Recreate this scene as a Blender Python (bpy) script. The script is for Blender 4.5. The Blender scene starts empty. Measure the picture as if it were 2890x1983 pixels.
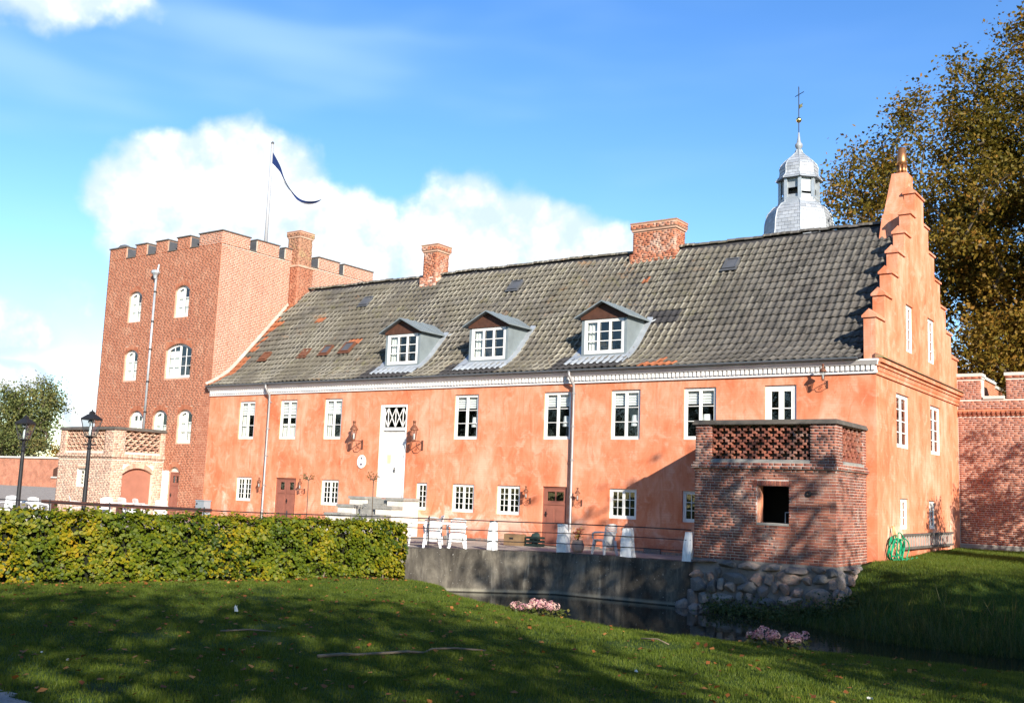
import bpy, bmesh, math, random
import numpy as np
from mathutils import Vector, Matrix, noise as mnoise
from mathutils.geometry import tessellate_polygon

random.seed(7)
rng = np.random.default_rng(11)
scene = bpy.context.scene
COL = scene.collection

# ------------------------------------------------------------------ camera
CAM = Vector((8.2263, -29.0885, 1.7269))
YAW, PITCH, ROLL = -0.617268, 0.134720, 0.036814
_f = Vector((math.sin(YAW)*math.cos(PITCH), math.cos(YAW)*math.cos(PITCH), math.sin(PITCH)))
_r = Vector((math.cos(YAW), -math.sin(YAW), 0))
_u = _r.cross(_f)
_r2 = math.cos(ROLL)*_r + math.sin(ROLL)*_u
_u2 = -math.sin(ROLL)*_r + math.cos(ROLL)*_u
cam_data = bpy.data.cameras.new('camera')
cam_data.sensor_width = 36.0
cam_data.lens = 36.0*2916.42/2890.0
cam_data.clip_start = 0.1
cam_data.clip_end = 3000
cam = bpy.data.objects.new('camera', cam_data)
cam.matrix_world = Matrix(((_r2.x, _u2.x, -_f.x, CAM.x), (_r2.y, _u2.y, -_f.y, CAM.y), (_r2.z, _u2.z, -_f.z, CAM.z), (0, 0, 0, 1)))
COL.objects.link(cam)
scene.camera = cam

# ------------------------------------------------------------------ light
SUN = Vector((1.35, -1.0, 0.72)).normalized()
EL = math.asin(SUN.z)
AZ = math.atan2(SUN.x, SUN.y)
EXPOSURE = 0.95
SUN_STRENGTH = 5.0
SKY_STRENGTH = 0.12
scene.view_settings.view_transform = 'Standard'
scene.view_settings.look = 'None'
scene.view_settings.exposure = EXPOSURE
scene.view_settings.gamma = 1.0
scene.cycles.max_bounces = 6
scene.cycles.diffuse_bounces = 3
scene.cycles.glossy_bounces = 3
scene.cycles.transmission_bounces = 4
scene.cycles.transparent_max_bounces = 8
scene.cycles.caustics_reflective = False
scene.cycles.caustics_refractive = False
sl = bpy.data.lights.new('sun', 'SUN')
sl.energy = SUN_STRENGTH
sl.angle = math.radians(0.53)
sl.color = (1.0, 0.93, 0.82)
so = bpy.data.objects.new('sun', sl)
so.rotation_euler = SUN.to_track_quat('Z', 'Y').to_euler()
so.location = (30, -30, 40)
COL.objects.link(so)

# ------------------------------------------------------------------ node helpers
class NT:
    def __init__(self, nt):
        self.nt = nt
    def n(self, typ, ins=None, **props):
        nd = self.nt.nodes.new(typ)
        for k, v in props.items():
            setattr(nd, k, v)
        for k, v in (ins or {}).items():
            self.put(nd.inputs[k], v)
        return nd
    def put(self, sock, v):
        if isinstance(v, bpy.types.NodeSocket):
            self.nt.links.new(v, sock)
        elif isinstance(v, bpy.types.Node):
            self.nt.links.new(v.outputs[0], sock)
        else:
            if isinstance(v, (tuple, list)) and len(v) == 3 and sock.type == 'RGBA':
                v = (*v, 1.0)
            sock.default_value = v
    def m(self, op, a, b=None, c=None, clamp=False):
        nd = self.nt.nodes.new('ShaderNodeMath'); nd.operation = op; nd.use_clamp = clamp
        self.put(nd.inputs[0], a)
        if b is not None: self.put(nd.inputs[1], b)
        if c is not None: self.put(nd.inputs[2], c)
        return nd.outputs[0]
    def mix(self, fac, a, b, mode='MIX'):
        nd = self.nt.nodes.new('ShaderNodeMix'); nd.data_type = 'RGBA'; nd.blend_type = mode; nd.clamp_factor = True
        self.put(nd.inputs[0], fac); self.put(nd.inputs[6], a); self.put(nd.inputs[7], b)
        return nd.outputs[2]
    def ramp(self, fac, stops, interp='LINEAR'):
        nd = self.nt.nodes.new('ShaderNodeValToRGB'); nd.color_ramp.interpolation = interp
        els = nd.color_ramp.elements
        while len(els) < len(stops): els.new(0.5)
        for e, (p, c) in zip(els, stops):
            e.position = p
            e.color = (*c, 1) if isinstance(c, (tuple, list)) else (c, c, c, 1)
        self.put(nd.inputs[0], fac)
        return nd.outputs[0]
    def rng(self, v, a, b, c=0.0, d=1.0, smooth=False):
        nd = self.nt.nodes.new('ShaderNodeMapRange'); nd.clamp = True
        if smooth: nd.interpolation_type = 'SMOOTHSTEP'
        self.put(nd.inputs[0], v); self.put(nd.inputs[1], a); self.put(nd.inputs[2], b); self.put(nd.inputs[3], c); self.put(nd.inputs[4], d)
        return nd.outputs[0]
    def noise(self, vec, scale, detail=4, rough=0.55, dist=0.0):
        nd = self.nt.nodes.new('ShaderNodeTexNoise')
        self.put(nd.inputs['Vector'], vec); nd.inputs['Scale'].default_value = scale
        nd.inputs['Detail'].default_value = detail; nd.inputs['Roughness'].default_value = rough; nd.inputs['Distortion'].default_value = dist
        return nd.outputs['Fac']
    def mapv(self, vec, scale=(1, 1, 1), loc=(0, 0, 0), rot=(0, 0, 0)):
        nd = self.nt.nodes.new('ShaderNodeMapping')
        self.put(nd.inputs[0], vec); nd.inputs[1].default_value = loc; nd.inputs[2].default_value = rot; nd.inputs[3].default_value = scale
        return nd.outputs[0]

# ------------------------------------------------------------------ world: sky and clouds
world = bpy.data.worlds.new('World'); scene.world = world; world.use_nodes = True
wt = world.node_tree; wt.nodes.clear(); W = NT(wt)
sky = wt.nodes.new('ShaderNodeTexSky'); sky.sky_type = 'NISHITA'; sky.sun_disc = False
sky.sun_elevation = EL; sky.sun_rotation = AZ
sky.air_density = 1.0; sky.dust_density = 0.05; sky.ozone_density = 2.2
tc = wt.nodes.new('ShaderNodeTexCoord')
dirv = tc.outputs['Generated']
sep = W.n('ShaderNodeSeparateXYZ', {0: dirv})
az = W.m('ARCTAN2', sep.outputs[0], sep.outputs[1])
el = W.m('ARCSINE', sep.outputs[2])
az = W.m('MULTIPLY', az, 180/math.pi); el = W.m('MULTIPLY', el, 180/math.pi)
ae = W.n('ShaderNodeCombineXYZ', {0: az, 1: el, 2: 0.0}).outputs[0]
def blob(a0, e0, wa, we):
    nd0 = W.n('ShaderNodeVectorMath', {0: ae, 1: (1/wa, 1/we, 0), 2: (-a0/wa, -e0/we, 0)}, operation='MULTIPLY_ADD')
    nd = W.n('ShaderNodeVectorMath', {0: nd0.outputs[0]}, operation='LENGTH')
    return nd.outputs['Value']
CLOUDS = [(-54.4, 15.2, 3.9, 2.7), (-50.6, 15.4, 4.4, 3.3), (-52.0, 11.6, 4.6, 2.2),
          (-44.4, 12.6, 4.2, 3.5), (-38.4, 12.6, 5.6, 4.0), (-32.0, 11.8, 6.2, 3.4), (-42.0, 8.0, 14.0, 4.2),
          (-62.6, 25.2, 6.5, 3.2), (-63.2, 6.9, 3.4, 1.5), (-62.6, 4.9, 3.0, 0.9), (-57.2, 3.2, 1.5, 1.2), (-61.5, 0.0, 4.0, 0.9),
          (-84, 14, 12, 5), (-112, 11, 14, 5), (-9, 5.0, 6, 2.6), (30, 12, 14, 5), (75, 9, 14, 5), (160, 12, 18, 6)]
dens = None
for c in CLOUDS:
    b = blob(*c)
    dens = b if dens is None else W.m('MINIMUM', dens, b)
dens = W.m('SUBTRACT', 1.0, dens)
n1 = W.noise(dirv, 9.0, 3, 0.6)
n2 = W.noise(dirv, 24.0, 4, 0.56)
nn = W.m('ADD', W.m('MULTIPLY', W.m('SUBTRACT', n1, 0.5), 1.25), W.m('MULTIPLY', W.m('SUBTRACT', n2, 0.5), 0.50))
cd = W.rng(W.m('ADD', dens, nn), -0.16, 0.16, 0, 1, True)
# thin high cirrus streaks running down to the right
cir = W.noise(W.mapv(dirv, (1.6, 1.6, 7.0), (0, 0, 0), (0.0, math.radians(-24), math.radians(20))), 1.5, 3, 0.55)
cirr = W.m('MULTIPLY', W.rng(cir, 0.46, 0.80, 0, 0.50, True), W.rng(az, -22.0, -46.0, 0.25, 1.0, True))
cshade = W.rng(W.m('ADD', n2, W.m('MULTIPLY', dens, 0.30)), 0.46, 0.74, 0, 1, True)
hsv = W.n('ShaderNodeHueSaturation', {'Hue': 0.510, 'Saturation': 1.28, 'Value': 1.08, 'Color': sky.outputs[0]})
CL = 5.2
cloudc = W.mix(cshade, (CL*0.66, CL*0.80, CL*1.0), (CL*1.05, CL*1.10, CL*1.15))
c1 = W.mix(cirr, hsv.outputs[0], (CL*0.50, CL*0.76, CL*1.05))
c2 = W.mix(W.m('MULTIPLY', cd, 0.97), c1, cloudc)
bg = W.n('ShaderNodeBackground', {'Color': c2, 'Strength': SKY_STRENGTH})
wo = W.n('ShaderNodeOutputWorld', {0: bg.outputs[0]})

# ------------------------------------------------------------------ object helpers
def link(o, parent=None):
    COL.objects.link(o)
    if parent is not None: o.parent = parent
    return o
def tag(o, label=None, cat=None, group=None, kind=None):
    if label: o['label'] = label
    if cat: o['category'] = cat
    if group: o['group'] = group
    if kind: o['kind'] = kind
    return o
def thing(name, label, cat, loc=(0, 0, 0), rz=0.0, group=None):
    o = bpy.data.objects.new(name, None); o.empty_display_size = 0.2
    o.location = loc; o.rotation_euler = (0, 0, rz)
    COL.objects.link(o)
    return tag(o, label, cat, group)
def copy_tree(o, parent=None):
    c = o.copy(); COL.objects.link(c); c.parent = parent
    for ch in list(o.children): copy_tree(ch, c)
    return c
class FR:
    """a wall frame: u along the wall, v up, n outward"""
    def __init__(self, o, u, v=(0, 0, 1)):
        self.o = Vector(o); self.u = Vector(u); self.v = Vector(v); self.n = self.u.cross(self.v)
    def p(self, a, b, d=0.0):
        return self.o + self.u*a + self.v*b + self.n*d
class MB:
    def __init__(self):
        self.v = []; self.f = []; self.c = []
    def add(self, vs, fs, c=0.0):
        k = len(self.v); self.v.extend([tuple(x) for x in vs])
        for f in fs:
            self.f.append(tuple(i+k for i in f)); self.c.append(c)
        return self
    def quad(self, a, b, c, d, col=0.0): return self.add((a, b, c, d), ((0, 1, 2, 3),), col)
    def poly(self, pts, col=0.0): return self.add(pts, (tuple(range(len(pts))),), col)
    BF = ((0, 3, 2, 1), (4, 5, 6, 7), (0, 1, 5, 4), (1, 2, 6, 5), (2, 3, 7, 6), (3, 0, 4, 7))
    def box(self, x0, x1, y0, y1, z0, z1, c=0.0):
        return self.add(((x0, y0, z0), (x1, y0, z0), (x1, y1, z0), (x0, y1, z0), (x0, y0, z1), (x1, y0, z1), (x1, y1, z1), (x0, y1, z1)), self.BF, c)
    def fbox(self, F, a0, a1, b0, b1, d0, d1, c=0.0):
        P = F.p
        return self.add((P(a0, b0, d0), P(a1, b0, d0), P(a1, b1, d0), P(a0, b1, d0), P(a0, b0, d1), P(a1, b0, d1), P(a1, b1, d1), P(a0, b1, d1)), self.BF, c)
    def bar(self, p, q, w, h, up=(0, 0, 1), c=0.0):
        p = Vector(p); q = Vector(q); t = (q-p).normalized(); s = t.cross(Vector(up))
        if s.length < 1e-4: s = t.cross(Vector((1, 0, 0)))
        s.normalize(); n = s.cross(t)
        s *= w/2; n *= h/2
        return self.add((p-s-n, p+s-n, p+s+n, p-s+n, q-s-n, q+s-n, q+s+n, q-s+n), self.BF, c)
    def tube(self, pts, rad, n=8, cap=True, c=0.0):
        pts = [Vector(p) for p in pts]
        if not isinstance(rad, (list, tuple)): rad = [rad]*len(pts)
        k0 = len(self.v); ref = None
        for i, p in enumerate(pts):
            t = (pts[min(i+1, len(pts)-1)]-pts[max(i-1, 0)]).normalized()
            if ref is None:
                ref = t.orthogonal().normalized()
            else:
                ref = (ref - t*ref.dot(t)).normalized()
            b = t.cross(ref)
            for j in range(n):
                a = 2*math.pi*j/n
                self.v.append(tuple(p + (ref*math.cos(a) + b*math.sin(a))*rad[i]))
        for i in range(len(pts)-1):
            for j in range(n):
                a = k0+i*n+j; b2 = k0+i*n+(j+1) % n
                self.f.append((a, b2, b2+n, a+n)); self.c.append(c)
        if cap:
            self.f.append(tuple(k0+j for j in reversed(range(n)))); self.c.append(c)
            self.f.append(tuple(k0+(len(pts)-1)*n+j for j in range(n))); self.c.append(c)
        return self
    def lathe(self, prof, cx, cy, n=12, rot=0.0, c=0.0, cap=True):
        k0 = len(self.v)
        for r, z in prof:
            for j in range(n):
                a = rot+2*math.pi*j/n
                self.v.append((cx+r*math.cos(a), cy+r*math.sin(a), z))
        for i in range(len(prof)-1):
            for j in range(n):
                a = k0+i*n+j; b = k0+i*n+(j+1) % n
                self.f.append((a, b, b+n, a+n)); self.c.append(c)
        if cap:
            self.f.append(tuple(k0+j for j in reversed(range(n)))); self.c.append(c)
            self.f.append(tuple(k0+(len(prof)-1)*n+j for j in range(n))); self.c.append(c)
        return self
    def mesh(self, name, mat, smooth=False):
        me = bpy.data.meshes.new(name)
        me.from_pydata(self.v, [], self.f)
        if any(self.c):
            at = me.color_attributes.new('Col', 'FLOAT_COLOR', 'CORNER')
            arr = np.zeros((len(me.loops), 4), np.float32); arr[:, 3] = 1
            cnt = np.array([len(f) for f in self.f]); arr[:, 0] = np.repeat(np.array(self.c, np.float32), cnt)
            at.data.foreach_set('color', arr.ravel())
        if mat: me.materials.append(MAT[mat])
        if smooth:
            me.polygons.foreach_set('use_smooth', [True]*len(me.polygons))
        return me
    def build(self, name, mat, parent=None, smooth=False, kind=None):
        o = bpy.data.objects.new(name, self.mesh(name, mat, smooth))
        link(o, parent)
        if kind: o['kind'] = kind
        return o
def np_mesh(name, V, F, mat, col=None, smooth=False):
    """fast mesh: V (n,3), F (m,k) same-size faces, col (m,) per-face value"""
    me = bpy.data.meshes.new(name); n = len(V); m, k = F.shape
    me.vertices.add(n); me.vertices.foreach_set('co', np.asarray(V, np.float32).ravel())
    me.loops.add(m*k); me.loops.foreach_set('vertex_index', F.astype(np.int32).ravel())
    me.polygons.add(m); me.polygons.foreach_set('loop_start', np.arange(0, m*k, k, dtype=np.int32))
    me.update(calc_edges=True)
    if col is not None:
        at = me.color_attributes.new('Col', 'FLOAT_COLOR', 'CORNER')
        arr = np.zeros((m*k, 4), np.float32); arr[:, 3] = 1
        arr[:, 0] = np.repeat(col.astype(np.float32), k); at.data.foreach_set('color', arr.ravel())
    if smooth: me.polygons.foreach_set('use_smooth', [True]*m)
    me.materials.append(MAT[mat])
    return me
def put(name, me, loc=(0, 0, 0), parent=None, rot=None, scale=None):
    o = bpy.data.objects.new(name, me); o.location = loc
    if rot: o.rotation_euler = rot
    if scale: o.scale = scale
    return link(o, parent)

# ------------------------------------------------------------------ materials
MAT = {}
def mat(name):
    m = bpy.data.materials.new(name); m.use_nodes = True; m.node_tree.nodes.clear()
    MAT[name] = m; t = NT(m.node_tree)
    t.out = t.n('ShaderNodeOutputMaterial')
    return t
def princ(t, col, rough=0.8, metal=0.0, spec=0.3, bump=None, bstr=0.4, bdist=0.01, **extra):
    p = t.n('ShaderNodeBsdfPrincipled')
    t.put(p.inputs['Base Color'], col); t.put(p.inputs['Roughness'], rough); t.put(p.inputs['Metallic'], metal)
    t.put(p.inputs['Specular IOR Level'], spec)
    for k, v in extra.items(): t.put(p.inputs[k], v)
    if bump is not None:
        b = t.n('ShaderNodeBump', {'Height': bump, 'Strength': bstr, 'Distance': bdist})
        t.put(p.inputs['Normal'], b.outputs[0])
    t.put(t.out.inputs[0], p.outputs[0])
    return p
def pos(t): return t.n('ShaderNodeNewGeometry').outputs['Position']
def tint(t):
    a = t.n('ShaderNodeAttribute', attribute_name='Col'); s = t.n('ShaderNodeSeparateColor', {0: a.outputs['Color']})
    oi = t.n('ShaderNodeObjectInfo')
    return t.m('FRACT', t.m('ADD', s.outputs[0], oi.outputs['Random']))
def simple(name, col, rough=0.7, metal=0.0, var=0.25, scale=6.0, spec=0.3, bstr=0.2):
    t = mat(name); P = pos(t); n = t.noise(P, scale, 6, 0.6)
    f = t.rng(n, 0.25, 0.75, 1-var, 1+var*0.6)
    c = t.mix(1.0, col, t.n('ShaderNodeCombineColor', {0: f, 1: f, 2: f}).outputs[0], 'MULTIPLY')
    princ(t, c, rough, metal, spec, bump=t.noise(P, scale*9, 4, 0.6), bstr=bstr)
    return t
def wall_uv(t):
    """(u, z) on a wall facing x or y, from the position and the true normal"""
    g = t.n('ShaderNodeNewGeometry'); sn = t.n('ShaderNodeSeparateXYZ', {0: g.outputs['True Normal']}); sp = t.n('ShaderNodeSeparateXYZ', {0: g.outputs['Position']})
    fx = t.m('GREATER_THAN', t.m('ABSOLUTE', sn.outputs[0]), 0.6)
    u = t.m('ADD', t.m('MULTIPLY', fx, sp.outputs[1]), t.m('MULTIPLY', t.m('SUBTRACT', 1.0, fx), sp.outputs[0]))
    return t.n('ShaderNodeCombineXYZ', {0: u, 1: sp.outputs[2], 2: 0.0}).outputs[0], sp, g.outputs['Position']

# limewashed facade
def limewash(name, shift=0.0):
    t = mat(name); uv, sp, P = wall_uv(t)
    big = t.noise(P, 0.55, 4, 0.6, 0.4)
    mid = t.noise(P, 2.3, 5, 0.65, 0.8)
    stre = t.noise(t.mapv(P, (1.6, 1.6, 0.55)), 1.5, 5, 0.62, 0.9)
    c = t.ramp(t.m('ADD', t.m('MULTIPLY', big, 0.60), t.m('MULTIPLY', stre, 0.40)), [(0.34, (0.50, 0.132, 0.058)), (0.43, (0.60, 0.190, 0.092)), (0.52, (0.66, 0.250, 0.138)), (0.64, (0.73, 0.365, 0.245))])
    c = t.mix(t.rng(mid, 0.49, 0.72, 0, 0.55, True), c, (0.75, 0.415, 0.285))
    drp = t.noise(t.mapv(P, (3.4, 3.4, 0.22)), 1.0, 4, 0.6, 0.5)
    c = t.mix(t.m('MULTIPLY', t.rng(drp, 0.55, 0.68, 0, 0.5, True), t.rng(big, 0.40, 0.58)), c, (0.50, 0.150, 0.070))
    c = t.mix(t.rng(t.noise(t.mapv(P, (1.7, 1.7, 0.8)), 0.9, 5, 0.7, 2.2), 0.55, 0.68, 0, 0.55, True), c, (0.52, 0.155, 0.072))
    # salt-bleached plaster low on the wall, patchy
    low = t.rng(sp.outputs[2], 2.1, 0.5, 0.0, 1.0, True)
    pat = t.noise(P, 0.75, 5, 0.66, 0.5)
    c = t.mix(t.m('MULTIPLY', t.rng(t.m('ADD', pat, t.m('MULTIPLY', low, 0.16)), 0.66, 0.78, 0, 0.85, True), t.rng(low, 0.0, 0.5, 0.0, 1.0)), c, (0.76, 0.52, 0.40))
    foot = t.m('MULTIPLY', t.rng(sp.outputs[2], 1.0, 0.1, 0, 0.75, True), t.rng(t.noise(P, 1.7, 4, 0.7), 0.32, 0.55))
    c = t.mix(foot, c, (0.42, 0.115, 0.06))
    br = t.n('ShaderNodeTexBrick', {'Vector': uv, 'Scale': 1.0, 'Mortar Size': 0.007, 'Mortar Smooth': 0.6, 'Brick Width': 0.24, 'Row Height': 0.077})
    br.offset = 0.5
    hb = t.m('ADD', t.m('MULTIPLY', br.outputs['Fac'], -0.55), t.m('MULTIPLY', t.noise(P, 22, 6, 0.65), 1.1))
    c = t.mix(t.m('MULTIPLY', br.outputs['Fac'], t.rng(mid, 0.4, 0.62, 0.0, 0.30)), c, (0.42, 0.12, 0.06))
    princ(t, c, 0.92, 0, 0.15, bump=hb, bstr=0.30, bdist=0.012)
limewash('limewash')

# real bricks carrying their own tint
def brick_mat(name, stops, lichen=None, lich_amt=0.5, soot=None):
    t = mat(name); P = pos(t); v = tint(t)
    c = t.ramp(v, stops)
    n = t.noise(P, 34, 4, 0.6)
    k = t.rng(n, 0.3, 0.7, 0.75, 1.15)
    c = t.mix(1.0, c, t.n('ShaderNodeCombineColor', {0: k, 1: k, 2: k}).outputs[0], 'MULTIPLY')
    if lichen:
        c = t.mix(t.rng(t.noise(P, 1.5, 7, 0.7, 0.6), 0.50, 0.66, 0, lich_amt, True), c, lichen)
    if soot:
        c = t.mix(t.rng(t.noise(P, 0.9, 7, 0.72, 0.8), 0.52, 0.68, 0, 0.6, True), c, soot)
    princ(t, c, 0.92, 0, 0.2, bump=t.noise(P, 60, 5, 0.7), bstr=0.5, bdist=0.006)
BR_RED = [(0.0, (0.15, 0.055, 0.040)), (0.3, (0.26, 0.090, 0.058)), (0.6, (0.34, 0.130, 0.080)), (0.85, (0.26, 0.078, 0.052)), (1.0, (0.22, 0.11, 0.085))]
BR_ORANGE = [(0.0, (0.30, 0.095, 0.050)), (0.35, (0.37, 0.130, 0.070)), (0.7, (0.42, 0.160, 0.088)), (1.0, (0.33, 0.108, 0.058))]
BR_PALE = [(0.0, (0.40, 0.22, 0.15)), (0.4, (0.54, 0.34, 0.24)), (0.75, (0.62, 0.42, 0.30)), (1.0, (0.32, 0.17, 0.12))]
brick_mat('brick_bastion', BR_RED, (0.30, 0.25, 0.21), 0.55, (0.075, 0.045, 0.038))
brick_mat('brick_tower', BR_ORANGE, (0.50, 0.27, 0.17), 0.5, (0.27, 0.080, 0.045))
brick_mat('brick_tower_side', [(0.0, (0.38, 0.140, 0.080)), (0.5, (0.47, 0.195, 0.120)), (1.0, (0.42, 0.160, 0.092))], (0.52, 0.26, 0.165), 0.35)
brick_mat('brick_wall', [(0.0, (0.25, 0.080, 0.048)), (0.4, (0.36, 0.128, 0.075)), (0.8, (0.41, 0.160, 0.095)), (1.0, (0.28, 0.11, 0.08))], (0.40, 0.19, 0.12), 0.4, (0.16, 0.06, 0.04))
brick_mat('brick_chimney', [(0.0, (0.28, 0.08, 0.045)), (0.4, (0.44, 0.15, 0.075)), (0.8, (0.50, 0.20, 0.11)), (1.0, (0.38, 0.2, 0.14))], (0.55, 0.47, 0.38), 0.6)
brick_mat('brick_mossy', [(0.0, (0.28, 0.12, 0.07)), (0.5, (0.40, 0.20, 0.12)), (1.0, (0.33, 0.17, 0.1))], (0.34, 0.27, 0.12), 0.8)
brick_mat('brick_pale', BR_PALE, (0.40, 0.33, 0.25), 0.5)
def mortar(name, col, col2):
    t = mat(name); P = pos(t)
    c = t.mix(t.rng(t.noise(P, 1.6, 6, 0.7), 0.35, 0.65), col, col2)
    princ(t, c, 0.95, 0, 0.1, bump=t.noise(P, 80, 4, 0.7), bstr=0.4, bdist=0.004)
mortar('mortar', (0.46, 0.40, 0.35), (0.64, 0.58, 0.52))
mortar('mortar_pale', (0.60, 0.50, 0.40), (0.72, 0.62, 0.52))
mortar('mortar_red', (0.43, 0.25, 0.17), (0.55, 0.36, 0.26))
mortar('mortar_grey', (0.10, 0.09, 0.08), (0.24, 0.21, 0.185))
mortar('mortar_verge', (0.30, 0.26, 0.21), (0.46, 0.40, 0.33))
mortar('pale_stain', (0.62, 0.52, 0.44), (0.70, 0.40, 0.28))
def brick_tex(name, a, b, mo, w=0.25, h=0.077):
    t = mat(name); uv, sp, P = wall_uv(t)
    br = t.n('ShaderNodeTexBrick', {'Vector': uv, 'Color1': a, 'Color2': b, 'Mortar': mo, 'Scale': 1.0, 'Mortar Size': 0.010, 'Mortar Smooth': 0.2, 'Bias': 0.0, 'Brick Width': w, 'Row Height': h})
    k = t.rng(t.noise(P, 0.9, 6, 0.65, 0.5), 0.3, 0.7, 0.7, 1.25)
    c = t.mix(1.0, br.outputs[0], t.n('ShaderNodeCombineColor', {0: k, 1: k, 2: k}).outputs[0], 'MULTIPLY')
    princ(t, c, 0.92, 0, 0.2, bump=t.m('MULTIPLY', br.outputs['Fac'], -1.0), bstr=0.6, bdist=0.01)
brick_tex('brick_far', (0.42, 0.14, 0.075), (0.52, 0.20, 0.11), (0.5, 0.34, 0.25))
brick_tex('brick_flat', (0.40, 0.12, 0.055), (0.52, 0.18, 0.08), (0.50, 0.29, 0.19))

# roof tiles
t = mat('roof_tile'); P = pos(t); v = tint(t)
sp = t.n('ShaderNodeSeparateXYZ', {0: P})
base = t.ramp(v, [(0.0, (0.060, 0.055, 0.049)), (0.4, (0.092, 0.084, 0.075)), (0.75, (0.125, 0.113, 0.098)), (1.0, (0.080, 0.070, 0.061))])
age = t.rng(sp.outputs[0], -3.0, -9.0, 0.0, 1.0, True)
base = t.mix(t.m('MULTIPLY', age, t.rng(t.noise(P, 0.8, 6, 0.65, 0.5), 0.38, 0.62, 0.1, 0.75)), base, (0.135, 0.118, 0.085))
lich = t.noise(t.mapv(P, (4.0, 0.28, 0.28)), 1.6, 7, 0.66, 0.2)
base = t.mix(t.m('MULTIPLY', t.rng(lich, 0.55, 0.70, 0, 0.6, True), t.m('ADD', 0.22, t.m('MULTIPLY', age, 0.78))), base, (0.32, 0.29, 0.215))
roll = t.rng(t.m('COSINE', t.m('MULTIPLY', t.m('SUBTRACT', sp.outputs[0], -28.43+0.06+0.245*0.80), 2*math.pi/0.245)), 0.35, 0.95, 0, 1, True)
broad = t.rng(t.noise(t.mapv(P, (0.5, 0.35, 0.35)), 1.0, 4, 0.6, 0.4), 0.42, 0.60, 0.0, 1.0, True)
base = t.mix(t.m('MULTIPLY', t.m('MULTIPLY', roll, broad), t.m('ADD', 0.12, t.m('MULTIPLY', age, 0.55))), base, (0.42, 0.385, 0.30))
base = t.mix(t.rng(t.noise(P, 9.0, 5, 0.75), 0.62, 0.74, 0, 0.7, True), base, (0.45, 0.43, 0.36))
base = t.mix(t.m('MULTIPLY', t.rng(t.noise(P, 0.9, 5, 0.7, 1.0), 0.60, 0.70, 0, 0.75, True), age), base, (0.22, 0.13, 0.07))
moss = t.m('MULTIPLY', t.rng(t.noise(P, 1.7, 6, 0.7, 0.6), 0.55, 0.68, 0, 0.5, True), age)
base = t.mix(moss, base, (0.13, 0.12, 0.05))
princ(t, base, 0.9, 0, 0.2, bump=t.noise(P, 30, 5, 0.7), bstr=0.4, bdist=0.01)
simple('roof_tile_orange', (0.33, 0.115, 0.052), 0.9, var=0.4)
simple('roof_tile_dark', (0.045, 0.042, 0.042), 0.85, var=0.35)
simple('white_paint', (0.80, 0.78, 0.74), 0.55, var=0.06, scale=3)
simple('white_frame', (0.78, 0.77, 0.72), 0.45, var=0.06, scale=3)
simple('cornice_white', (0.74, 0.71, 0.68), 0.8, var=0.14, scale=2.5)
simple('zinc', (0.235, 0.27, 0.275), 0.5, 0.25, var=0.22, scale=2.0)
simple('zinc_light', (0.42, 0.46, 0.48), 0.42, 0.35, var=0.25, scale=3.0)
simple('lead', (0.33, 0.355, 0.375), 0.5, 0.2, var=0.25, scale=3.0)
simple('pipe_grey', (0.33, 0.315, 0.30), 0.45, 0.4, var=0.2, scale=3.0)
simple('gutter_grey', (0.16, 0.18, 0.20), 0.5, 0.3, var=0.2)
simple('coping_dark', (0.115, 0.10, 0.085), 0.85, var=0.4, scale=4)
simple('coping_pale', (0.60, 0.57, 0.50), 0.9, var=0.25, scale=3)
simple('clad_dark', (0.085, 0.088, 0.095), 0.6, var=0.25, scale=3)
simple('copper', (0.50, 0.22, 0.09), 0.38, 0.8, var=0.3, scale=8, spec=0.5)
simple('copper_brown', (0.22, 0.095, 0.055), 0.5, 0.4, var=0.3, scale=12)
simple('gold', (0.85, 0.55, 0.18), 0.25, 1.0, var=0.1)
simple('iron', (0.02, 0.02, 0.022), 0.55, 0.2, var=0.2)
simple('iron_rust', (0.12, 0.05, 0.035), 0.8, 0.1, var=0.4, scale=9)
simple('door_brown', (0.265, 0.098, 0.066), 0.6, var=0.18, scale=4)
simple('gate_brown', (0.34, 0.140, 0.092), 0.7, var=0.15, scale=3)
simple('wood_brown', (0.085, 0.036, 0.022), 0.75, var=0.35, scale=7)
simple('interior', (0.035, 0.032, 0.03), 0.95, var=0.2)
simple('blind', (0.80, 0.79, 0.75), 0.9, var=0.08)
simple('curtain', (0.74, 0.72, 0.64), 0.95, var=0.12)
simple('plastic_white', (0.62, 0.62, 0.61), 0.38, var=0.04, spec=0.5)
simple('stair_plaster', (0.66, 0.60, 0.52), 0.9, var=0.2, scale=3)
simple('step_stone', (0.27, 0.26, 0.23), 0.9, var=0.35, scale=4)
simple('stone_white', (0.78, 0.77, 0.74), 0.85, var=0.12, scale=8, bstr=0.7)
simple('grey_box', (0.24, 0.28, 0.31), 0.5, var=0.1)
simple('cardboard', (0.20, 0.125, 0.065), 0.9, var=0.2)
simple('crate_green', (0.018, 0.035, 0.03), 0.6, var=0.3)
simple('terracotta', (0.42, 0.34, 0.28), 0.9, var=0.3)
simple('hose_green', (0.01, 0.30, 0.14), 0.4, var=0.2)
simple('rope_tan', (0.55, 0.34, 0.16), 0.9, var=0.2)
simple('ladder_grey', (0.36, 0.34, 0.31), 0.8, var=0.25, scale=6)
simple('flag_blue', (0.012, 0.03, 0.12), 0.85, var=0.1)
simple('flag_white', (0.80, 0.80, 0.80), 0.85, var=0.05)
simple('pole_white', (0.34, 0.34, 0.35), 0.5, var=0.05)
simple('bark', (0.115, 0.090, 0.065), 0.95, var=0.45, scale=5, bstr=0.8)
simple('bark_pale', (0.19, 0.145, 0.10), 0.95, var=0.3, scale=9)
simple('scrap_white', (0.78, 0.78, 0.76), 0.8, var=0.1)
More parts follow.
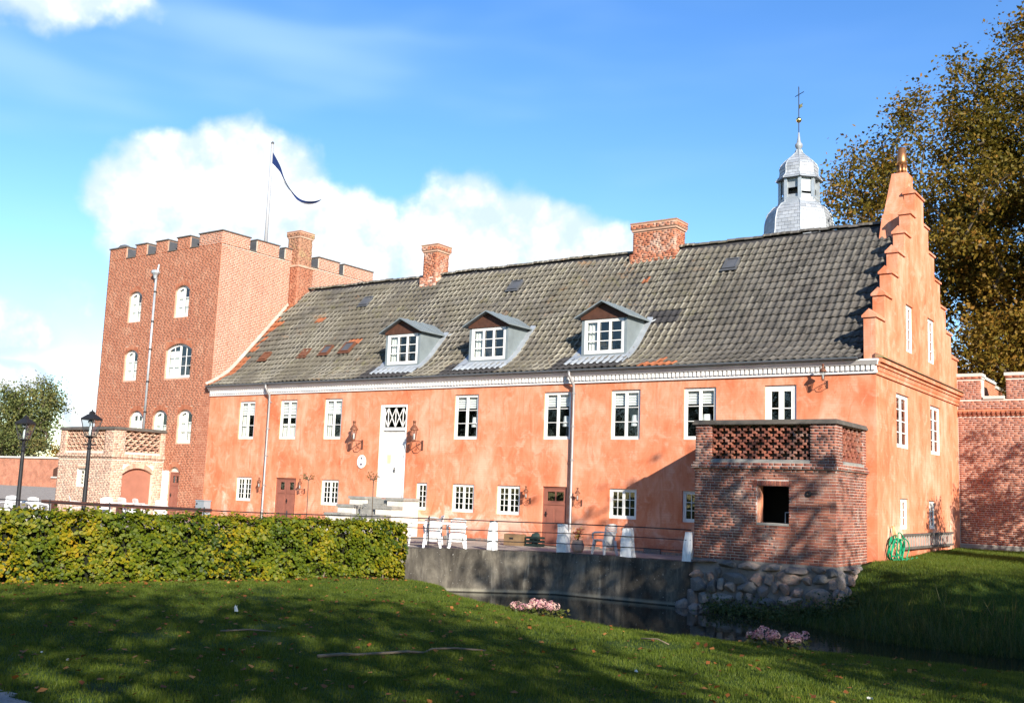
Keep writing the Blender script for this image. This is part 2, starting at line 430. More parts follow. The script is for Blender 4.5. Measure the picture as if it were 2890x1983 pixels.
simple('paper_yellow', (0.75, 0.60, 0.32), 0.9, var=0.1)
simple('emblem_dark', (0.10, 0.08, 0.12), 0.8, var=0.2)
simple('lamp_glass_milky', (0.62, 0.64, 0.62), 0.2, var=0.05, spec=0.5)
simple('gravel', (0.33, 0.30, 0.27), 0.95, var=0.5, scale=30, bstr=0.9)
# glass: thin panes, part see-through, part mirror
t = mat('glass')
bf = t.n('ShaderNodeNewGeometry').outputs['Backfacing']
fr = t.n('ShaderNodeFresnel', {'IOR': t.m('SUBTRACT', 1.5, t.m('MULTIPLY', bf, 1.5-1/1.5))})
tr = t.n('ShaderNodeBsdfTransparent', {'Color': (0.86, 0.90, 0.90)}); gl = t.n('ShaderNodeBsdfGlossy', {'Color': (1, 1, 1), 'Roughness': 0.03})
gb = t.n('ShaderNodeBump', {'Height': t.noise(pos(t), 3.0, 2, 0.5), 'Strength': 0.06, 'Distance': 0.05})
t.put(gl.inputs['Normal'], gb.outputs[0])
ms = t.n('ShaderNodeMixShader', {0: t.m('ADD', t.m('MULTIPLY', fr.outputs[0], 1.3), 0.02, clamp=True), 1: tr.outputs[0], 2: gl.outputs[0]}); t.put(t.out.inputs[0], ms.outputs[0])
# concrete moat wall with damp streaks
t = mat('concrete'); P = pos(t); sp = t.n('ShaderNodeSeparateXYZ', {0: P})
c = t.ramp(t.noise(t.mapv(P, (1, 1, 0.35)), 1.1, 8, 0.68, 0.5), [(0.36, (0.026, 0.022, 0.018)), (0.50, (0.080, 0.070, 0.055)), (0.62, (0.17, 0.150, 0.118)), (0.76, (0.28, 0.25, 0.20))])
st = t.noise(t.mapv(P, (1.6, 1.6, 0.16)), 1.6, 6, 0.66, 0.5)
c = t.mix(t.rng(st, 0.57, 0.70, 0, 0.55, True), c, (0.30, 0.275, 0.22))
c = t.mix(t.rng(st, 0.46, 0.36, 0, 0.55, True), c, (0.045, 0.04, 0.035))
c = t.mix(t.rng(sp.outputs[2], -1.06, -1.15, 0, 0.55, True), c, (0.30, 0.28, 0.21))
c = t.mix(t.rng(sp.outputs[2], -1.165, -1.185, 0, 0.9, True), c, (0.03, 0.026, 0.02))
c = t.mix(t.rng(t.noise(P, 16, 4, 0.7), 0.66, 0.72, 0, 0.8), c, (0.5, 0.5, 0.46))
princ(t, c, 0.92, 0, 0.2, bump=t.noise(P, 14, 7, 0.7), bstr=0.6, bdist=0.02)
# boulders
t = mat('boulder'); P = pos(t); v = tint(t)
c = t.ramp(v, [(0.0, (0.085, 0.080, 0.076)), (0.2, (0.26, 0.235, 0.205)), (0.45, (0.30, 0.185, 0.140)), (0.6, (0.13, 0.122, 0.115)), (0.8, (0.36, 0.21, 0.14)), (1.0, (0.28, 0.25, 0.21))])
c = t.mix(t.rng(t.noise(P, 9, 6, 0.7), 0.42, 0.64), c, (0.14, 0.13, 0.12))
c = t.mix(t.rng(t.noise(P, 40, 3, 0.6), 0.60, 0.72, 0, 0.6), c, (0.45, 0.42, 0.38))
princ(t, c, 0.9, 0, 0.25, bump=t.noise(P, 12, 7, 0.7), bstr=0.7, bdist=0.03)
# terrace paving: trodden earth and gravel
t = mat('terrace'); P = pos(t)
c = t.ramp(t.noise(P, 1.3, 8, 0.7), [(0.3, (0.22, 0.175, 0.14)), (0.55, (0.36, 0.305, 0.25)), (0.75, (0.46, 0.41, 0.35))])
c = t.mix(t.rng(t.noise(P, 45, 3, 0.6), 0.5, 0.66, 0, 0.6), c, (0.44, 0.40, 0.35))
princ(t, c, 1.0, 0, 0.0, bump=t.noise(P, 50, 4, 0.7), bstr=0.4, bdist=0.02)
# turf under the blades
t = mat('turf'); P = pos(t)
c = t.ramp(t.noise(P, 0.9, 7, 0.68), [(0.3, (0.020, 0.038, 0.008)), (0.5, (0.034, 0.062, 0.012)), (0.7, (0.055, 0.085, 0.018))])
c = t.mix(t.rng(t.noise(P, 2.6, 6, 0.7, 0.6), 0.62, 0.74, 0, 0.7), c, (0.07, 0.05, 0.025))
princ(t, c, 0.95, 0, 0.1, bump=t.noise(P, 30, 5, 0.7), bstr=0.8, bdist=0.03)
def leaf_mat(name, stops, trans=0.45, rough=0.55, noise_amt=0.35, nscale=0.6, spec=0.25):
    t = mat(name); P = pos(t)
    v = tint(t); n = t.noise(P, nscale, 4, 0.6)
    f = t.m('ADD', t.m('MULTIPLY', v, 1-noise_amt), t.m('MULTIPLY', t.rng(n, 0.3, 0.7), noise_amt))
    c = t.ramp(f, stops)
    p = princ(t, c, rough, 0, spec)
    tl = t.n('ShaderNodeBsdfTranslucent', {'Color': c})
    m = t.n('ShaderNodeMixShader', {0: trans, 1: p.outputs[0], 2: tl.outputs[0]}); t.put(t.out.inputs[0], m.outputs[0])
leaf_mat('grass_blade', [(0.0, (0.036, 0.064, 0.005)), (0.5, (0.086, 0.126, 0.011)), (0.85, (0.138, 0.166, 0.018)), (1.0, (0.20, 0.18, 0.045))], 0.35)
leaf_mat('tall_grass', [(0.0, (0.025, 0.045, 0.010)), (0.5, (0.060, 0.085, 0.020)), (0.85, (0.13, 0.12, 0.035)), (1.0, (0.22, 0.16, 0.06))], 0.3)
leaf_mat('hedge_leaf', [(0.0, (0.016, 0.034, 0.003)), (0.35, (0.045, 0.075, 0.005)), (0.6, (0.11, 0.135, 0.006)), (0.82, (0.27, 0.215, 0.008)), (1.0, (0.40, 0.20, 0.012))], 0.30, 0.5, 0.4, 0.75, 0.2)
leaf_mat('autumn_leaf', [(0.0, (0.060, 0.056, 0.006)), (0.35, (0.150, 0.112, 0.012)), (0.65, (0.240, 0.135, 0.017)), (0.88, (0.30, 0.135, 0.022)), (1.0, (0.40, 0.22, 0.04))], 0.35, 0.6, 0.4, 0.16)
leaf_mat('green_leaf', [(0.0, (0.035, 0.055, 0.012)), (0.6, (0.085, 0.105, 0.020)), (1.0, (0.16, 0.13, 0.03))], 0.35, 0.6, 0.3, 0.3)
leaf_mat('far_leaf', [(0.0, (0.075, 0.105, 0.035)), (0.6, (0.14, 0.155, 0.045)), (1.0, (0.23, 0.17, 0.055))], 0.3, 0.7, 0.4, 0.2)
leaf_mat('fallen_leaf', [(0.0, (0.12, 0.035, 0.010)), (0.5, (0.26, 0.085, 0.018)), (1.0, (0.42, 0.19, 0.05))], 0.2, 0.7, 0.1)
leaf_mat('petal_pink', [(0.0, (0.42, 0.13, 0.16)), (0.4, (0.62, 0.30, 0.32)), (0.75, (0.70, 0.48, 0.40)), (1.0, (0.45, 0.30, 0.15))], 0.3, 0.7, 0.3, 5)
leaf_mat('flower_mix', [(0.0, (0.6, 0.05, 0.05)), (0.5, (0.7, 0.35, 0.1)), (1.0, (0.75, 0.55, 0.15))], 0.2, 0.7, 0.0)
# still dark moat water
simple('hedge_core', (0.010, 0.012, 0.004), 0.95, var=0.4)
t = mat('water'); P = pos(t)
wv = t.m('ADD', t.noise(P, 1.6, 3, 0.5), t.m('MULTIPLY', t.noise(P, 7.0, 3, 0.5), 0.25))
princ(t, (0.012, 0.012, 0.008), 0.03, 0, 0.5, bump=wv, bstr=0.08, bdist=0.05)

# ------------------------------------------------------------------ wall, brick and window builders
def wall_cells(mb, F, u0, u1, v0, v1, holes=(), inside=None, ucuts=(), vcuts=(), d=0.0, reveal=0.0, flip=False, step=None):
    """wall face with real openings; holes (u0,u1,v0,v1[,rise]) get reveals; rise makes a segmental arch inside the top of the hole"""
    us = sorted({round(x, 4) for x in [u0, u1, *ucuts] + [h[0] for h in holes] + [h[1] for h in holes] if u0 <= x <= u1})
    vs = sorted({round(x, 4) for x in [v0, v1, *vcuts] + [h[2] for h in holes] + [h[3] for h in holes] if v0 <= x <= v1})
    P = F.p
    for a, b in zip(us, us[1:]):
        for c, e in zip(vs, vs[1:]):
            um, vm = (a+b)/2, (c+e)/2
            if any(h[0] < um < h[1] and h[2] < vm < h[3] for h in holes): continue
            if inside and not inside(um, vm): continue
            q = (P(a, c, d), P(b, c, d), P(b, e, d), P(a, e, d))
            mb.quad(*(q if not flip else q[::-1]))
    for h in holes:
        a, b, c, e = h[:4]; rise = h[4] if len(h) > 4 else 0
        if reveal:
            r = -reveal
            mb.quad(P(a, c, d), P(a, c, d+r), P(a, e-rise, d+r), P(a, e-rise, d))
            mb.quad(P(b, c, d), P(b, e-rise, d), P(b, e-rise, d+r), P(b, c, d+r))
            mb.quad(P(a, c, d), P(b, c, d), P(b, c, d+r), P(a, c, d+r))
            if not rise: mb.quad(P(a, e, d), P(a, e, d+r), P(b, e, d+r), P(b, e, d))
        if rise:
            arc = arch_pts(a, b, e-rise, rise, 12)
            h2 = len(arc)//2
            for q0, q1 in zip(arc, arc[1:]):
                mb.quad(P(*q0, d), P(*q1, d), P(q1[0], e, d), P(q0[0], e, d))
                if reveal: mb.quad(P(*q0, d), P(*q0, d-reveal), P(*q1, d-reveal), P(*q1, d))
def arch_pts(a, b, vs, rise, n):
    w = (b-a)/2; R = (w*w+rise*rise)/(2*rise); cy = vs+rise-R; cx = (a+b)/2
    t0 = math.asin(min(1, w/R))
    return [(cx+R*math.sin(-t0+2*t0*i/n), cy+R*math.cos(-t0+2*t0*i/n)) for i in range(n+1)]
def brick_rects(u0, u1, v0, v1, holes=(), course=0.0745, st=0.228, hd=0.108, j=0.011, bond=True):
    out = []
    row = 0; v = v0
    while v + course*0.6 < v1:
        vt = min(v+course-j, v1)
        u = u0 - (0.0, 0.120, 0.239, 0.060, 0.300)[row % 5] - random.random()*0.006
        k = 0
        while u < u1:
            w = st if k % 3 != 2 else hd
            a, b = max(u, u0), min(u+w, u1)
            u += w + j; k += 1
            segs = [(a, b)]
            for h in holes:
                if h[2]-0.004 < vt and h[3]+0.004 > v:
                    ns = []
                    for s in segs:
                        if s[1] <= h[0] or s[0] >= h[1]: ns.append(s)
                        else:
                            if s[0] < h[0]-0.004: ns.append((s[0], h[0]))
                            if s[1] > h[1]+0.004: ns.append((h[1], s[1]))
                    segs = ns
            for s in segs:
                if s[1]-s[0] > 0.03: out.append((s[0], s[1], v, vt))
        v += course; row += 1
    return out
def brick_stuff(name, F, rects, m, parent, proud=0.012, jit=0.003, chamfer=False):
    V = []; Fc = []; C = []
    n = len(rects)
    if n == 0: return None
    R = np.array(rects); pr = proud + rng.uniform(-jit, jit, n)
    o, u, v, nn = [np.array(x) for x in (F.o, F.u, F.v, F.n)]
    def pt(a, b, d): return o + a[:, None]*u + b[:, None]*v + d[:, None]*nn
    z = np.zeros(n)-0.004; ch = 0.004
    back = [pt(R[:, i], R[:, k], z) for i, k in ((0, 2), (1, 2), (1, 3), (0, 3))]
    front = [pt(R[:, i]+si*ch, R[:, k]+sk*ch, pr) for i, k, si, sk in ((0, 2, 1, 1), (1, 2, -1, 1), (1, 3, -1, -1), (0, 3, 1, -1))]
    VV = np.stack(back+front, 1).reshape(-1, 3)
    pat = np.array([(4, 5, 6, 7), (0, 1, 5, 4), (1, 2, 6, 5), (2, 3, 7, 6), (3, 0, 4, 7)])
    FF = (pat[None]+(np.arange(n)*8)[:, None, None]).reshape(-1, 4)
    me = np_mesh(name, VV, FF, m, np.repeat(rng.uniform(0.001, 0.999, n), 5))
    ob = put(name, me, parent=parent); ob['kind'] = 'stuff'
    return ob
_bm = {}
def brick_objs(name, F, rects, m, parent, proud=0.012, jit=0.003):
    """single bricks sharing meshes between like sizes"""
    for a, b, c, d in rects:
        key = (m, round(b-a, 3), round(d-c, 3), round(proud, 3), tuple(round(x, 2) for x in F.u), name)
        if key not in _bm:
            mb = MB(); w, h = key[1]/2, key[2]/2; L = FR((0, 0, 0), F.u, F.v); ch = 0.005; D = proud
            p = [L.p(-w, -h, -0.004), L.p(w, -h, -0.004), L.p(w, h, -0.004), L.p(-w, h, -0.004),
                 L.p(-w, -h, D-ch), L.p(w, -h, D-ch), L.p(w, h, D-ch), L.p(-w, h, D-ch),
                 L.p(-w+ch, -h+ch, D), L.p(w-ch, -h+ch, D), L.p(w-ch, h-ch, D), L.p(-w+ch, h-ch, D)]
            mb.add(p, ((8, 9, 10, 11), (4, 5, 9, 8), (5, 6, 10, 9), (6, 7, 11, 10), (7, 4, 8, 11), (0, 1, 5, 4), (1, 2, 6, 5), (2, 3, 7, 6), (3, 0, 4, 7)))
            _bm[key] = mb.mesh(name, m)
        put(name, _bm[key], F.p((a+b)/2, (c+d)/2, random.uniform(-jit, jit)), parent)
def split_near(F, rects, n=300):
    k = sorted(range(len(rects)), key=lambda i: (F.p((rects[i][0]+rects[i][1])/2, (rects[i][2]+rects[i][3])/2)-CAM).length - (rects[i][1]-rects[i][0])*3)
    s = set(k[:n])
    return [rects[i] for i in k[:n]], [r for i, r in enumerate(rects) if i not in s]

def window(parent, F, a, b, c, e, ncas=2, cols=1, rows=3, d=-0.055, fw=0.055, sash=0.045, bar=0.022, frame='white_frame', arch=0.0, name='window', blind=0.0, curtain=None, fixed_bars=None):
    """a frame with casements, glazing bars and single panes; d is the depth of the frame's face"""
    mb = MB(); t = 0.06
    top = e-arch
    mb.fbox(F, a, a+fw, c, top, d-t, d); mb.fbox(F, b-fw, b, c, top, d-t, d)
    mb.fbox(F, a+fw, b-fw, c, c+fw*1.1, d-t, d)
    if not arch: mb.fbox(F, a+fw, b-fw, e-fw, e, d-t, d)
    else:
        o = arch_pts(a, b, top, arch, 12); w = (b-a)/2-fw; R = [((x-(a+b)/2)*w/((b-a)/2)+(a+b)/2, top+(y-top)*max(0.2, 1-fw/arch)) for x, y in o]
        for i in range(12):
            f = [F.p(*o[i], d), F.p(*o[i+1], d), F.p(*R[i+1], d), F.p(*R[i], d)]
            g = [F.p(*o[i], d-t), F.p(*o[i+1], d-t), F.p(*R[i+1], d-t), F.p(*R[i], d-t)]
            mb.add(f+g, ((3, 2, 1, 0), (3, 7, 6, 2), (0, 1, 5, 4)))
    # sill lip
    mb.fbox(F, a-0.01, b+0.01, c-0.03, c-0.002, d-t, d+0.05)
    wo = mb.build(name, frame, parent)
    if arch: wo['shape'] = 'arched'
    ia, ib, ic, ie = a+fw, b-fw, c+fw*1.1, (e-fw if not arch else e-fw*1.0)
    cw = (ib-ia)/ncas
    dd = d-0.012
    pane_mesh = None
    for k in range(ncas):
        s0, s1 = ia+k*cw+0.003, ia+(k+1)*cw-0.003
        cs = MB()
        cs.fbox(F, s0, s0+sash, ic, ie if not arch else top+arch*0.35*(1 if (ncas == 2 and k == 1) else 0.0)+0.0, dd-0.045, dd) if not arch else None
        if arch:
            def ah(x):  # arch soffit height of the frame's inner edge at x
                q = (x-(a+b)/2)/((b-a)/2-fw)
                return top + arch*max(0.2, 1-fw/arch)*max(0.0, 1-q*q)
            cs.fbox(F, s0, s0+sash, ic, ah(s0+sash*0.5), dd-0.045, dd)
            cs.fbox(F, s1-sash, s1, ic, ah(s1-sash*0.5), dd-0.045, dd)
            m_ = 6; xs = [s0+sash+(s1-s0-2*sash)*i/m_ for i in range(m_+1)]
            for x0, x1 in zip(xs, xs[1:]):
                cs.add([F.p(x0, ah(x0)-sash, dd), F.p(x1, ah(x1)-sash, dd), F.p(x1, ah(x1)+0.004, dd), F.p(x0, ah(x0)+0.004, dd), F.p(x0, ah(x0)-sash, dd-0.04), F.p(x1, ah(x1)-sash, dd-0.04)], ((0, 1, 2, 3), (4, 5, 1, 0)))
        else:
            cs.fbox(F, s1-sash, s1, ic, ie, dd-0.045, dd)
            cs.fbox(F, s0+sash, s1-sash, ie-sash, ie, dd-0.045, dd)
        cs.fbox(F, s0+sash, s1-sash, ic, ic+sash, dd-0.045, dd)
        pa, pb, pc, pe = s0+sash, s1-sash, ic+sash, (ie-sash if not arch else top)
        for r in range(1, rows):
            z = pc+(pe-pc)*r/rows if not arch else pc+(ah((pa+pb)/2)-sash-pc)*r/rows
            cs.fbox(F, pa, pb, z-bar/2, z+bar/2, dd-0.035, dd-0.004)
        for q in range(1, cols):
            x = pa+(pb-pa)*q/cols
            cs.fbox(F, x-bar/2, x+bar/2, pc, pe if not arch else ah(x)-sash, dd-0.036, dd-0.003)
        cs.build('casement', frame, wo)
        for r in range(rows):
            for q in range(cols):
                x0, x1 = pa+(pb-pa)*q/cols, pa+(pb-pa)*(q+1)/cols
                if arch:
                    H = ah((pa+pb)/2)-sash-pc; z0, z1 = pc+H*r/rows, pc+H*(r+1)/rows
                    if r == rows-1:
                        mp = MB(); pts = [F.p(x0, z0, dd-0.02), F.p(x1, z0, dd-0.02)]+[F.p(x1+(x0-x1)*i/5, ah(x1+(x0-x1)*i/5)-sash, dd-0.02) for i in range(6)]
                        mp.poly(pts); mp.build('pane', 'glass', wo); continue
                else: z0, z1 = pc+(pe-pc)*r/rows, pc+(pe-pc)*(r+1)/rows
                key = ('pane', round(x1-x0, 3), round(z1-z0, 3), tuple(round(x, 2) for x in F.u))
                if key not in _bm:
                    L = FR((0, 0, 0), F.u, F.v); w, h = (x1-x0)/2, (z1-z0)/2
                    _bm[key] = MB().quad(L.p(-w, -h), L.p(w, -h), L.p(w, h), L.p(-w, h)).mesh('pane', 'glass')
                put('pane', _bm[key], F.p((x0+x1)/2, (z0+z1)/2, dd-0.02), wo)
    if blind:
        bm_ = MB(); n = 5; hgt = (e-c)*blind
        for i in range(n):   # soft folds of a drawn-up blind
            z1 = ie-hgt*i/n; z0 = ie-hgt*(i+1)/n; dp = dd-0.10
            bm_.add([F.p(ia, z0, dp+0.018), F.p(ib, z0, dp+0.018), F.p(ib, (z0+z1)/2, dp-0.008), F.p(ia, (z0+z1)/2, dp-0.008), F.p(ib, z1, dp+0.018), F.p(ia, z1, dp+0.018)], ((0, 1, 2, 3), (3, 2, 4, 5)))
        bm_.build('blind', 'blind', wo)
    if curtain:
        cm = MB()
        for (x0, x1, z0, z1) in curtain:
            n = max(4, int((x1-x0)*(b-a)/0.05)); X0 = a+(b-a)*x0; X1 = a+(b-a)*x1; Z0 = c+(e-c)*z0; Z1 = c+(e-c)*z1
            for i in range(n):
                xa, xb = X0+(X1-X0)*i/n, X0+(X1-X0)*(i+1)/n; da = dd-0.11+0.025*(i % 2); db = dd-0.11+0.025*((i+1) % 2)
                cm.quad(F.p(xa, Z0, da), F.p(xb, Z0, db), F.p(xb, Z1, db), F.p(xa, Z1, da))
        cm.build('curtain', 'curtain', wo)
    return wo
def room(parent, F, a, b, c, e, depth=1.6, name='room_lining', m='interior'):  # near-black lining paints the unlit look of the rooms behind the panes
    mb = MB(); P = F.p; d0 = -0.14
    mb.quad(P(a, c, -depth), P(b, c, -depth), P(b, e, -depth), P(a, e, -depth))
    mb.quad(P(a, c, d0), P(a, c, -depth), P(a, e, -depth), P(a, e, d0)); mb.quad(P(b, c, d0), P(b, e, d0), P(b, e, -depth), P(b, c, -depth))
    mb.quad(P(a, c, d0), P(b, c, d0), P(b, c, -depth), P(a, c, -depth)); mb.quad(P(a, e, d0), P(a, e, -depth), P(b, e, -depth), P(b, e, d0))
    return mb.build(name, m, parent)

# ================================================================== MANOR HOUSE
FA = FR((0, 0, 0), (1, 0, 0))       # long front, faces -y
GA = FR((0, 0, 0), (0, 1, 0))       # stepped gable, faces +x
XT = -28.43
DEPTH = 10.1
house = thing('manor_house', 'long salmon limewashed manor house with grey tiled roof and stepped gable', 'house', (-14, 0, 0))
house.location = (0, 0, 0)
UZ = (3.51, 5.105); LZ = (0.956, 1.938)
uppers = [(-26.46, -25.485), (-23.96, -22.97), (-21.416, -20.448), (-14.861, -13.783), (-11.013, -9.938), (-8.415, -7.351), (-5.842, -4.763)]
lowers = [(-26.346, -25.398, 4, 2), (-21.341, -20.396, 4, 2), (-16.484, -15.964, 4, 1), (-14.809, -13.824, 4, 2), (-12.847, -11.867, 4, 2), (-8.41, -7.42, 3, 2), (-5.845, -4.86, 3, 2)]
DD = (-18.42, -17.07, 1.31, 4.815)
D1 = (-23.95, -22.77, 0.0, 1.95); D2 = (-10.963, -10.01, 0.0, 1.95)
W8 = (-3.224, -2.266, 2.75, 5.105)
holes = [(a, b, *UZ) for a, b in uppers] + [(l[0], l[1], LZ[0]+(0.05 if l[2] == 3 else 0), LZ[1]+(0.012 if l[2] == 3 else 0)) for l in lowers] + [DD, D1, D2, W8]
mb = MB()
wall_cells(mb, FA, XT, 0, -0.35, 5.4, holes, reveal=0.14)
front = mb.build('front_wall', 'limewash', house)
# stone footing showing under the plaster, stone by stone
x = XT+0.4; ft = MB()
while x < -4.4:
    w = random.uniform(0.35, 0.8)
    if not any(h[0]-0.1 < x+w and x < h[1]+0.1 and h[2] < 0.2 for h in holes) and not (-19.0 < x+w and x < -16.1):
        s = MB(); hh = random.uniform(0.05, 0.14); s.fbox(FA, x, x+w-0.03, -0.2, hh, -0.1, 0.03+random.random()*0.03)
        s.build('footing_stone', 'boulder', front)
    x += w
# upper windows
for i, (a, b) in enumerate(uppers):
    cur = None; bl = 0.27
    if i == 0: cur = [(0.05, 0.5, 0.0, 0.62)]; bl = 0.34
    if i == 1: cur = [(0.05, 0.95, 0.0, 0.40)]; bl = 0.42
    if i == 2: cur = [(0.05, 0.30, 0.0, 0.7)]; bl = 0.36
    window(house, FA, a, b, *UZ, 2, 1, 3, blind=bl, curtain=cur)
room(house, FA, XT+0.5, -0.6, 3.2, 5.3)
for l in lowers:
    dz = 0.05 if l[2] == 3 else 0
    window(house, FA, l[0], l[1], LZ[0]+dz, LZ[1]+(0.012 if dz else 0), 2 if l[3] == 2 else 1, 2, l[2], fw=0.06, sash=0.04, bar=0.02)
room(house, FA, XT+0.5, -0.6, 0.0, 2.2)
# french window onto the bastion balcony
window(house, FA, *W8, 2, 1, 4, fw=0.10, sash=0.075, bar=0.03, name='balcony_door')
# lantern windows and doors
def plank_door(name, F, r, leaves, m, lights=True, parent=house, d=-0.07):
    a, b, c, e = r
    f = MB(); f.fbox(F, a, a+0.05, c, e, d-0.06, d+0.02); f.fbox(F, b-0.05, b, c, e, d-0.06, d+0.02); f.fbox(F, a+0.05, b-0.05, e-0.06, e, d-0.06, d+0.02)
    root = f.build(name, m, parent)
    w = (b-a-0.1)/leaves
    for k in range(leaves):
        s0 = a+0.05+k*w+0.004; s1 = s0+w-0.008
        lf = MB(); lt, lb = e-0.17, e-0.47
        if leaves == 2: hs = [(s0+w*0.3, s1-w*0.22, lb, lt)]
        else: hs = [(s0+0.10, (s0+s1)/2-0.02, lb, lt), ((s0+s1)/2+0.02, s1-0.10, lb, lt)]
        wall_cells(lf, F, s0, s1, c+0.02, e-0.065, hs, d=d, reveal=0.04)
        if leaves == 1:
            for p0, p1 in ((s0+0.10, (s0+s1)/2-0.05), ((s0+s1)/2+0.05, s1-0.10)):
                lf.fbox(F, p0, p1, c+0.15, e-0.72, d, d+0.014)
            lf.fbox(F, s0, s1, e-0.60, e-0.575, d, d+0.022)
        else:
            lf.fbox(F, s0+0.08, s1-0.08, c+0.2, e-0.72, d, d+0.012); lf.fbox(F, s0+0.05, s1-0.05, e-0.62, e-0.60, d, d+0.02)
        lo = lf.build('door_leaf', m, root)
        for h in hs:
            q = MB(); q.quad(F.p(h[0], h[2], d-0.03), F.p(h[1], h[2], d-0.03), F.p(h[1], h[3], d-0.03), F.p(h[0], h[3], d-0.03)); q.build('pane', 'glass', root)
    hd = MB(); hx = (a+b)/2+0.06 if leaves == 2 else a+0.12
    hd.fbox(F, hx-0.02, hx+0.02, c+0.95, c+1.12, d, d+0.02); hd.tube([F.p(hx, c+1.05, d), F.p(hx, c+1.05, d+0.06), F.p(hx+0.1, c+1.05, d+0.06)], 0.012, 6)
    hd.build('handle', 'iron', root)
    return root
plank_door('cellar_door', FA, D1, 2, 'door_brown'); plank_door('cellar_door', FA, D2, 1, 'door_brown')
# tall white main door with diamond fanlight
a, b, c, e = DD
f = MB(); f.fbox(FA, a, a+0.16, c, e, -0.12, -0.02); f.fbox(FA, b-0.09, b, c, e, -0.12, -0.02); f.fbox(FA, a+0.16, b-0.09, e-0.10, e, -0.12, -0.02); f.fbox(FA, a+0.16, b-0.09, 3.84, 3.95, -0.12, 0.0)
md = f.build('main_door', 'white_paint', house)
da, db = a+0.16, b-0.09; mid = (da+db)/2
for s0, s1 in ((da+0.004, mid-0.003), (mid+0.003, db-0.004)):
    lf = MB(); lf.fbox(FA, s0, s1, c+0.02, 3.835, -0.12, -0.085)
    for z0, z1 in ((c+0.12, c+0.52), (c+0.62, c+1.02), (c+1.12, c+1.52), (c+1.62, c+2.02), (c+2.12, c+2.42)):
        lf.fbox(FA, s0+0.09, s1-0.09, z0, z1, -0.085, -0.070); lf.fbox(FA, s0+0.13, s1-0.13, z0+0.04, z1-0.04, -0.070, -0.060)
    lf.build('door_leaf', 'white_paint', md)
hb = MB(); hb.fbox(FA, mid+0.03, mid+0.07, c+0.95, c+1.15, -0.085, -0.07); hb.tube([FA.p(mid+0.05, c+1.05, -0.08), FA.p(mid+0.05, c+1.05, -0.02), FA.p(mid+0.16, c+1.05, -0.02)], 0.014, 6); hb.build('handle', 'iron', md)
nt_ = MB(); nt_.fbox(FA, mid-0.30, mid-0.12, c+1.30, c+1.62, -0.0585, -0.056); nt_.build('notice', 'paper_yellow', md)
fl = MB(); fz0, fz1 = 3.97, 4.69; nx = 3; wv = (db-da)/nx; zm = (fz0+fz1)/2
for k in range(nx):
    x0 = da+k*wv; xm = x0+wv/2; x1 = x0+wv
    for p, q in (((xm, fz0), (x0, zm)), ((x0, zm), (xm, fz1)), ((xm, fz1), (x1, zm)), ((x1, zm), (xm, fz0)), ((xm, fz0), (xm, fz1))):
        fl.bar(FA.p(*p, -0.075), FA.p(*q, -0.075), 0.026, 0.02, up=FA.n)
    for p, q in (((x0, fz0), (xm, fz1)), ((xm, fz1), (x1, fz0))):
        pass
fl.build('fanlight_lattice', 'white_paint', md)
MB().quad(FA.p(da, fz0-0.03, -0.095), FA.p(db, fz0-0.03, -0.095), FA.p(db, fz1+0.04, -0.095), FA.p(da, fz1+0.04, -0.095)).build('pane', 'glass', md)

# stepped gable wall
GT = 0.33
E_ = [0, 0.9, 1.65, 2.4, 3.15, 3.9, 4.5]; SZ = [7.0, 7.78, 8.57, 9.36, 10.13, 10.92, 11.75]
CY = 5.05
ints = [(E_[i], E_[i+1] if i < 6 else 2*CY-4.5, SZ[i]) for i in range(7)]
ints += [(2*CY-b, 2*CY-a, z) for a, b, z in ints[:6]]
def gin(u, v):
    return any(a <= u <= b and v < z for a, b, z in ints)
gh = [(2.03, 3.47, 3.43, 5.02), (6.06, 7.45, 3.43, 5.02), (3.24, 4.09, 6.40, 7.88), (5.91, 6.86, 6.40, 7.88), (2.30, 3.20, 1.06, 1.95), (5.68, 6.56, 1.04, 1.93)]
mb = MB(); cuts = [x for i in ints for x in i[:2]]
wall_cells(mb, GA, 0, DEPTH, -0.35, 11.75, gh, gin, cuts, SZ, reveal=0.13)
GI = FR((-GT, 0, 0), (0, 1, 0))
wall_cells(mb, GI, 0, DEPTH, 5.4, 11.75, (), gin, cuts, SZ, flip=True)
srt = sorted(ints); prev = 5.4
for k, (a, b, z) in enumerate(srt):
    lo_, hi_ = min(prev, z), max(prev, z)
    q = [(-GT, a, lo_), (0, a, lo_), (0, a, hi_), (-GT, a, hi_)]
    mb.quad(*(q if z > prev else q[::-1])); prev = z
    mb.quad((-GT, a, z), (0, a, z), (0, b, z), (-GT, b, z))
mb.quad((0, DEPTH, -0.35), (-GT, DEPTH, -0.35), (-GT, DEPTH, 7.0), (0, DEPTH, 7.0))
mb.quad((0, DEPTH, -0.35), (XT, DEPTH, -0.35), (XT, DEPTH, 5.6), (0, DEPTH, 5.6))
gable = mb.build('gable_wall', 'limewash', house)
for a, b, z in ints:   # little saddle roof on every step
    lft = b < CY+0.2; rgt = a > CY-0.2
    y0 = a-(0.05 if (lft or z > 11) else 0.0); y1 = b+(0.05 if (rgt or z > 11) else 0.0)
    c_ = MB(); xi, xo, xm = -GT-0.04, 0.05, -GT/2; zz = z-0.06
    for y in (y0, y1): pass
    sec = [(xi, zz), (xo, zz), (xo, zz+0.06), (xm, zz+0.25), (xi, zz+0.06)]
    c_.add([(x, y0, zq) for x, zq in sec]+[(x, y1, zq) for x, zq in sec], ((0, 1, 2, 3, 4), (9, 8, 7, 6, 5), (0, 5, 6, 1), (1, 6, 7, 2), (2, 7, 8, 3), (3, 8, 9, 4), (4, 9, 5, 0)))
    c_.build('step_cap', 'limewash', gable)
for h in gh[:2]: window(house, GA, *h, 2, 1, 4, sash=0.06, bar=0.03)
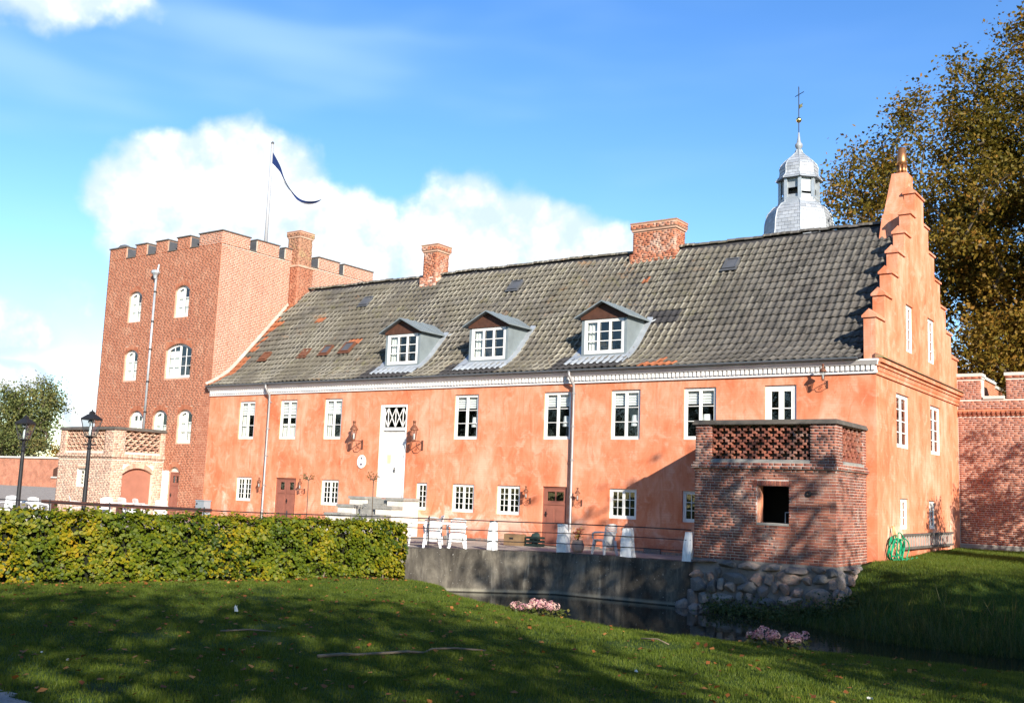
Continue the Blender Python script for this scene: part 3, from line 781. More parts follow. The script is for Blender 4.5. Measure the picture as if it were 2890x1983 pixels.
for h in gh[2:4]: window(house, GA, *h, 2, 1, 4, sash=0.05, bar=0.03)
for h in gh[4:]: window(house, GA, *h, 2, 1, 3, sash=0.05, bar=0.03)
for h in gh: room(house, GA, h[0]-0.15, h[1]+0.15, h[2]-0.1, h[3]+0.1, 0.16 if h[3] > 7 else 1.2)
# moulded brick band across the gable
gb_ = MB(); gb_.fbox(GA, -0.02, DEPTH+0.02, 5.33, 5.42, 0, 0.05); gb_.fbox(GA, -0.02, DEPTH+0.02, 5.42, 5.56, 0, 0.03); gb_.fbox(GA, -0.04, DEPTH+0.05, 5.56, 5.66, 0, 0.12); gb_.fbox(GA, -0.06, DEPTH+0.08, 5.66, 5.78, 0, 0.19)
band = gb_.build('string_course', 'limewash', house)
y = 0.05
dm = MB().box(0, 0.055, -0.04, 0.04, -0.055, 0.055).mesh('dentil', 'limewash')
while y < DEPTH:
    put('dentil', dm, (0.03, y, 5.49), band); y += 0.16
tl_ = MB(); n = 40
for i in range(n):
    y0, y1 = -0.08+(DEPTH+0.2)*i/n, -0.08+(DEPTH+0.2)*(i+1)/n-0.01
    tl_.add([(0.24, y0, 5.785), (0.24, y1, 5.785), (0.24, y1, 5.83), (0.24, y0, 5.83), (0.0, y0, 5.93), (0.0, y1, 5.93), (0, y0, 5.785), (0, y1, 5.785)], ((0, 1, 2, 3), (3, 2, 5, 4), (0, 3, 4, 6), (1, 7, 5, 2)))
tl_.build('band_tiles', 'brick_mossy', house)

# white cornice with dentils
cn = MB(); cn.fbox(FA, XT+0.01, 0.045, 5.36, 5.44, 0, 0.06); cn.fbox(FA, XT+0.01, 0.03, 5.44, 5.59, 0, 0.035)
cn.add([(XT+0.01, -0.04, 5.59), (0.06, -0.04, 5.59), (0.06, -0.13, 5.59), (XT+0.01, -0.13, 5.59), (XT+0.01, -0.22, 5.70), (0.10, -0.22, 5.70), (0.10, -0.22, 5.745), (XT+0.01, -0.22, 5.745), (XT+0.01, -0.0, 5.745), (0.10, -0.0, 5.745), (0.06, 0, 5.59), (XT+0.01, 0, 5.59)],
       ((0, 1, 2, 3), (3, 2, 5, 4), (4, 5, 6, 7), (7, 6, 9, 8), (1, 10, 9, 6, 5, 2), (0, 3, 4, 7, 8, 11)))
corn = cn.build('cornice', 'cornice_white', house)
dm = MB().box(-0.045, 0.045, -0.075, 0, -0.0745, 0.0745).mesh('dentil', 'cornice_white')
x = XT+0.12
while x < 0.02:
    put('dentil', dm, (x, -0.034, 5.516), corn); x += 0.142
# gutter and downpipes
gt_ = MB(); n = 6
prof = [(-0.295-0.06*math.cos(math.pi*i/n), 5.79-0.06*math.sin(math.pi*i/n)) for i in range(n+1)]
for (y0, z0), (y1, z1) in zip(prof, prof[1:]):
    gt_.quad((XT+0.02, y0, z0), (-0.42, y0, z0), (-0.42, y1, z1), (XT+0.02, y1, z1)); gt_.quad((XT+0.02, y0*1.0+0.006, z0+0.006), (XT+0.02, y1+0.006, z1+0.006), (-0.42, y1+0.006, z1+0.006), (-0.42, y0+0.006, z0+0.006))
gt_.poly([(-0.42, y, z) for y, z in prof])
gt_.build('gutter', 'gutter_grey', house)
for px in (-24.5, -9.77):
    p = MB(); p.tube([(px-0.10, -0.295, 5.75), (px-0.10, -0.295, 5.62), (px-0.04, -0.24, 5.46), (px, -0.14, 5.30), (px, -0.12, 5.1), (px, -0.12, 0.25), (px, -0.2, 0.10)], 0.048, 8)
    dp = p.build('downpipe', 'pipe_grey', house, True)
    for z in (5.0, 3.9, 2.8, 1.6, 0.6):
        k = MB(); k.tube([(px, -0.12, z), (px, -0.12, z+0.06)], 0.058, 8); k.fbox(FA, px-0.012, px+0.012, z+0.01, z+0.05, 0, 0.08); k.build('bracket', 'pipe_grey', dp)

# ------------------------------------------------------------------ roof
PROF = [(-0.30, 5.80), (0.1, 6.00), (0.59, 6.30), (1.0, 6.62), (1.35, 6.99), (4.9, 10.92)]
SL = [0]
for p, q in zip(PROF, PROF[1:]): SL.append(SL[-1]+math.hypot(q[0]-p[0], q[1]-p[1]))
def rp(s, h=0.0):
    s = max(-0.3, min(s, SL[-1]))
    for i in range(len(PROF)-1):
        if s <= SL[i+1] or i == len(PROF)-2: break
    t_ = (s-SL[i])/(SL[i+1]-SL[i]); p, q = PROF[i], PROF[i+1]; L = SL[i+1]-SL[i]
    dy, dz = (q[0]-p[0])/L, (q[1]-p[1])/L
    return p[0]+(q[0]-p[0])*t_-dz*h, p[1]+(q[1]-p[1])*t_+dy*h
def roof_z(y):
    for p, q in zip(PROF, PROF[1:]):
        if p[0] <= y <= q[0]: return p[1]+(q[1]-p[1])*(y-p[0])/(q[0]-p[0])
    return PROF[-1][1]
def roof_s(y):
    for i, (p, q) in enumerate(zip(PROF, PROF[1:])):
        if p[0] <= y <= q[0]: return SL[i]+(SL[i+1]-SL[i])*(y-p[0])/(q[0]-p[0])
    return SL[-1]
rb = MB()
for (y0, z0), (y1, z1) in zip(PROF, PROF[1:]):
    rb.quad((XT, y0, z0-0.03), (-GT, y0, z0-0.03), (-GT, y1, z1-0.03), (XT, y1, z1-0.03))
rb.quad((XT, 4.9, 10.89), (-GT, 4.9, 10.89), (-GT, 10.5, 5.7), (XT, 10.5, 5.7))
rb.quad((XT, -0.30, 5.77), (XT, 0, 5.752), (-GT, 0, 5.752), (-GT, -0.30, 5.77))
roof = rb.build('roof', 'roof_tile_dark', house)
DORM = [-17.94, -13.85, -9.045]
TW, TE, TLN = 0.245, 0.352, 0.43
def tile_local():
    us = np.linspace(0, 1, 9); V = []; 
    def h(u): return -0.020*math.sin(math.pi*u/0.56) if u < 0.56 else 0.040*math.sin(math.pi*(u-0.56)/0.44)
    for y, z0 in ((0.0, 0.058), (TLN, 0.004)):
        for u in us:
            yy = y + (0.018*math.sin(math.pi*min(1, u/0.56)) - 0.02 if y == 0 else 0)
            V.append((u*(TW+0.025)-0.0125, yy, z0+h(u)*(1.0 if y == 0 else 0.8)))
    for u in us: V.append((u*(TW+0.025)-0.0125, 0.018*math.sin(math.pi*min(1, u/0.56)) - 0.012, 0.058+h(u)-0.040))
    F = [(i, i+1, i+10, i+9) for i in range(8)] + [(i+18, i+19, i+1, i) for i in range(8)]
    return np.array(V), np.array(F)
TV, TF = tile_local()
rows = int((SL[-1]-0.12)/TE); cols = int((-GT-XT)/TW)
tiles = []
for r in range(rows):
    s = r*TE-0.02; (ya, za), (yb, zb) = rp(s), rp(s+TLN)
    th = math.atan2(zb-za, yb-ya)
    for cix in range(cols):
        x0 = XT+0.06+cix*TW; xc = x0+TW/2
        if any(abs(xc-d) < 0.78 and 0.75 < (ya+yb)/2 < 1.95 for d in DORM): continue
        k = 'n'; hsh = random.random()
        if xc < XT+0.55-0.02*r*0 and r < rows-2 and random.random() < (0.85 if xc < XT+0.3 else 0.45): k = 'o'
        elif hsh > 0.9985 or (r == 1 and -6.9 < xc < -6.5) or (r == 0 and -7.2 < xc < -6.1) or (abs(xc+21.9) < 0.36 and r == 8) or (abs(xc+25.2) < 0.3 and r == 13): k = 'o'
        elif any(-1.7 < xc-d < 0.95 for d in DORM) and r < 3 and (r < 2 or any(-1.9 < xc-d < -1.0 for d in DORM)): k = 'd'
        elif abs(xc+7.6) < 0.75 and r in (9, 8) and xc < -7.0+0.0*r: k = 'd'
        sg = 0.035*math.sin(xc*0.9+r*0.25)*math.sin(xc*0.37+1.0+r*0.1)+random.uniform(-0.006, 0.006)
        tiles.append((x0+random.uniform(-0.009, 0.009), ya-sg*0.7, za+sg*0.7, th+random.uniform(-0.012, 0.012), random.uniform(-0.012, 0.012), k))
def tdist(t_): return (Vector((t_[0], t_[1], t_[2]))-CAM).length
near = set(sorted([i for i, t_ in enumerate(tiles) if t_[5] == 'n'], key=lambda i: tdist(tiles[i]))[:300])
tme = np_mesh('roof_tile', TV, TF, 'roof_tile', None, True)
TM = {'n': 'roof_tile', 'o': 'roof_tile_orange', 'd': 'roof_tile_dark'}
bucket = {'n': [], 'o': [], 'd': []}
for i, (x0, ya, za, th, rz, k) in enumerate(tiles):
    if i in near:
        put('roof_tile', tme, (x0, ya, za), roof, (th, 0, rz))
    else: bucket[k].append((x0, ya, za, th, rz))
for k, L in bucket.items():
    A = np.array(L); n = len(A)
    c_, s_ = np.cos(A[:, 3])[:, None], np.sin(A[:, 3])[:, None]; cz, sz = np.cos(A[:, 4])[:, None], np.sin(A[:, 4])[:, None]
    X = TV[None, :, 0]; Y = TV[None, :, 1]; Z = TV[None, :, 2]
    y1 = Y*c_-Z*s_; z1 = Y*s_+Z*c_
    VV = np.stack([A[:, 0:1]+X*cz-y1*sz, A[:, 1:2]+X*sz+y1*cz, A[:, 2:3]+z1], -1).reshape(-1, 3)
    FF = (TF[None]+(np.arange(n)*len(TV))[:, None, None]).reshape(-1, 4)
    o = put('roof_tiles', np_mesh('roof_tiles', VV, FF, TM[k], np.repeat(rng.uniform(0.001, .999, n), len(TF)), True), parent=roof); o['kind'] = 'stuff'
# ridge tiles
rt = MB(); n = 6
for (xa, xb, r0) in ((0, 0.37, 0.115),):
    for i in range(n):
        a0, a1 = math.pi*i/n, math.pi*(i+1)/n
        rt.quad((xa, -r0*math.cos(a0)*1.15, r0*math.sin(a0)-0.05), (xb, -r0*0.9*math.cos(a0)*1.15, r0*0.9*math.sin(a0)-0.05), (xb, -r0*0.9*math.cos(a1)*1.15, r0*0.9*math.sin(a1)-0.05), (xa, -r0*math.cos(a1)*1.15, r0*math.sin(a1)-0.05))
    rt.poly([(xa, -r0*math.cos(math.pi*i/n)*1.15, r0*math.sin(math.pi*i/n)-0.05) for i in range(n+1)])
rtm = rt.mesh('ridge_tile', 'roof_tile', True)
x = XT+0.1
while x < -GT-0.75:
    put('ridge_tile', rtm, (x, 4.9, 10.945+0.03*math.sin(x*0.9+5)*math.sin(x*0.37+3)+random.uniform(-0.018, 0.018)), roof); x += 0.335
# mortar verge against the tower
vm = MB()
for i in range(16):
    s0, s1 = SL[-1]*i/16, SL[-1]*(i+1)/16; (ya, za), (yb, zb) = rp(s0, 0.05), rp(s1, 0.05); (yc, zc), (yd, zd) = rp(s0, 0.14), rp(s1, 0.14)
    vm.quad((XT+0.10, ya, za), (XT+0.10, yb, zb), (XT+0.015, yd, zd), (XT+0.015, yc, zc))
    vm.quad((XT+0.10, ya, za-0.05), (XT+0.10, yb, zb-0.05), (XT+0.10, yb, zb), (XT+0.10, ya, za))
vm.build('verge_mortar', 'mortar_verge', house)

# dormers
for cx in DORM:
    yf = 0.52; hw = 0.87; zb0 = 6.16; ze = 7.64
    D_ = FR((cx, yf, 0), (1, 0, 0))
    wz = (6.40, 7.575); ww = 0.755
    mb = MB(); wall_cells(mb, D_, -hw, hw, zb0, ze, [(-ww, ww, *wz)], reveal=0.1)
    dorm = mb.build('dormer', 'zinc', house)
    for s_ in (-1, 1):
        ck = MB(); yb_ = 1.98; x = cx+s_*hw
        pts = [(x, yf, zb0), (x, yf, ze), (x, yb_, ze), (x, 1.35, 6.95), (x, 1.0, 6.6), (x, 0.6, 6.25)]
        ck.poly(pts if s_ < 0 else pts[::-1]); ck.build('cheek', 'zinc', dorm)
        # roof slope
        sb = MB(); e0 = cx+s_*1.04; yfr = 0.28; z0, z1 = 7.60, 8.13
        P0 = [(cx, yfr, z1), (e0, yfr, z0), (e0, 2.0, z0), (cx, 2.5, z1)]
        Q0 = [(a_, b_, c_+0.045) for a_, b_, c_ in P0]
        sb.add(P0+Q0, ((0, 1, 2, 3), (7, 6, 5, 4), (0, 4, 5, 1), (1, 5, 6, 2), (2, 6, 7, 3)) if s_ > 0 else ((3, 2, 1, 0), (4, 5, 6, 7), (1, 5, 4, 0), (2, 6, 5, 1), (3, 7, 6, 2)))
        for y in (0.7, 1.15, 1.6):   # standing seams
            sb.bar((cx, y, z1+0.06), (e0, y, z0+0.06), 0.025, 0.03)
        sb.build('dormer_roof', 'zinc', dorm)
        # lead flashing along the cheek
        lf = MB(); n = 9; i0, i1 = (hw-0.01), (hw+0.34 if s_ < 0 else hw+0.20)
        ys = [0.30+(2.02-0.30)*i/n for i in range(n+1)]
        for ya, yb2 in zip(ys, ys[1:]):
            sa, sb2 = roof_s(ya), roof_s(yb2); (y0, z0_), (y1, z1_) = rp(sa, 0.085), rp(sb2, 0.085)
            w0 = i1 if s_ < 0 else i1
            q = [(cx+s_*i0, y0, z0_+0.02), (cx+s_*w0, y0, z0_), (cx+s_*w0, y1, z1_), (cx+s_*i0, y1, z1_+0.02)]
            lf.quad(*(q if s_ > 0 else q[::-1]))
            q = [(cx+s_*w0, y0, z0_), (cx+s_*w0, y0, z0_-0.06), (cx+s_*w0, y1, z1_-0.06), (cx+s_*w0, y1, z1_)]
            lf.quad(*(q if s_ > 0 else q[::-1]))
        lf.build('flashing', 'lead', dorm)
        tipm = MB(); tipm.bar((e0-s_*0.02, 1.9, 7.62), (e0+s_*0.22, 2.16, 7.80), 0.10, 0.03); tipm.build('valley_lead', 'lead', dorm)
    ap = MB(); n = 52; x0, x1 = cx-hw-0.33, cx+hw+0.19
    ya, yb2 = 0.02, 0.54
    for i in range(n):   # apron dressed over the tile waves
        xa, xb = x0+(x1-x0)*i/n, x0+(x1-x0)*(i+1)/n
        ha, hb2 = (0.075+0.028*math.sin(xx*2*math.pi/TW) for xx in (xa, xb))
        pts = []
        for xx, hh in ((xa, ha), (xb, hb2)):
            y0, z0 = rp(roof_s(ya)-0.02*math.sin(xx*2*math.pi/TW), hh); y1, z1 = rp(roof_s(yb2), 0.09); pts.append(((xx, y0, z0), (xx, y1, z1)))
        ap.quad(pts[0][0], pts[1][0], pts[1][1], pts[0][1])
        ap.quad((pts[0][0][0], pts[0][0][1], pts[0][0][2]-0.03), (pts[1][0][0], pts[1][0][1], pts[1][0][2]-0.03), pts[1][0], pts[0][0])
    ap.build('apron', 'lead', dorm)
    pd = MB(); pd.add([(cx-0.93, yf-0.04, 7.642), (cx+0.93, yf-0.04, 7.642), (cx, yf-0.04, 8.12)], ((0, 1, 2),)); pd.fbox(D_, -hw-0.02, hw+0.02, 7.575, 7.64, 0, 0.05); pd.build('pediment', 'wood_brown', dorm)
    # window 3 x 3
    fm = MB(); dd = -0.02
    fm.fbox(D_, -ww, -ww+0.06, *wz, dd-0.06, dd+0.03); fm.fbox(D_, ww-0.06, ww, *wz, dd-0.06, dd+0.03); fm.fbox(D_, -ww+0.06, ww-0.06, wz[0], wz[0]+0.07, dd-0.06, dd+0.03); fm.fbox(D_, -ww+0.06, ww-0.06, wz[1]-0.06, wz[1], dd-0.06, dd+0.03)
    fm.build('window_frame', 'white_paint', dorm)
    sh = MB(); xs = [-ww+0.06, -0.21, 0.24, ww-0.06]
    for x in xs[1:-1]: sh.fbox(D_, x-0.05, x+0.05, wz[0]+0.07, wz[1]-0.06, dd-0.05, dd+0.02)
    za_, zb_ = wz[0]+0.07, wz[1]-0.06; xs2 = [(-ww+0.10, -0.26), (-0.16, 0.19), (0.29, ww-0.10)]
    for xa, xb in xs2:
        sh.fbox(D_, xa-0.04, xa, za_, zb_, dd-0.04, dd+0.012); sh.fbox(D_, xb, xb+0.04, za_, zb_, dd-0.04, dd+0.012); sh.fbox(D_, xa, xb, za_, za_+0.045, dd-0.04, dd+0.012); sh.fbox(D_, xa, xb, zb_-0.045, zb_, dd-0.04, dd+0.012)
        for r in (1, 2):
            z = za_+0.045+(zb_-za_-0.09)*r/3; sh.fbox(D_, xa, xb, z-0.014, z+0.014, dd-0.035, dd+0.008)
    sh.build('casement', 'white_paint', dorm)
    for xa, xb in xs2:
        for r in range(3):
            z0 = za_+0.045+(zb_-za_-0.09)*r/3; z1 = za_+0.045+(zb_-za_-0.09)*(r+1)/3
            MB().quad(D_.p(xa, z0, dd-0.02), D_.p(xb, z0, dd-0.02), D_.p(xb, z1, dd-0.02), D_.p(xa, z1, dd-0.02)).build('pane', 'glass', dorm)
    cu = MB()
    for i in range(6):
        xa, xb = -ww+0.07+i*0.06, -ww+0.07+(i+1)*0.06; cu.quad(D_.p(xa, wz[0], -0.13+0.03*(i % 2)), D_.p(xb, wz[0], -0.13+0.03*((i+1) % 2)), D_.p(xb, wz[1], -0.13+0.03*((i+1) % 2)), D_.p(xa, wz[1], -0.13+0.03*(i % 2)))
    cu.build('curtain', 'curtain', dorm)
    room(dorm, D_, -hw+0.02, hw-0.02, 6.3, ze-0.01, 0.9)

# roof lights
for (x, y, w, L) in ((-26.75, 1.52, 0.45, 0.5), (-24.3, 1.55, 0.45, 0.5), (-23.1, 1.62, 0.48, 0.55), (-21.95, 1.68, 0.55, 0.6), (-23.1, 3.85, 0.5, 0.6), (-15.1, 3.88, 0.5, 0.6), (-5.95, 3.85, 0.5, 0.6)):
    s = roof_s(y); (ya, za), (yb, zb) = rp(s-L/2, 0.12), rp(s+L/2, 0.10)
    th = math.atan2(zb-za, yb-ya); U = Vector((1, 0, 0)); V_ = Vector((0, math.cos(th), math.sin(th)))
    S = FR((x, ya, za), U, V_)
    m = MB(); b_ = 0.05
    m.fbox(S, -w/2, -w/2+b_, 0, L, -0.1, 0.03); m.fbox(S, w/2-b_, w/2, 0, L, -0.1, 0.03); m.fbox(S, -w/2+b_, w/2-b_, 0, b_, -0.1, 0.03); m.fbox(S, -w/2+b_, w/2-b_, L-b_, L, -0.1, 0.03)
    m.fbox(S, -w/2-0.05, w/2+0.05, -0.10, 0, -0.03, -0.01)
    sk = m.build('roof_light', 'copper_brown' if x < -20 and y < 3 else 'clad_dark', house)
    g_ = MB(); g_.fbox(S, -w/2+b_, w/2-b_, b_, L-b_, -0.03, 0.0); g_.build('pane', 'clad_dark' if x > -24 else 'copper_brown', sk)

# chimneys
def brick_stack(name, x0, x1, y0, y1, z0, z1, m, parent, mo='mortar_red', cap=0.05, faces=('f', 'r'), singles=False):
    b = MB(); b.box(x0, x1, y0, y1, z0, z1); b.box(x0-cap, x1+cap, y0-cap, y1+cap, z1-0.28, z1-0.20); b.box(x0-cap*1.6, x1+cap*1.6, y0-cap*1.6, y1+cap*1.6, z1-0.20, z1+0.0)
    ch = b.build(name, mo, parent)
    for side in ('f', 'r'):
        F = FR((0, y0, 0), (1, 0, 0)) if side == 'f' else FR((x1, 0, 0), (0, 1, 0))
        A, B = (x0, x1) if side == 'f' else (y0, y1)
        brick_stuff('bricks', F, brick_rects(A, B, z0, z1-0.29), m, ch)
        F2 = FR((0, y0-cap*1.6, 0), (1, 0, 0)) if side == 'f' else FR((x1+cap*1.6, 0, 0), (0, 1, 0))
        brick_stuff('bricks', F2, brick_rects(A-cap*1.6, B+cap*1.6, z1-0.185, z1-0.03), m, ch)
    t_ = MB(); t_.box(x0-cap*1.9, x1+cap*1.9, y0-cap*1.9, y1+cap*1.9, z1, z1+0.05); t_.build('cap', 'brick_mossy', ch)
    return ch
c2_ = brick_stack('chimney', -20.5, -19.75, 4.5, 5.3, 10.2, 12.15, 'brick_chimney', house)
b = MB(); b.box(-20.60, -19.68, 4.40, 5.36, 10.1, 10.75); b.build('base', 'pale_stain', c2_)
for Fk, A_, B_ in ((FR((0, 4.40, 0), (1, 0, 0)), -20.60, -19.68), (FR((-19.68, 0, 0), (0, 1, 0)), 4.40, 5.36)):
    brick_stuff('bricks', Fk, [r for r in brick_rects(A_, B_, 10.1, 10.75) if random.random() < 0.75], 'brick_chimney', c2_, 0.008)
c3_ = brick_stack('chimney', -10.2, -8.45, 4.5, 5.3, 10.2, 11.86, 'brick_chimney', house)
b = MB(); b.box(-10.30, -8.36, 4.42, 5.36, 10.1, 10.72); cb = b.build('base', 'mortar_red', c3_)
brick_stuff('bricks', FR((0, 4.42, 0), (1, 0, 0)), brick_rects(-10.30, -8.36, 10.3, 10.72), 'brick_chimney', c3_)
brick_stuff('bricks', FR((-8.36, 0, 0), (0, 1, 0)), brick_rects(4.42, 5.36, 10.3, 10.72), 'brick_chimney', c3_)
# sloping painted stack behind the gable top with a copper pot
b = MB()
lv = [(10.0, -1.10, -GT, 4.25, 5.85), (11.05, -0.98, -GT, 4.35, 5.75), (11.1, -0.95, -GT, 4.42, 5.7), (12.5, -0.76, -0.28, 4.72, 5.42)]
for z, x0, x1, y0, y1 in lv: b.v += [(x0, y0, z), (x1, y0, z), (x1, y1, z), (x0, y1, z)]
for i in range(3):
    for j in range(4): b.f.append((i*4+j, i*4+(j+1) % 4, i*4+4+(j+1) % 4, i*4+4+j)); b.c.append(0)
b.f.append((12, 13, 14, 15)); b.c.append(0)
gc = b.build('gable_chimney', 'limewash', house)
p = MB()
for k in range(7):
    a_ = 2*math.pi*k/7; p.tube([(-0.52+0.13*math.cos(a_), 5.06+0.13*math.sin(a_), 12.49), (-0.52+0.12*math.cos(a_), 5.06+0.12*math.sin(a_), 12.86)], 0.05, 6)
p.lathe([(0.17, 12.84), (0.155, 13.0), (0.15, 13.22), (0.13, 13.24), (0.12, 13.42), (0.06, 13.45)], -0.52, 5.06, 12)
p.build('chimney_pot', 'copper', gc, True)

# ================================================================== BRICK TOWER
TL = -36.85; TD = 9.78; TZ = 12.19
tower = thing('brick_tower', 'tall square red brick tower with battlements and arched white windows', 'tower')
th_ = [(-34.94, -33.97, 9.03, 10.51, 0.22), (-31.44, -30.44, 9.03, 10.51, 0.22), (-34.90, -33.91, 6.25, 7.70, 0.22), (-31.79, -29.97, 6.25, 7.82, 0.28), (-30.58, -29.58, 3.33, 4.82, 0.24), (-32.35, -31.34, 3.00, 4.82, 0.26), (-34.12, -33.12, 2.8, 4.82, 0.28)]
tdoor = (-30.86, -30.14, 0.0, 2.28, 0.22)
mb = MB(); wall_cells(mb, FA, TL, XT, -0.35, TZ, th_+[tdoor], reveal=0.15)
tw = mb.build('front_wall', 'mortar_red', tower)
hr = [(a-0.0, b+0.0, c, e+0.12) for a, b, c, e, r in th_+[tdoor]]
br = brick_rects(TL, XT, 0.0, TZ, hr)
nr, fr_ = split_near(FA, br, 300)
brick_objs('brick', FA, nr, 'brick_tower', tw, 0.0062, 0.0008); brick_stuff('bricks', FA, fr_, 'brick_tower', tw, 0.0062, 0.0008)
for (a, b, c, e, r) in th_+[tdoor]:   # brick arches over the openings
    arc = arch_pts(a-0.0, b+0.0, e-r, r, 14); arc2 = arch_pts(a-0.06, b+0.06, e-r+0.06, r+0.17, 14); am = MB()
    for i in range(14):
        g = 0.06; p0, p1, q0, q1 = arc[i], arc[i+1], arc2[i], arc2[i+1]
        L_ = lambda s, t_, k: (s[0]+(t_[0]-s[0])*k, s[1]+(t_[1]-s[1])*k)
        w_ = [L_(p0, p1, g), L_(p0, p1, 1-g), L_(q0, q1, 1-g), L_(q0, q1, g)]
        am.add([FA.p(*x, 0.016) for x in w_]+[FA.p(*x, -0.01) for x in w_], ((0, 1, 2, 3), (4, 5, 1, 0), (1, 5, 6, 2), (2, 6, 7, 3), (3, 7, 4, 0)), random.uniform(0.01, 0.99))
    am.build('arch_bricks', 'brick_tower', tw)
    # spandrel infill either side of the ring
    sp_ = MB()
    for i in range(14):
        p0, p1 = arc[i], arc[i+1]; sp_.quad(FA.p(*p0, 0.006), FA.p(*p1, 0.006), FA.p(p1[0], e+0.125, 0.006), FA.p(p0[0], e+0.125, 0.006))
    sp_.build('spandrel', 'brick_flat', tw)
for i, (a, b, c, e, r) in enumerate(th_):
    if i == 3: window(tower, FA, a, b, c, e, 2, 2, 3, d=-0.10, fw=0.07, arch=r, frame='white_paint', curtain=[(0.03, 0.45, 0.0, 0.8)])
    elif i == 6:
        window(tower, FA, a, b, c, e, 2, 1, 2, d=-0.10, fw=0.17, arch=r, frame='white_paint', curtain=[(0.05, 0.95, 0.0, 0.78)])
    else: window(tower, FA, a, b, c, e, 2, 1, 3 if e-c < 1.6 else 3, d=-0.10, fw=0.07, sash=0.06, arch=r, frame='white_paint', curtain=[(0.03, 0.5, 0.0, 0.86), (0.5, 0.78, 0.0, 0.62)])
    room(tower, FA, a-0.1, b+0.1, c-0.1, e+0.1, 0.8)
plank_door('tower_door', FA, (tdoor[0], tdoor[1], 0.0, 2.05), 1, 'door_brown', parent=tower, d=-0.09)
m = MB(); arc = arch_pts(tdoor[0], tdoor[1], 2.06, 0.22, 12)
m.poly([FA.p(x, y, -0.10) for x, y in ([(tdoor[0], 2.04)]+arc+[(tdoor[1], 2.04)])[::-1]]); m.build('door_tympanum', 'mortar_pale', tower)
m = MB(); m.fbox(FA, -31.06, -30.87, 0, 2.1, 0.0, 0.22); m.build('door_jamb', 'white_paint', tower)
# side, back and far walls
SA = FR((XT, 0, 0), (0, 1, 0))
mb = MB(); wall_cells(mb, SA, 0, TD, 4.5, TZ); sw = mb.build('side_wall', 'mortar_pale', tower)
brick_stuff('bricks', SA, brick_rects(0, TD, 5.6, TZ), 'brick_tower_side', sw, 0.0062, 0.0008)
m = MB(); m.quad((TL, TD, -0.3), (TL, 0, -0.3), (TL, 0, TZ), (TL, TD, TZ)); m.quad((XT, TD, -0.3), (TL, TD, -0.3), (TL, TD, TZ), (XT, TD, TZ)); m.quad((TL, 0.02, 11.6), (XT, 0.02, 11.6), (XT, TD, 11.6), (TL, TD, 11.6)); m.build('back_wall', 'brick_flat', tower)
# merlons
def merlon(x0, x1, y0, y1, z0=TZ, z1=12.76, sides='x'):
    b = MB(); b.box(x0, x1, y0, y1, z0-0.02, z1); mo = b.build('merlon', 'mortar_pale' if abs(x1-XT) < 0.01 else 'mortar_red', tower)
    if abs(y0) < 0.01: brick_stuff('bricks', FR((0, y0, 0), (1, 0, 0)), brick_rects(x0, x1, z0, z1), 'brick_tower', mo, 0.0062, 0.0008)
    if abs(x1-XT) < 0.01: brick_stuff('bricks', FR((x1, 0, 0), (0, 1, 0)), brick_rects(y0, y1, z0, z1), 'brick_tower_side', mo, 0.0062, 0.0008)
    c_ = MB(); c_.box(x0-0.04, x1+0.04, y0-0.045, y1+0.04, z1+0.002, z1+0.055); c_.build('coping', 'coping_dark', mo)
    if 'x' in sides:
        if abs(x1-XT) > 0.01: MB().box(x1+0.002, x1+0.02, y0+0.06, y1, z0, z1-0.04).build('cladding', 'clad_dark', mo)
        MB().box(x0-0.02, x0-0.002, y0+0.06, y1, z0, z1-0.04).build('cladding', 'clad_dark', mo)
    if 'y' in sides:
        if y0 > 0.01: MB().box(x0, x1-0.06, y0-0.02, y0-0.002, z0, z1-0.04).build('cladding', 'clad_dark', mo)
        MB().box(x0, x1-0.06, y1+0.002, y1+0.02, z0, z1-0.04).build('cladding', 'clad_dark', mo)
for a, b in ((TL, -35.5), (-34.75, -33.9), (-33.2, -32.3), (-31.61, -30.67)): merlon(a, b, 0, 0.55)
merlon(-30.03, XT, 0, 1.58, sides='xy')
for a, b in ((2.0, 3.33), (3.72, 4.9), (5.91, 7.31), (7.66, TD)): merlon(XT-0.55, XT, a, b, sides='y')
sc = MB()
for a, b in ((-35.5, -34.75), (-33.9, -33.2), (-32.3, -31.61), (-30.67, -30.03)): sc.box(a+0.03, b-0.03, -0.035, 0.5, TZ+0.003, TZ+0.05)
for a, b in ((1.58, 2.0), (3.33, 3.72), (4.9, 5.91), (7.31, 7.66)): sc.box(XT-0.5, XT+0.035, a+0.03, b-0.03, TZ+0.003, TZ+0.05)
sc.build('crenel_sill', 'coping_dark', tower)
# chimney standing against the tower
tc_ = brick_stack('chimney', -28.75, -27.95, 4.15, 4.95, 9.6, 13.62, 'brick_mossy', tower, cap=0.04)
b = MB(); b.box(-28.78, -27.88, 4.07, 5.02, 9.4, 11.9); b.box(-28.80, -27.84, 4.03, 5.06, 11.9, 12.0); tb_ = b.build('base', 'mortar_red', tc_)
brick_stuff('bricks', FR((0, 4.07, 0), (1, 0, 0)), brick_rects(-28.42, -27.88, 9.6, 11.88), 'brick_tower', tc_)
brick_stuff('bricks', FR((-27.88, 0, 0), (0, 1, 0)), brick_rects(4.07, 5.02, 9.6, 11.88), 'brick_tower', tc_)
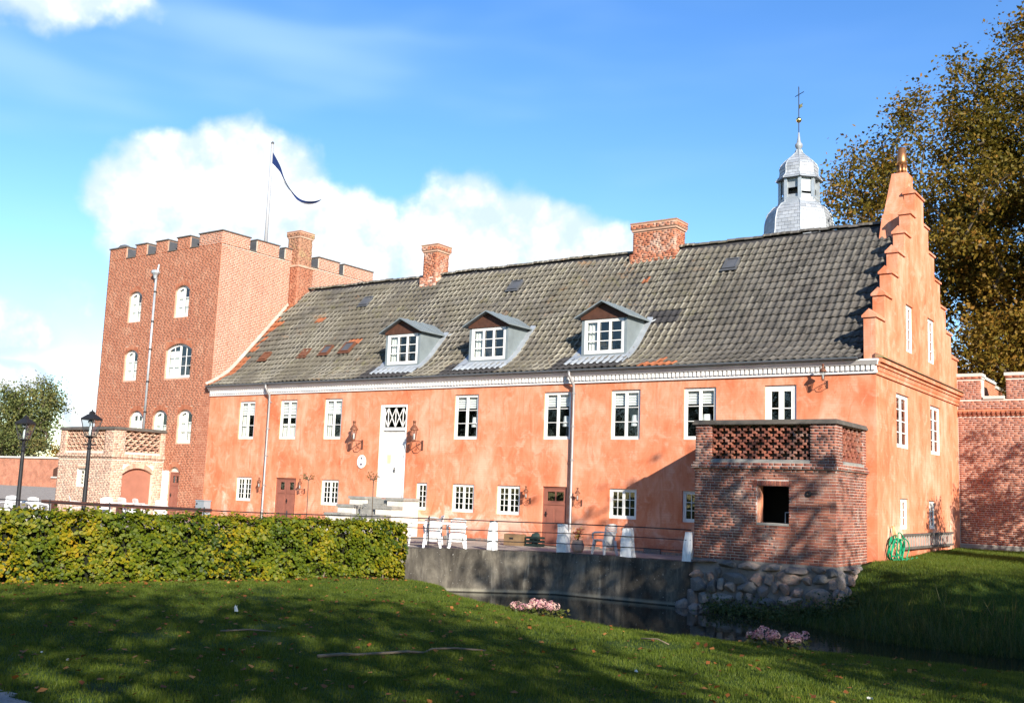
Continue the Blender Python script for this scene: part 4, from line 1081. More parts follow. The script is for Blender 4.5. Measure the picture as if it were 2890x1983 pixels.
# rainwater pipe with hopper head
p = MB(); px = -32.86; p.tube([(px, -0.10, 11.15), (px, -0.10, 3.3)], 0.055, 8); dp = p.build('downpipe', 'zinc_light', tower, True)
k = MB(); k.lathe([(0.06, 10.95), (0.10, 11.1), (0.20, 11.22), (0.20, 11.32), (0.12, 11.36)], px, -0.15, 8); k.tube([(px+0.12, -0.12, 11.3), (px+0.14, -0.10, 11.62)], 0.045, 6); k.build('hopper', 'zinc_light', dp)
for z in (10.3, 8.9, 7.6, 6.1, 4.7):
    k = MB(); k.tube([(px, -0.10, z), (px, -0.10, z+0.07)], 0.068, 8); k.fbox(FA, px-0.015, px+0.015, z+0.02, z+0.05, 0, 0.06); k.build('bracket', 'iron', dp)
m = MB(); m.lathe([(0.30, 12.78), (0.32, 12.86), (0.22, 12.98), (0.08, 13.03)], -36.2, 0.35, 10); m.build('roof_cowl', 'clad_dark', tower, True)

# flagpole with a two-coloured pennant
fp = thing('flagpole', 'white flagpole flying a long navy and white pennant above the tower', 'flagpole', (-30.2, 4.0, 11.62))
m = MB(); m.tube([(0, 0, 0), (0, 0, 6.65)], [0.095, 0.065], 10); m.build('pole', 'pole_white', fp, True)
m = MB(); m.lathe([(0.07, 6.65), (0.085, 6.70), (0.05, 6.76), (0.01, 6.78)], 0, 0, 10); m.build('finial', 'clad_dark', fp, True)
# pennant: full at the hoist, then folding to a narrow streamer that sags and lifts at the tip
top = [(0.06, 6.24), (0.38, 5.80), (0.72, 5.32), (1.0, 4.86), (1.28, 4.42), (1.6, 4.02), (1.95, 3.72), (2.35, 3.50), (2.8, 3.36), (3.25, 3.32), (3.65, 3.37)]
wid = [1.19, 0.92, 0.60, 0.34, 0.22, 0.20, 0.18, 0.17, 0.15, 0.11, 0.03]
frac = [0.50, 0.46, 0.40, 0.40, 0.45, 0.62, 0.74, 0.72, 0.66, 0.70, 0.80]
def cr(P_, t_):
    n = len(P_)-1; i = min(int(t_*n), n-1); f = t_*n-i
    p0, p1, p2, p3 = P_[max(i-1, 0)], P_[i], P_[i+1], P_[min(i+2, n)]
    return tuple(0.5*((2*b_)+(-a_+c_)*f+(2*a_-5*b_+4*c_-d_)*f*f+(-a_+3*b_-3*c_+d_)*f**3) for a_, b_, c_, d_ in zip(p0, p1, p2, p3))
N = 48
tt = np.linspace(0, 1, len(wid))
for nm, up_, mm in (('pennant_upper', True, 'flag_blue'), ('pennant_lower', False, 'flag_white')):
    m = MB(); rowsv = []
    for i in range(N+1):
        t_ = i/N; x, z = cr(top, t_); w = float(np.interp(t_, tt, wid)); fr0 = float(np.interp(t_, tt, frac)); k0, k1 = (0.0, fr0) if up_ else (fr0, 1.0)
        rowsv.append([(x, 0.05*math.sin(t_*14+2*kk)*min(1, t_*5)+0.35*t_*kk*w, z-w*kk) for kk in [k0+(k1-k0)*j_/4 for j_ in range(5)]])
    for i in range(N):
        for j_ in range(4): m.quad(rowsv[i][j_], rowsv[i][j_+1], rowsv[i+1][j_+1], rowsv[i+1][j_])
    m.build(nm, mm, fp, True)

# ================================================================== BRICK BALCONY BLOCKS (bastion at the right, portal block at the left)
def balcony(name, label, x0, x1, y0, bm_, mo, near_, win, zb, lip='coping_dark', arch=None):
    root = thing(name, label, 'bastion' if near_ else 'balcony')
    F = FR((0, y0, 0), (1, 0, 0)); S = FR((x1, 0, 0), (0, 1, 0))
    mb = MB(); wall_cells(mb, F, x0, x1, zb, 2.50, [win], reveal=0.32)
    fw_ = mb.build('front_wall', mo, root)
    rects = brick_rects(x0-0.011, x1+0.011, zb, 2.50, [(win[0], win[1], win[2], win[3]+0.14)])
    if near_:
        a_, b_ = split_near(F, rects, 300); brick_objs('brick', F, a_, bm_, fw_); brick_stuff('bricks', F, b_, bm_, fw_)
    else: brick_stuff('bricks', F, rects, bm_, fw_, 0.007, 0.001)
    # soldier course over the opening
    so_ = []; u = win[0]-0.12
    while u < win[1]+0.1: so_.append((u, u+0.062, win[3]+0.004, win[3]+0.135)); u += 0.073
    brick_objs('soldier_brick', F, so_, bm_, fw_, 0.014) if near_ else brick_stuff('bricks', F, so_, bm_, fw_, 0.014)
    sh = [arch] if arch else []
    mb = MB(); wall_cells(mb, S, y0, 0, zb, 2.50, sh, reveal=0.2); sw_ = mb.build('side_wall', mo, root)
    r2 = brick_rects(y0, 0, zb, 2.50, [(h[0], h[1], h[2], h[3]+0.14) for h in sh])
    if near_:
        a_, b_ = split_near(S, r2, 200); brick_objs('brick', S, a_, bm_, sw_); brick_stuff('bricks', S, b_, bm_, sw_)
    else: brick_stuff('bricks', S, r2, bm_, sw_, 0.007, 0.001)
    m = MB(); m.quad((x0, 0, zb), (x0, y0, zb), (x0, y0, 2.5), (x0, 0, 2.5)); m.build('rear_side_wall', 'brick_flat', root)
    m = MB(); m.quad((x0, y0, 2.7), (x1, y0, 2.7), (x1, 0, 2.7), (x0, 0, 2.7)); m.build('balcony_floor', 'step_stone', root)
    # moulded string course, three brick courses stepping out
    st_ = MB(); st_.box(x0-0.03, x1+0.03, y0-0.03, 0, 2.50, 2.575); st_.box(x0-0.09, x1+0.09, y0-0.09, 0, 2.58, 2.655); st_.box(x0-0.05, x1+0.05, y0-0.05, 0, 2.66, 2.735)
    sc_ = st_.build('string_course', mo, root)
    for dz0, dz1, dd in ((2.505, 2.565, 0.03), (2.585, 2.645, 0.09), (2.665, 2.725, 0.05)):
        for Fq, A, B in ((FR((0, y0-dd, 0), (1, 0, 0)), x0-dd, x1+dd), (FR((x1+dd, 0, 0), (0, 1, 0)), y0-dd, 0)):
            brick_stuff('bricks', Fq, brick_rects(A, B, dz0, dz1+0.005, course=0.08, st=0.22), bm_, sc_, 0.008)
    # piers, pierced panels and coping
    zt = 3.76; pw = 0.46
    piers = [(x0, x0+pw, y0, y0+0.42), (x1-0.66, x1, y0, y0+0.55), (x1-0.42, x1, -0.24, 0)]
    for (a, b, c, d) in piers:
        m = MB(); m.box(a, b, c, d, 2.735, zt); po = m.build('pier', mo, root)
        brick_stuff('bricks', FR((0, c, 0), (1, 0, 0)), brick_rects(a, b, 2.74, zt), bm_, po)
        if b > x1-0.01: brick_stuff('bricks', FR((b, 0, 0), (0, 1, 0)), brick_rects(c, d, 2.74, zt), bm_, po)
        if a < x0+0.01: brick_stuff('bricks', FR((b, 0, 0), (0, 1, 0)), brick_rects(c, d, 2.74, zt), bm_, po)
    for Fq, A, B, inv in ((FR((0, y0+0.05, 0), (1, 0, 0)), x0+pw, x1-0.66, False), (FR((x1-0.05, 0, 0), (0, 1, 0)), y0+0.55, -0.24, True)):
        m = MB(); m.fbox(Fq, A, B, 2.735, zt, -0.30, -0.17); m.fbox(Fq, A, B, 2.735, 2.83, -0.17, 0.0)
        pn = m.build('pierced_panel', 'coping_dark', root)  # backing coloured dark to stand in for shade inside the holes
        sill = MB(); P_ = [Fq.p(A, 2.83, 0.0), Fq.p(B, 2.83, 0.0), Fq.p(B, 2.80, 0.07), Fq.p(A, 2.80, 0.07), Fq.p(A, 2.74, 0.07), Fq.p(B, 2.74, 0.07)]
        sill.add(P_, ((3, 2, 1, 0), (4, 5, 2, 3))); sill.build('panel_sill', 'step_stone' if near_ else mo, pn)
        hz = 0.0757; rr_ = []
        nper = max(2, round((B-A)/0.335)); per = (B-A)/nper
        for r in range(12):
            z0 = 2.835+r*hz; z1 = z0+hz-0.006
            if z1 > zt: break
            hole_c = []
            ph = r % 4
            if ph in (0, 2): hole_c = [(k*per/2, 0.043) for k in range(0, 2*nper+1)]
            elif ph == 1: hole_c = [(k*per, 0.118) for k in range(0, nper+1)]
            else: hole_c = [(k*per+per/2, 0.118) for k in range(0, nper)]
            u = 0.0
            for hc, hw_ in hole_c:
                if hc-hw_ > u+0.03: rr_.append((A+u, A+hc-hw_, z0, z1))
                u = max(u, hc+hw_)
            if B-A-u > 0.03: rr_.append((A+u, B, z0, z1))
        # split long strips into single bricks
        fin = []
        for a, b, c, d in rr_:
            k = max(1, round((b-a)/0.16)); fin += [(a+(b-a)*i/k+0.002, a+(b-a)*(i+1)/k-0.002, c, d) for i in range(k)]
        Fb = FR(Fq.p(0, 0, -0.168), Fq.u)
        if near_: brick_objs('lattice_brick', Fb, fin, bm_, pn, 0.168, 0.008)
        else: brick_stuff('lattice_bricks', Fb, fin, bm_, pn, 0.168, 0.008)
        tp = MB(); tp.fbox(Fq, A, B, 2.835+12*hz, zt, -0.17, 0.02); tp.build('panel_head', mo, pn)
    cp = MB(); o = 0.07
    cp.box(x0-o, x1+o, y0-o, y0+0.48, zt+0.002, zt+0.07); cp.box(x1-0.48, x1+o, y0+0.48, 0, zt+0.002, zt+0.07); cp.box(x0-o, x0+0.42, y0+0.48, 0, zt+0.002, zt+0.07)
    cp.box(x0-0.04, x1+0.04, y0-0.04, y0+0.45, zt+0.07, zt+0.125); cp.box(x1-0.45, x1+0.04, y0+0.45, 0, zt+0.07, zt+0.125)
    cp.build('coping', lip, root)
    m = MB(); m.box(x0, x0+0.3, y0+0.42, 0, 2.735, zt); m.build('rear_parapet', 'brick_flat', root)
    return root, F, S
BX0, BX1, BY = -4.2, -0.3, -2.6
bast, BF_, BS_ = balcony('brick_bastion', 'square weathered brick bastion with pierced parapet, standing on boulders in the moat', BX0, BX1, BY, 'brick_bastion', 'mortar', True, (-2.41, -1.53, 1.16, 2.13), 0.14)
m = MB(); m.box(-2.43, -1.51, BY+0.30, BY+0.32, 1.1, 2.2); 
room(bast, FR((0, BY+0.2, 0), (1, 0, 0)), -2.8, -1.2, 0.9, 2.4, 1.5)
m = MB(); m.fbox(BF_, -2.41, -1.53, 1.10, 1.158, -0.3, 0.02); m.build('window_sill', 'step_stone', bast)
m = MB(); m.fbox(BF_, -2.405, -2.36, 1.165, 2.125, -0.31, -0.03); m.build('window_jamb', 'limewash', bast)
m = MB(); m.tube([BF_.p(-1.72, 1.17, -0.25), BF_.p(-1.72, 1.45, -0.25), BF_.p(-1.50, 1.46, -0.25)], 0.014, 6); m.build('bar', 'zinc_light', bast)
m = MB(); m.lathe([(0.07, -0.015), (0.09, 0.0), (0.07, 0.03), (0.045, 0.035), (0.03, 0.0)], 0, 0, 10); o = m.build('drain_hole', 'iron', bast); o.location = (-1.01, BY-0.012, 1.95); o.rotation_euler = (math.pi/2, 0, 0)
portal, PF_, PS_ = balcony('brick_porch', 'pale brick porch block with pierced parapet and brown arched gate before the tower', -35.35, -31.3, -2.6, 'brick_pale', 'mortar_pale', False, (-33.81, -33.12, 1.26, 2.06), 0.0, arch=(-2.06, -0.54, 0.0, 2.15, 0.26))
window(portal, PF_, -33.81, -33.12, 1.26, 2.06, 1, 2, 4, d=-0.10, fw=0.06)
room(portal, PF_, -33.9, -33.0, 1.1, 2.2, 0.8)
m = MB(); arc = arch_pts(-2.06, -0.54, 1.89, 0.26, 12)
m.poly([PS_.p(y, z, -0.14) for y, z in [(-2.06, 0), (-0.54, 0)]+arc[::-1]]); gto = m.build('gate', 'gate_brown', portal)
am = MB(); arc2 = arch_pts(-2.14, -0.46, 1.95, 0.42, 12)
for i in range(12):
    w_ = [arc[i], arc[i+1], arc2[i+1], arc2[i]]; am.add([PS_.p(*x, 0.016) for x in w_]+[PS_.p(*x, -0.01) for x in w_], ((0, 1, 2, 3), (4, 5, 1, 0), (1, 5, 6, 2), (2, 6, 7, 3), (3, 7, 4, 0)), random.uniform(0.01, 0.99))
am.build('arch_bricks', 'brick_pale', portal)

# rubble footing of the bastion: single boulders in mortar
m = MB()
zt_, zb_ = 0.14, -1.75
def foot(z): return 0.05+0.22*(zt_-z)/(zt_-zb_)
f0, f1 = foot(zt_)-0.03, foot(zb_)-0.05
m.add([(BX0-f0, BY-f0, zt_), (BX1+f0, BY-f0, zt_), (BX1+f0, 0, zt_), (BX0-f0, 0, zt_), (BX0-f1-0.08, BY-f1, zb_), (BX1+f1, BY-f1, zb_), (BX1+f1, 0, zb_), (BX0-f1-0.08, 0, zb_)], ((0, 1, 2, 3), (4, 5, 1, 0), (5, 6, 2, 1), (7, 4, 0, 3)))
rub = m.build('rubble_footing', 'mortar_grey', bast)
def boulder_mesh(sx, sy, sz, seed, rough=0.55):
    rg = random.Random(seed*17+3); bm = bmesh.new()
    for k in range(26):
        a = rg.random()*6.283; c = rg.uniform(-1, 1); r = math.sqrt(1-c*c); p = Vector((r*math.cos(a), r*math.sin(a), c))
        q = max(abs(p.x), abs(p.y), abs(p.z)); p = p*(rough+(1-rough)/q)*rg.uniform(0.84, 1.06)
        bm.verts.new((p.x*sx, p.y*sy, p.z*sz))
    bmesh.ops.convex_hull(bm, input=bm.verts[:])
    for v in [v for v in bm.verts if not v.link_faces]: bm.verts.remove(v)
    bmesh.ops.bevel(bm, geom=bm.edges[:], offset=0.05*min(sx, sy, sz), segments=1, affect='EDGES')
    me = bpy.data.meshes.new('boulder'); bm.to_mesh(me); bm.free(); me.materials.append(MAT['boulder'])
    return me
bmeshes = [boulder_mesh(1, 1, 1, s) for s in range(10)]
def lay(axis):
    rowsz = [(0.14, -0.12), (-0.10, -0.42), (-0.38, -0.74), (-0.70, -1.05), (-1.02, -1.42)]
    for ri, (za, zb) in enumerate(rowsz):
        zc = (za+zb)/2; u = (BX0-foot(zc)) if axis == 'x' else (BY-foot(zc)); end = (BX1+foot(zc)) if axis == 'x' else -0.3
        while u < end:
            w = random.choice((random.uniform(0.18, 0.34), random.uniform(0.34, 0.8))) if ri else random.uniform(0.35, 0.85)
            if u+w > end: w = end-u
            if w < 0.12: break
            h = (za-zb)*random.uniform(0.8, 1.35); zz = zc+random.uniform(-0.08, 0.08)
            if ri == 0: h = min(h, 2*(0.13-zz)*0.88)
            dpt = random.uniform(0.15, 0.24)
            loc = (u+w/2, BY-foot(zc)+0.05, zz) if axis == 'x' else (BX1+foot(zc)-0.05, u+w/2, zz)
            sc3 = (w/2*1.0, dpt, h/2*1.02) if axis == 'x' else (dpt, w/2*1.0, h/2*1.02)
            put('boulder', random.choice(bmeshes), loc, rub, (random.uniform(-.12, .12), random.uniform(-.12, .12), 0) if axis == 'x' else None, sc3)
            u += w
lay('x'); lay('y')
# boulders lying at the water's foot
for (x, y, z, s) in ((-4.42, -2.80, -1.15, 0.26), (-4.05, -2.95, -1.22, 0.24), (-3.6, -2.98, -1.28, 0.22), (-4.55, -2.35, -1.2, 0.22), (-4.5, -2.6, -0.82, 0.2)):
    put('boulder', random.choice(bmeshes), (x, y, z), rub, (0, 0, random.random()*3), (s, s*0.8, s*0.75))

# ================================================================== RIGHT-HAND CRENELLATED WALL
cw = thing('crenellated_wall', 'red brick crenellated garden wall with pale coping right of the gable', 'wall')
CYW = 10.02; CF = FR((0, CYW, 0), (1, 0, 0))
mb = MB(); mb.box(-0.32, 14, CYW, CYW+0.5, 0.0, 5.55)
for a, b in ((-0.32, 0.80), (1.60, 3.6), (4.4, 6.2), (7.0, 9.0)): mb.box(a, b, CYW, CYW+0.5, 5.55, 6.45)
body = mb.build('wall_body', 'mortar', cw)
r_ = brick_rects(0.02, 4.2, 0.52, 4.95)+brick_rects(0.02, 4.2, 5.20, 5.54)+brick_rects(0.02, 0.80, 5.55, 6.24)+brick_rects(1.60, 3.6, 5.55, 6.24)
a_, b_ = split_near(CF, r_, 300); brick_objs('brick', CF, a_, 'brick_wall', body, 0.008, 0.0015); brick_stuff('bricks', CF, b_+brick_rects(4.2, 9, 0.52, 4.95), 'brick_wall', body, 0.008, 0.0015)
m = MB(); m.box(-0.3, 14, CYW-0.06, CYW, 0.0, 0.5); m.build('plinth', 'step_stone', cw)
# dentil frieze: corbelled bricks in two courses
m = MB(); m.box(-0.3, 14, CYW-0.04, CYW, 5.12, 5.19); m.box(-0.3, 14, CYW-0.015, CYW, 4.96, 5.12); fz = m.build('frieze', 'brick_flat', cw)
dm = MB().box(-0.05, 0.05, -0.075, 0, -0.035, 0.035).mesh('corbel_brick', 'brick_wall'); dm2 = MB().box(-0.035, 0.035, -0.05, 0, -0.035, 0.035).mesh('corbel_brick', 'brick_wall')
x = 0.1
while x < 4.5:
    put('corbel_brick', dm, (x, CYW-0.015, 5.08), fz); put('corbel_brick', dm2, (x+0.0, CYW-0.015, 5.0), fz); x += 0.155
for a, b in ((-0.32, 0.80), (1.60, 3.6), (4.4, 6.2), (7.0, 9.0)):
    m = MB(); m.box(a-0.05, b+0.05, CYW-0.06, CYW+0.56, 6.36, 6.47); m.box(a-0.02, b+0.02, CYW-0.03, CYW+0.53, 6.28, 6.36); m.build('coping', 'coping_pale', cw)
    brick_stuff('bricks', FR((0, CYW-0.03, 0), (1, 0, 0)), brick_rects(a-0.02, b+0.02, 6.285, 6.36), 'brick_wall', cw)
for a, b in ((0.80, 1.60), (3.6, 4.4)):
    m = MB(); m.box(a+0.055, b-0.055, CYW-0.05, CYW+0.55, 5.553, 5.66); m.build('crenel_sill', 'coping_pale', cw)
# return wall running back behind the left merlon, coping stepping down
for k, (y0, y1, zt) in enumerate(((CYW+0.56, CYW+2.6, 6.42), (CYW+2.6, CYW+4.8, 6.30), (CYW+4.8, CYW+8.0, 6.12))):
    m = MB(); m.box(0.25, 0.78, y0, y1, 0, zt-0.1); rw = m.build('return_wall', 'brick_flat', cw)
    m = MB(); m.box(0.20, 0.83, y0, y1, zt-0.1, zt); m.build('coping', 'coping_pale', rw)

# ================================================================== CUPOLA TOWER BEHIND THE ROOF
cu = thing('cupola_tower', 'silvery shingled cupola with open lantern, gilt ball and cross behind the roof', 'tower', (-7.2, 14, 0))
m = MB(); m.box(-1.7, 1.7, -1.7, 1.7, 0, 11.2); m.build('tower_body', 'brick_far', cu)
rot8 = math.pi/8
def octo(prof, name, mm, parent): return MB().lathe([(r/math.cos(rot8), z) for r, z in prof], 0, 0, 8, rot8).build(name, mm, parent)
bell = [(1.95, 11.0), (1.80, 11.6), (1.62, 12.3), (1.45, 12.8), (1.36, 13.3), (1.33, 13.8), (1.24, 14.2), (1.02, 14.5), (0.82, 14.62), (0.80, 14.72)]
bo = octo(bell, 'bell_roof', 'lead', cu)
def shingles(prof, zlo, zhi, parent, h=0.16, w=0.26):
    V = []; Fc = []; C = []
    def rz_(z):
        for (r0, z0), (r1, z1) in zip(prof, prof[1:]):
            if z0 <= z <= z1: return r0+(r1-r0)*(z-z0)/(z1-z0)
        return prof[-1][0]
    m_ = MB(); z = zlo; row = 0
    while z < zhi:
        z1 = min(z+h-0.008, zhi); r0, r1 = rz_(z), rz_(z1)
        for k in range(8):
            a0 = k*math.pi/4; nx, ny = math.cos(a0), math.sin(a0); tx, ty = -ny, nx
            L0, L1 = r0*math.tan(rot8), r1*math.tan(rot8)
            n = max(1, round(2*L0/w)); off = 0.5 if row % 2 else 0
            for i in range(n+1):
                fa, fb = max(-1, -1+2*(i-off)/n), min(1, -1+2*(i+1-off)/n)
                if fb-fa < 0.02: continue
                g = 0.012
                m_.quad((nx*(r0+0.018)+tx*L0*(fa+g), ny*(r0+0.018)+ty*L0*(fa+g), z), (nx*(r0+0.018)+tx*L0*(fb-g), ny*(r0+0.018)+ty*L0*(fb-g), z), (nx*(r1+0.007)+tx*L1*(fb-g), ny*(r1+0.007)+ty*L1*(fb-g), z1), (nx*(r1+0.007)+tx*L1*(fa+g), ny*(r1+0.007)+ty*L1*(fa+g), z1), random.uniform(0.01, 0.99))
        z += h; row += 1
    o = m_.build('shingles', 'shingle', parent); o['kind'] = 'stuff'
t = mat('shingle'); P = pos(t); v = tint(t)
c = t.ramp(v, [(0.0, (0.26, 0.28, 0.30)), (0.5, (0.35, 0.37, 0.395)), (1.0, (0.42, 0.44, 0.46))])
c = t.mix(t.rng(t.noise(P, 2.0, 6, 0.7), 0.5, 0.7, 0, 0.5), c, (0.24, 0.235, 0.23))
princ(t, c, 0.55, 0.15, 0.4)
shingles(bell, 12.0, 14.55, bo)
for k in range(8):
    a_ = rot8+k*math.pi/4; e_ = MB(); e_.tube([(r/math.cos(rot8)*math.cos(a_), r/math.cos(rot8)*math.sin(a_), z) for r, z in bell], 0.035, 5); e_.build('hip_roll', 'lead', bo)
# lantern stage
lz0, lz1 = 14.72, 15.72
ls = octo([(0.80, 14.70), (0.80, 14.82), (0.74, 14.84)], 'lantern_base', 'lead', cu)
for k in range(8):
    a_ = rot8+k*math.pi/4; R_ = 0.74/math.cos(rot8); x, y = R_*math.cos(a_), R_*math.sin(a_)
    m = MB(); m.tube([(x, y, lz0), (x, y, lz1)], 0.095, 4); m.build('lantern_post', 'zinc_light', cu)
    a0 = k*math.pi/4; nx, ny = math.cos(a0), math.sin(a0); hw_ = 0.74*math.tan(rot8)-0.07
    m = MB(); Fq = FR((nx*0.70, ny*0.70, 0), (-ny, nx, 0)); m.fbox(Fq, -hw_, hw_, 14.84, 14.98, -0.03, 0.0); m.fbox(Fq, -hw_, hw_, 15.55, 15.72, -0.03, 0.0); m.fbox(Fq, -hw_, hw_, 15.10 if k % 2 else 15.28, 15.55, -0.04, -0.015); m.build('lantern_shutter', 'zinc_light' if k % 2 else 'lead', cu)
m = MB(); m.box(-0.35, 0.35, -0.35, 0.35, 14.72, 15.7); m.build('lantern_core', 'clad_dark', cu)
onion = [(0.92, 15.70), (0.86, 15.80), (0.76, 15.93), (0.74, 16.10), (0.76, 16.28), (0.70, 16.45), (0.52, 16.66), (0.30, 16.85), (0.15, 17.02), (0.10, 17.16)]
oo = octo(onion, 'onion_roof', 'lead', cu); shingles(onion, 15.78, 16.85, oo, 0.15, 0.24)
for k in range(8):
    a_ = rot8+k*math.pi/4; e_ = MB(); e_.tube([(r/math.cos(rot8)*math.cos(a_), r/math.cos(rot8)*math.sin(a_), z) for r, z in onion], 0.028, 5); e_.build('hip_roll', 'lead', oo)
m = MB(); m.lathe([(0.10, 17.14), (0.11, 17.22), (0.17, 17.30), (0.17, 17.40), (0.10, 17.48), (0.07, 17.62), (0.03, 17.95)], 0, 0, 10); m.build('finial', 'lead', cu, True)
m = MB(); m.tube([(0, 0, 17.9), (0, 0, 20.05)], 0.022, 6); m.tube([(-0.22, 0.17, 19.72), (0.30, -0.2, 19.72)], 0.018, 6); m.tube([(0, 0, 20.0), (0, 0, 20.12)], [0.03, 0.005], 6); m.build('cross', 'iron', cu)
m = MB(); m.lathe([(0.02, 18.40), (0.09, 18.44), (0.13, 18.53), (0.09, 18.62), (0.02, 18.66)], 0, 0, 12); m.build('gilt_ball', 'gold', cu, True)
m = MB(); m.add([(0.02, 0, 19.05), (0.24, -0.15, 19.08), (0.19, -0.12, 19.15), (0.25, -0.16, 19.22), (0.02, 0, 19.24), (0.02, 0.012, 19.05), (0.24, -0.138, 19.08), (0.19, -0.108, 19.15), (0.25, -0.148, 19.22), (0.02, 0.012, 19.24)], ((0, 1, 2, 3, 4), (9, 8, 7, 6, 5), (0, 5, 6, 1), (1, 6, 7, 2), (2, 7, 8, 3), (3, 8, 9, 4))); m.build('weather_vane', 'gold', cu)

# ================================================================== GROUND, MOAT, TERRACE
EDGE = [(-4.15, -2.75), (-8.45, -2.95), (-11.4, -5.55), (-14.7, -8.1), (-17.1, -9.1), (-20.5, -9.95), (-23.2, -10.3), (-30, -11.2), (-60, -14), (-700, -60)]
CREST = [(700, -9), (40, -10.5), (12, -11.2), (5.4, -11.5), (1.7, -11.8), (-0.9, -11.9), (-3.4, -11.3), (-5.6, -10.4), (-7.4, -9.3), (-8.7, -8.0), (-9.7, -7.75), (-11.6, -9.6), (-13.2, -12.6), (-15.3, -16.6), (-18, -24), (-26, -40), (-60, -60), (-700, -120)]
RBANK = [(-0.25, 700), (-0.25, -0.3), (-3.5, -2.6), (-2.2, -3.5), (-0.9, -4.1), (0.95, -5.5), (2.56, -6.0), (4.5, -5.9), (12, -5.6), (40, -5), (700, 0)]
def seg_dist(X, Y, path):
    best = np.full(X.shape, 1e9)
    for (ax, ay), (bx, by) in zip(path, path[1:]):
        dx, dy = bx-ax, by-ay; t_ = np.clip(((X-ax)*dx+(Y-ay)*dy)/(dx*dx+dy*dy), 0, 1)
        best = np.minimum(best, np.hypot(X-ax-t_*dx, Y-ay-t_*dy))
    return best
def in_poly(X, Y, poly):
    c = np.zeros(X.shape, bool); n = len(poly)
    for i in range(n):
        (x0, y0), (x1, y1) = poly[i], poly[(i+1) % n]
        cond = ((y0 > Y) != (y1 > Y)); xi = (x1-x0)*(Y-y0)/((y1-y0) if y1 != y0 else 1e-9)+x0
        c ^= cond & (X < xi)
    return c
LAWN_POLY = CREST+[(-700, -700), (700, -700)]
RB_POLY = RBANK+[(700, 700)]
def sstep(t_): t_ = np.clip(t_, 0, 1); return t_*t_*(3-2*t_)
_nz = rng.uniform(0, 6.28, (6, 3))
def bumps(X, Y):
    z = 0
    for i, (a, b, c) in enumerate(_nz):
        k = 0.35*(1.6**i); z = z+np.sin(X*k*math.cos(a)+Y*k*math.sin(a)+b)*np.cos(Y*k*0.8*math.cos(c)-X*k*0.6*math.sin(c)+c)*0.035/(1.35**i)
    return z
def ground_z(X, Y):
    X = np.asarray(X, float); Y = np.asarray(Y, float)
    dl = seg_dist(X, Y, CREST); inl = in_poly(X, Y, LAWN_POLY)
    zl = np.where(inl, -0.62+0.037*np.minimum(dl, 19)-0.10*np.exp(-dl/0.5)+bumps(X, Y)*sstep(dl/2), -0.72-np.minimum(dl*1.1, 1.25))
    dr = seg_dist(X, Y, RBANK[2:]); inr = in_poly(X, Y, RB_POLY)
    zr = np.where(inr, -1.26+1.46*sstep(dr/4.0)+0.13*sstep((dr-3)/8)+bumps(X, Y)*0.8*sstep(dr/3), -1.26-np.minimum(dr*0.9, 0.7))
    return np.maximum(np.where(inl, zl, zl), zr)
def axis(lo, hi, fine0, fine1, st, k=1.35):
    a = list(np.arange(fine0, fine1+1e-6, st)); s = st; x = fine0
    while x > lo: s *= k; x -= s; a.insert(0, x)
    s = st; x = fine1
    while x < hi: s *= k; x += s; a.append(x)
    return np.array(a)
gx = axis(-650, 650, -16, 12, 0.2); gy = axis(-650, 650, -30, 14, 0.2)
GX, GY = np.meshgrid(gx, gy); GZ = ground_z(GX, GY)
nx_, ny_ = len(gx), len(gy)
ii = np.arange(nx_*ny_).reshape(ny_, nx_)
Fq = np.stack([ii[:-1, :-1], ii[:-1, 1:], ii[1:, 1:], ii[1:, :-1]], -1).reshape(-1, 4)
V_ = np.stack([GX, GY, GZ], -1).reshape(-1, 3)
lawn = put('lawn', np_mesh('lawn', V_, Fq, 'turf', None, True)); tag(lawn, 'shaded green lawn sloping to the moat and up the bank by the gable', 'lawn', kind='structure')
wp = MB(); wp.quad((-90, -45, -1.2), (90, -45, -1.2), (90, 2, -1.2), (-90, 2, -1.2))
water = wp.build('moat_water', 'water'); tag(water, 'still dark water of the moat', 'water', kind='structure')
# terrace sheet
poly = EDGE+[(-700, 700), (-0.26, 700), (-0.26, 0.2), (-4.15, 0.2)]
inner = []
tri = tessellate_polygon([[Vector((x, y, 0)) for x, y in poly]])
m = MB(); m.v = [(x, y, 0.0) for x, y in poly]
for a, b, c in tri:
    p, q, r = (Vector(m.v[i]) for i in (a, b, c))
    m.f.append((a, b, c) if (q-p).cross(r-p).z > 0 else (a, c, b)); m.c.append(0)
ter = m.build('terrace', 'terrace'); tag(ter, 'trodden gravel terrace in front of the house', 'terrace', kind='structure')
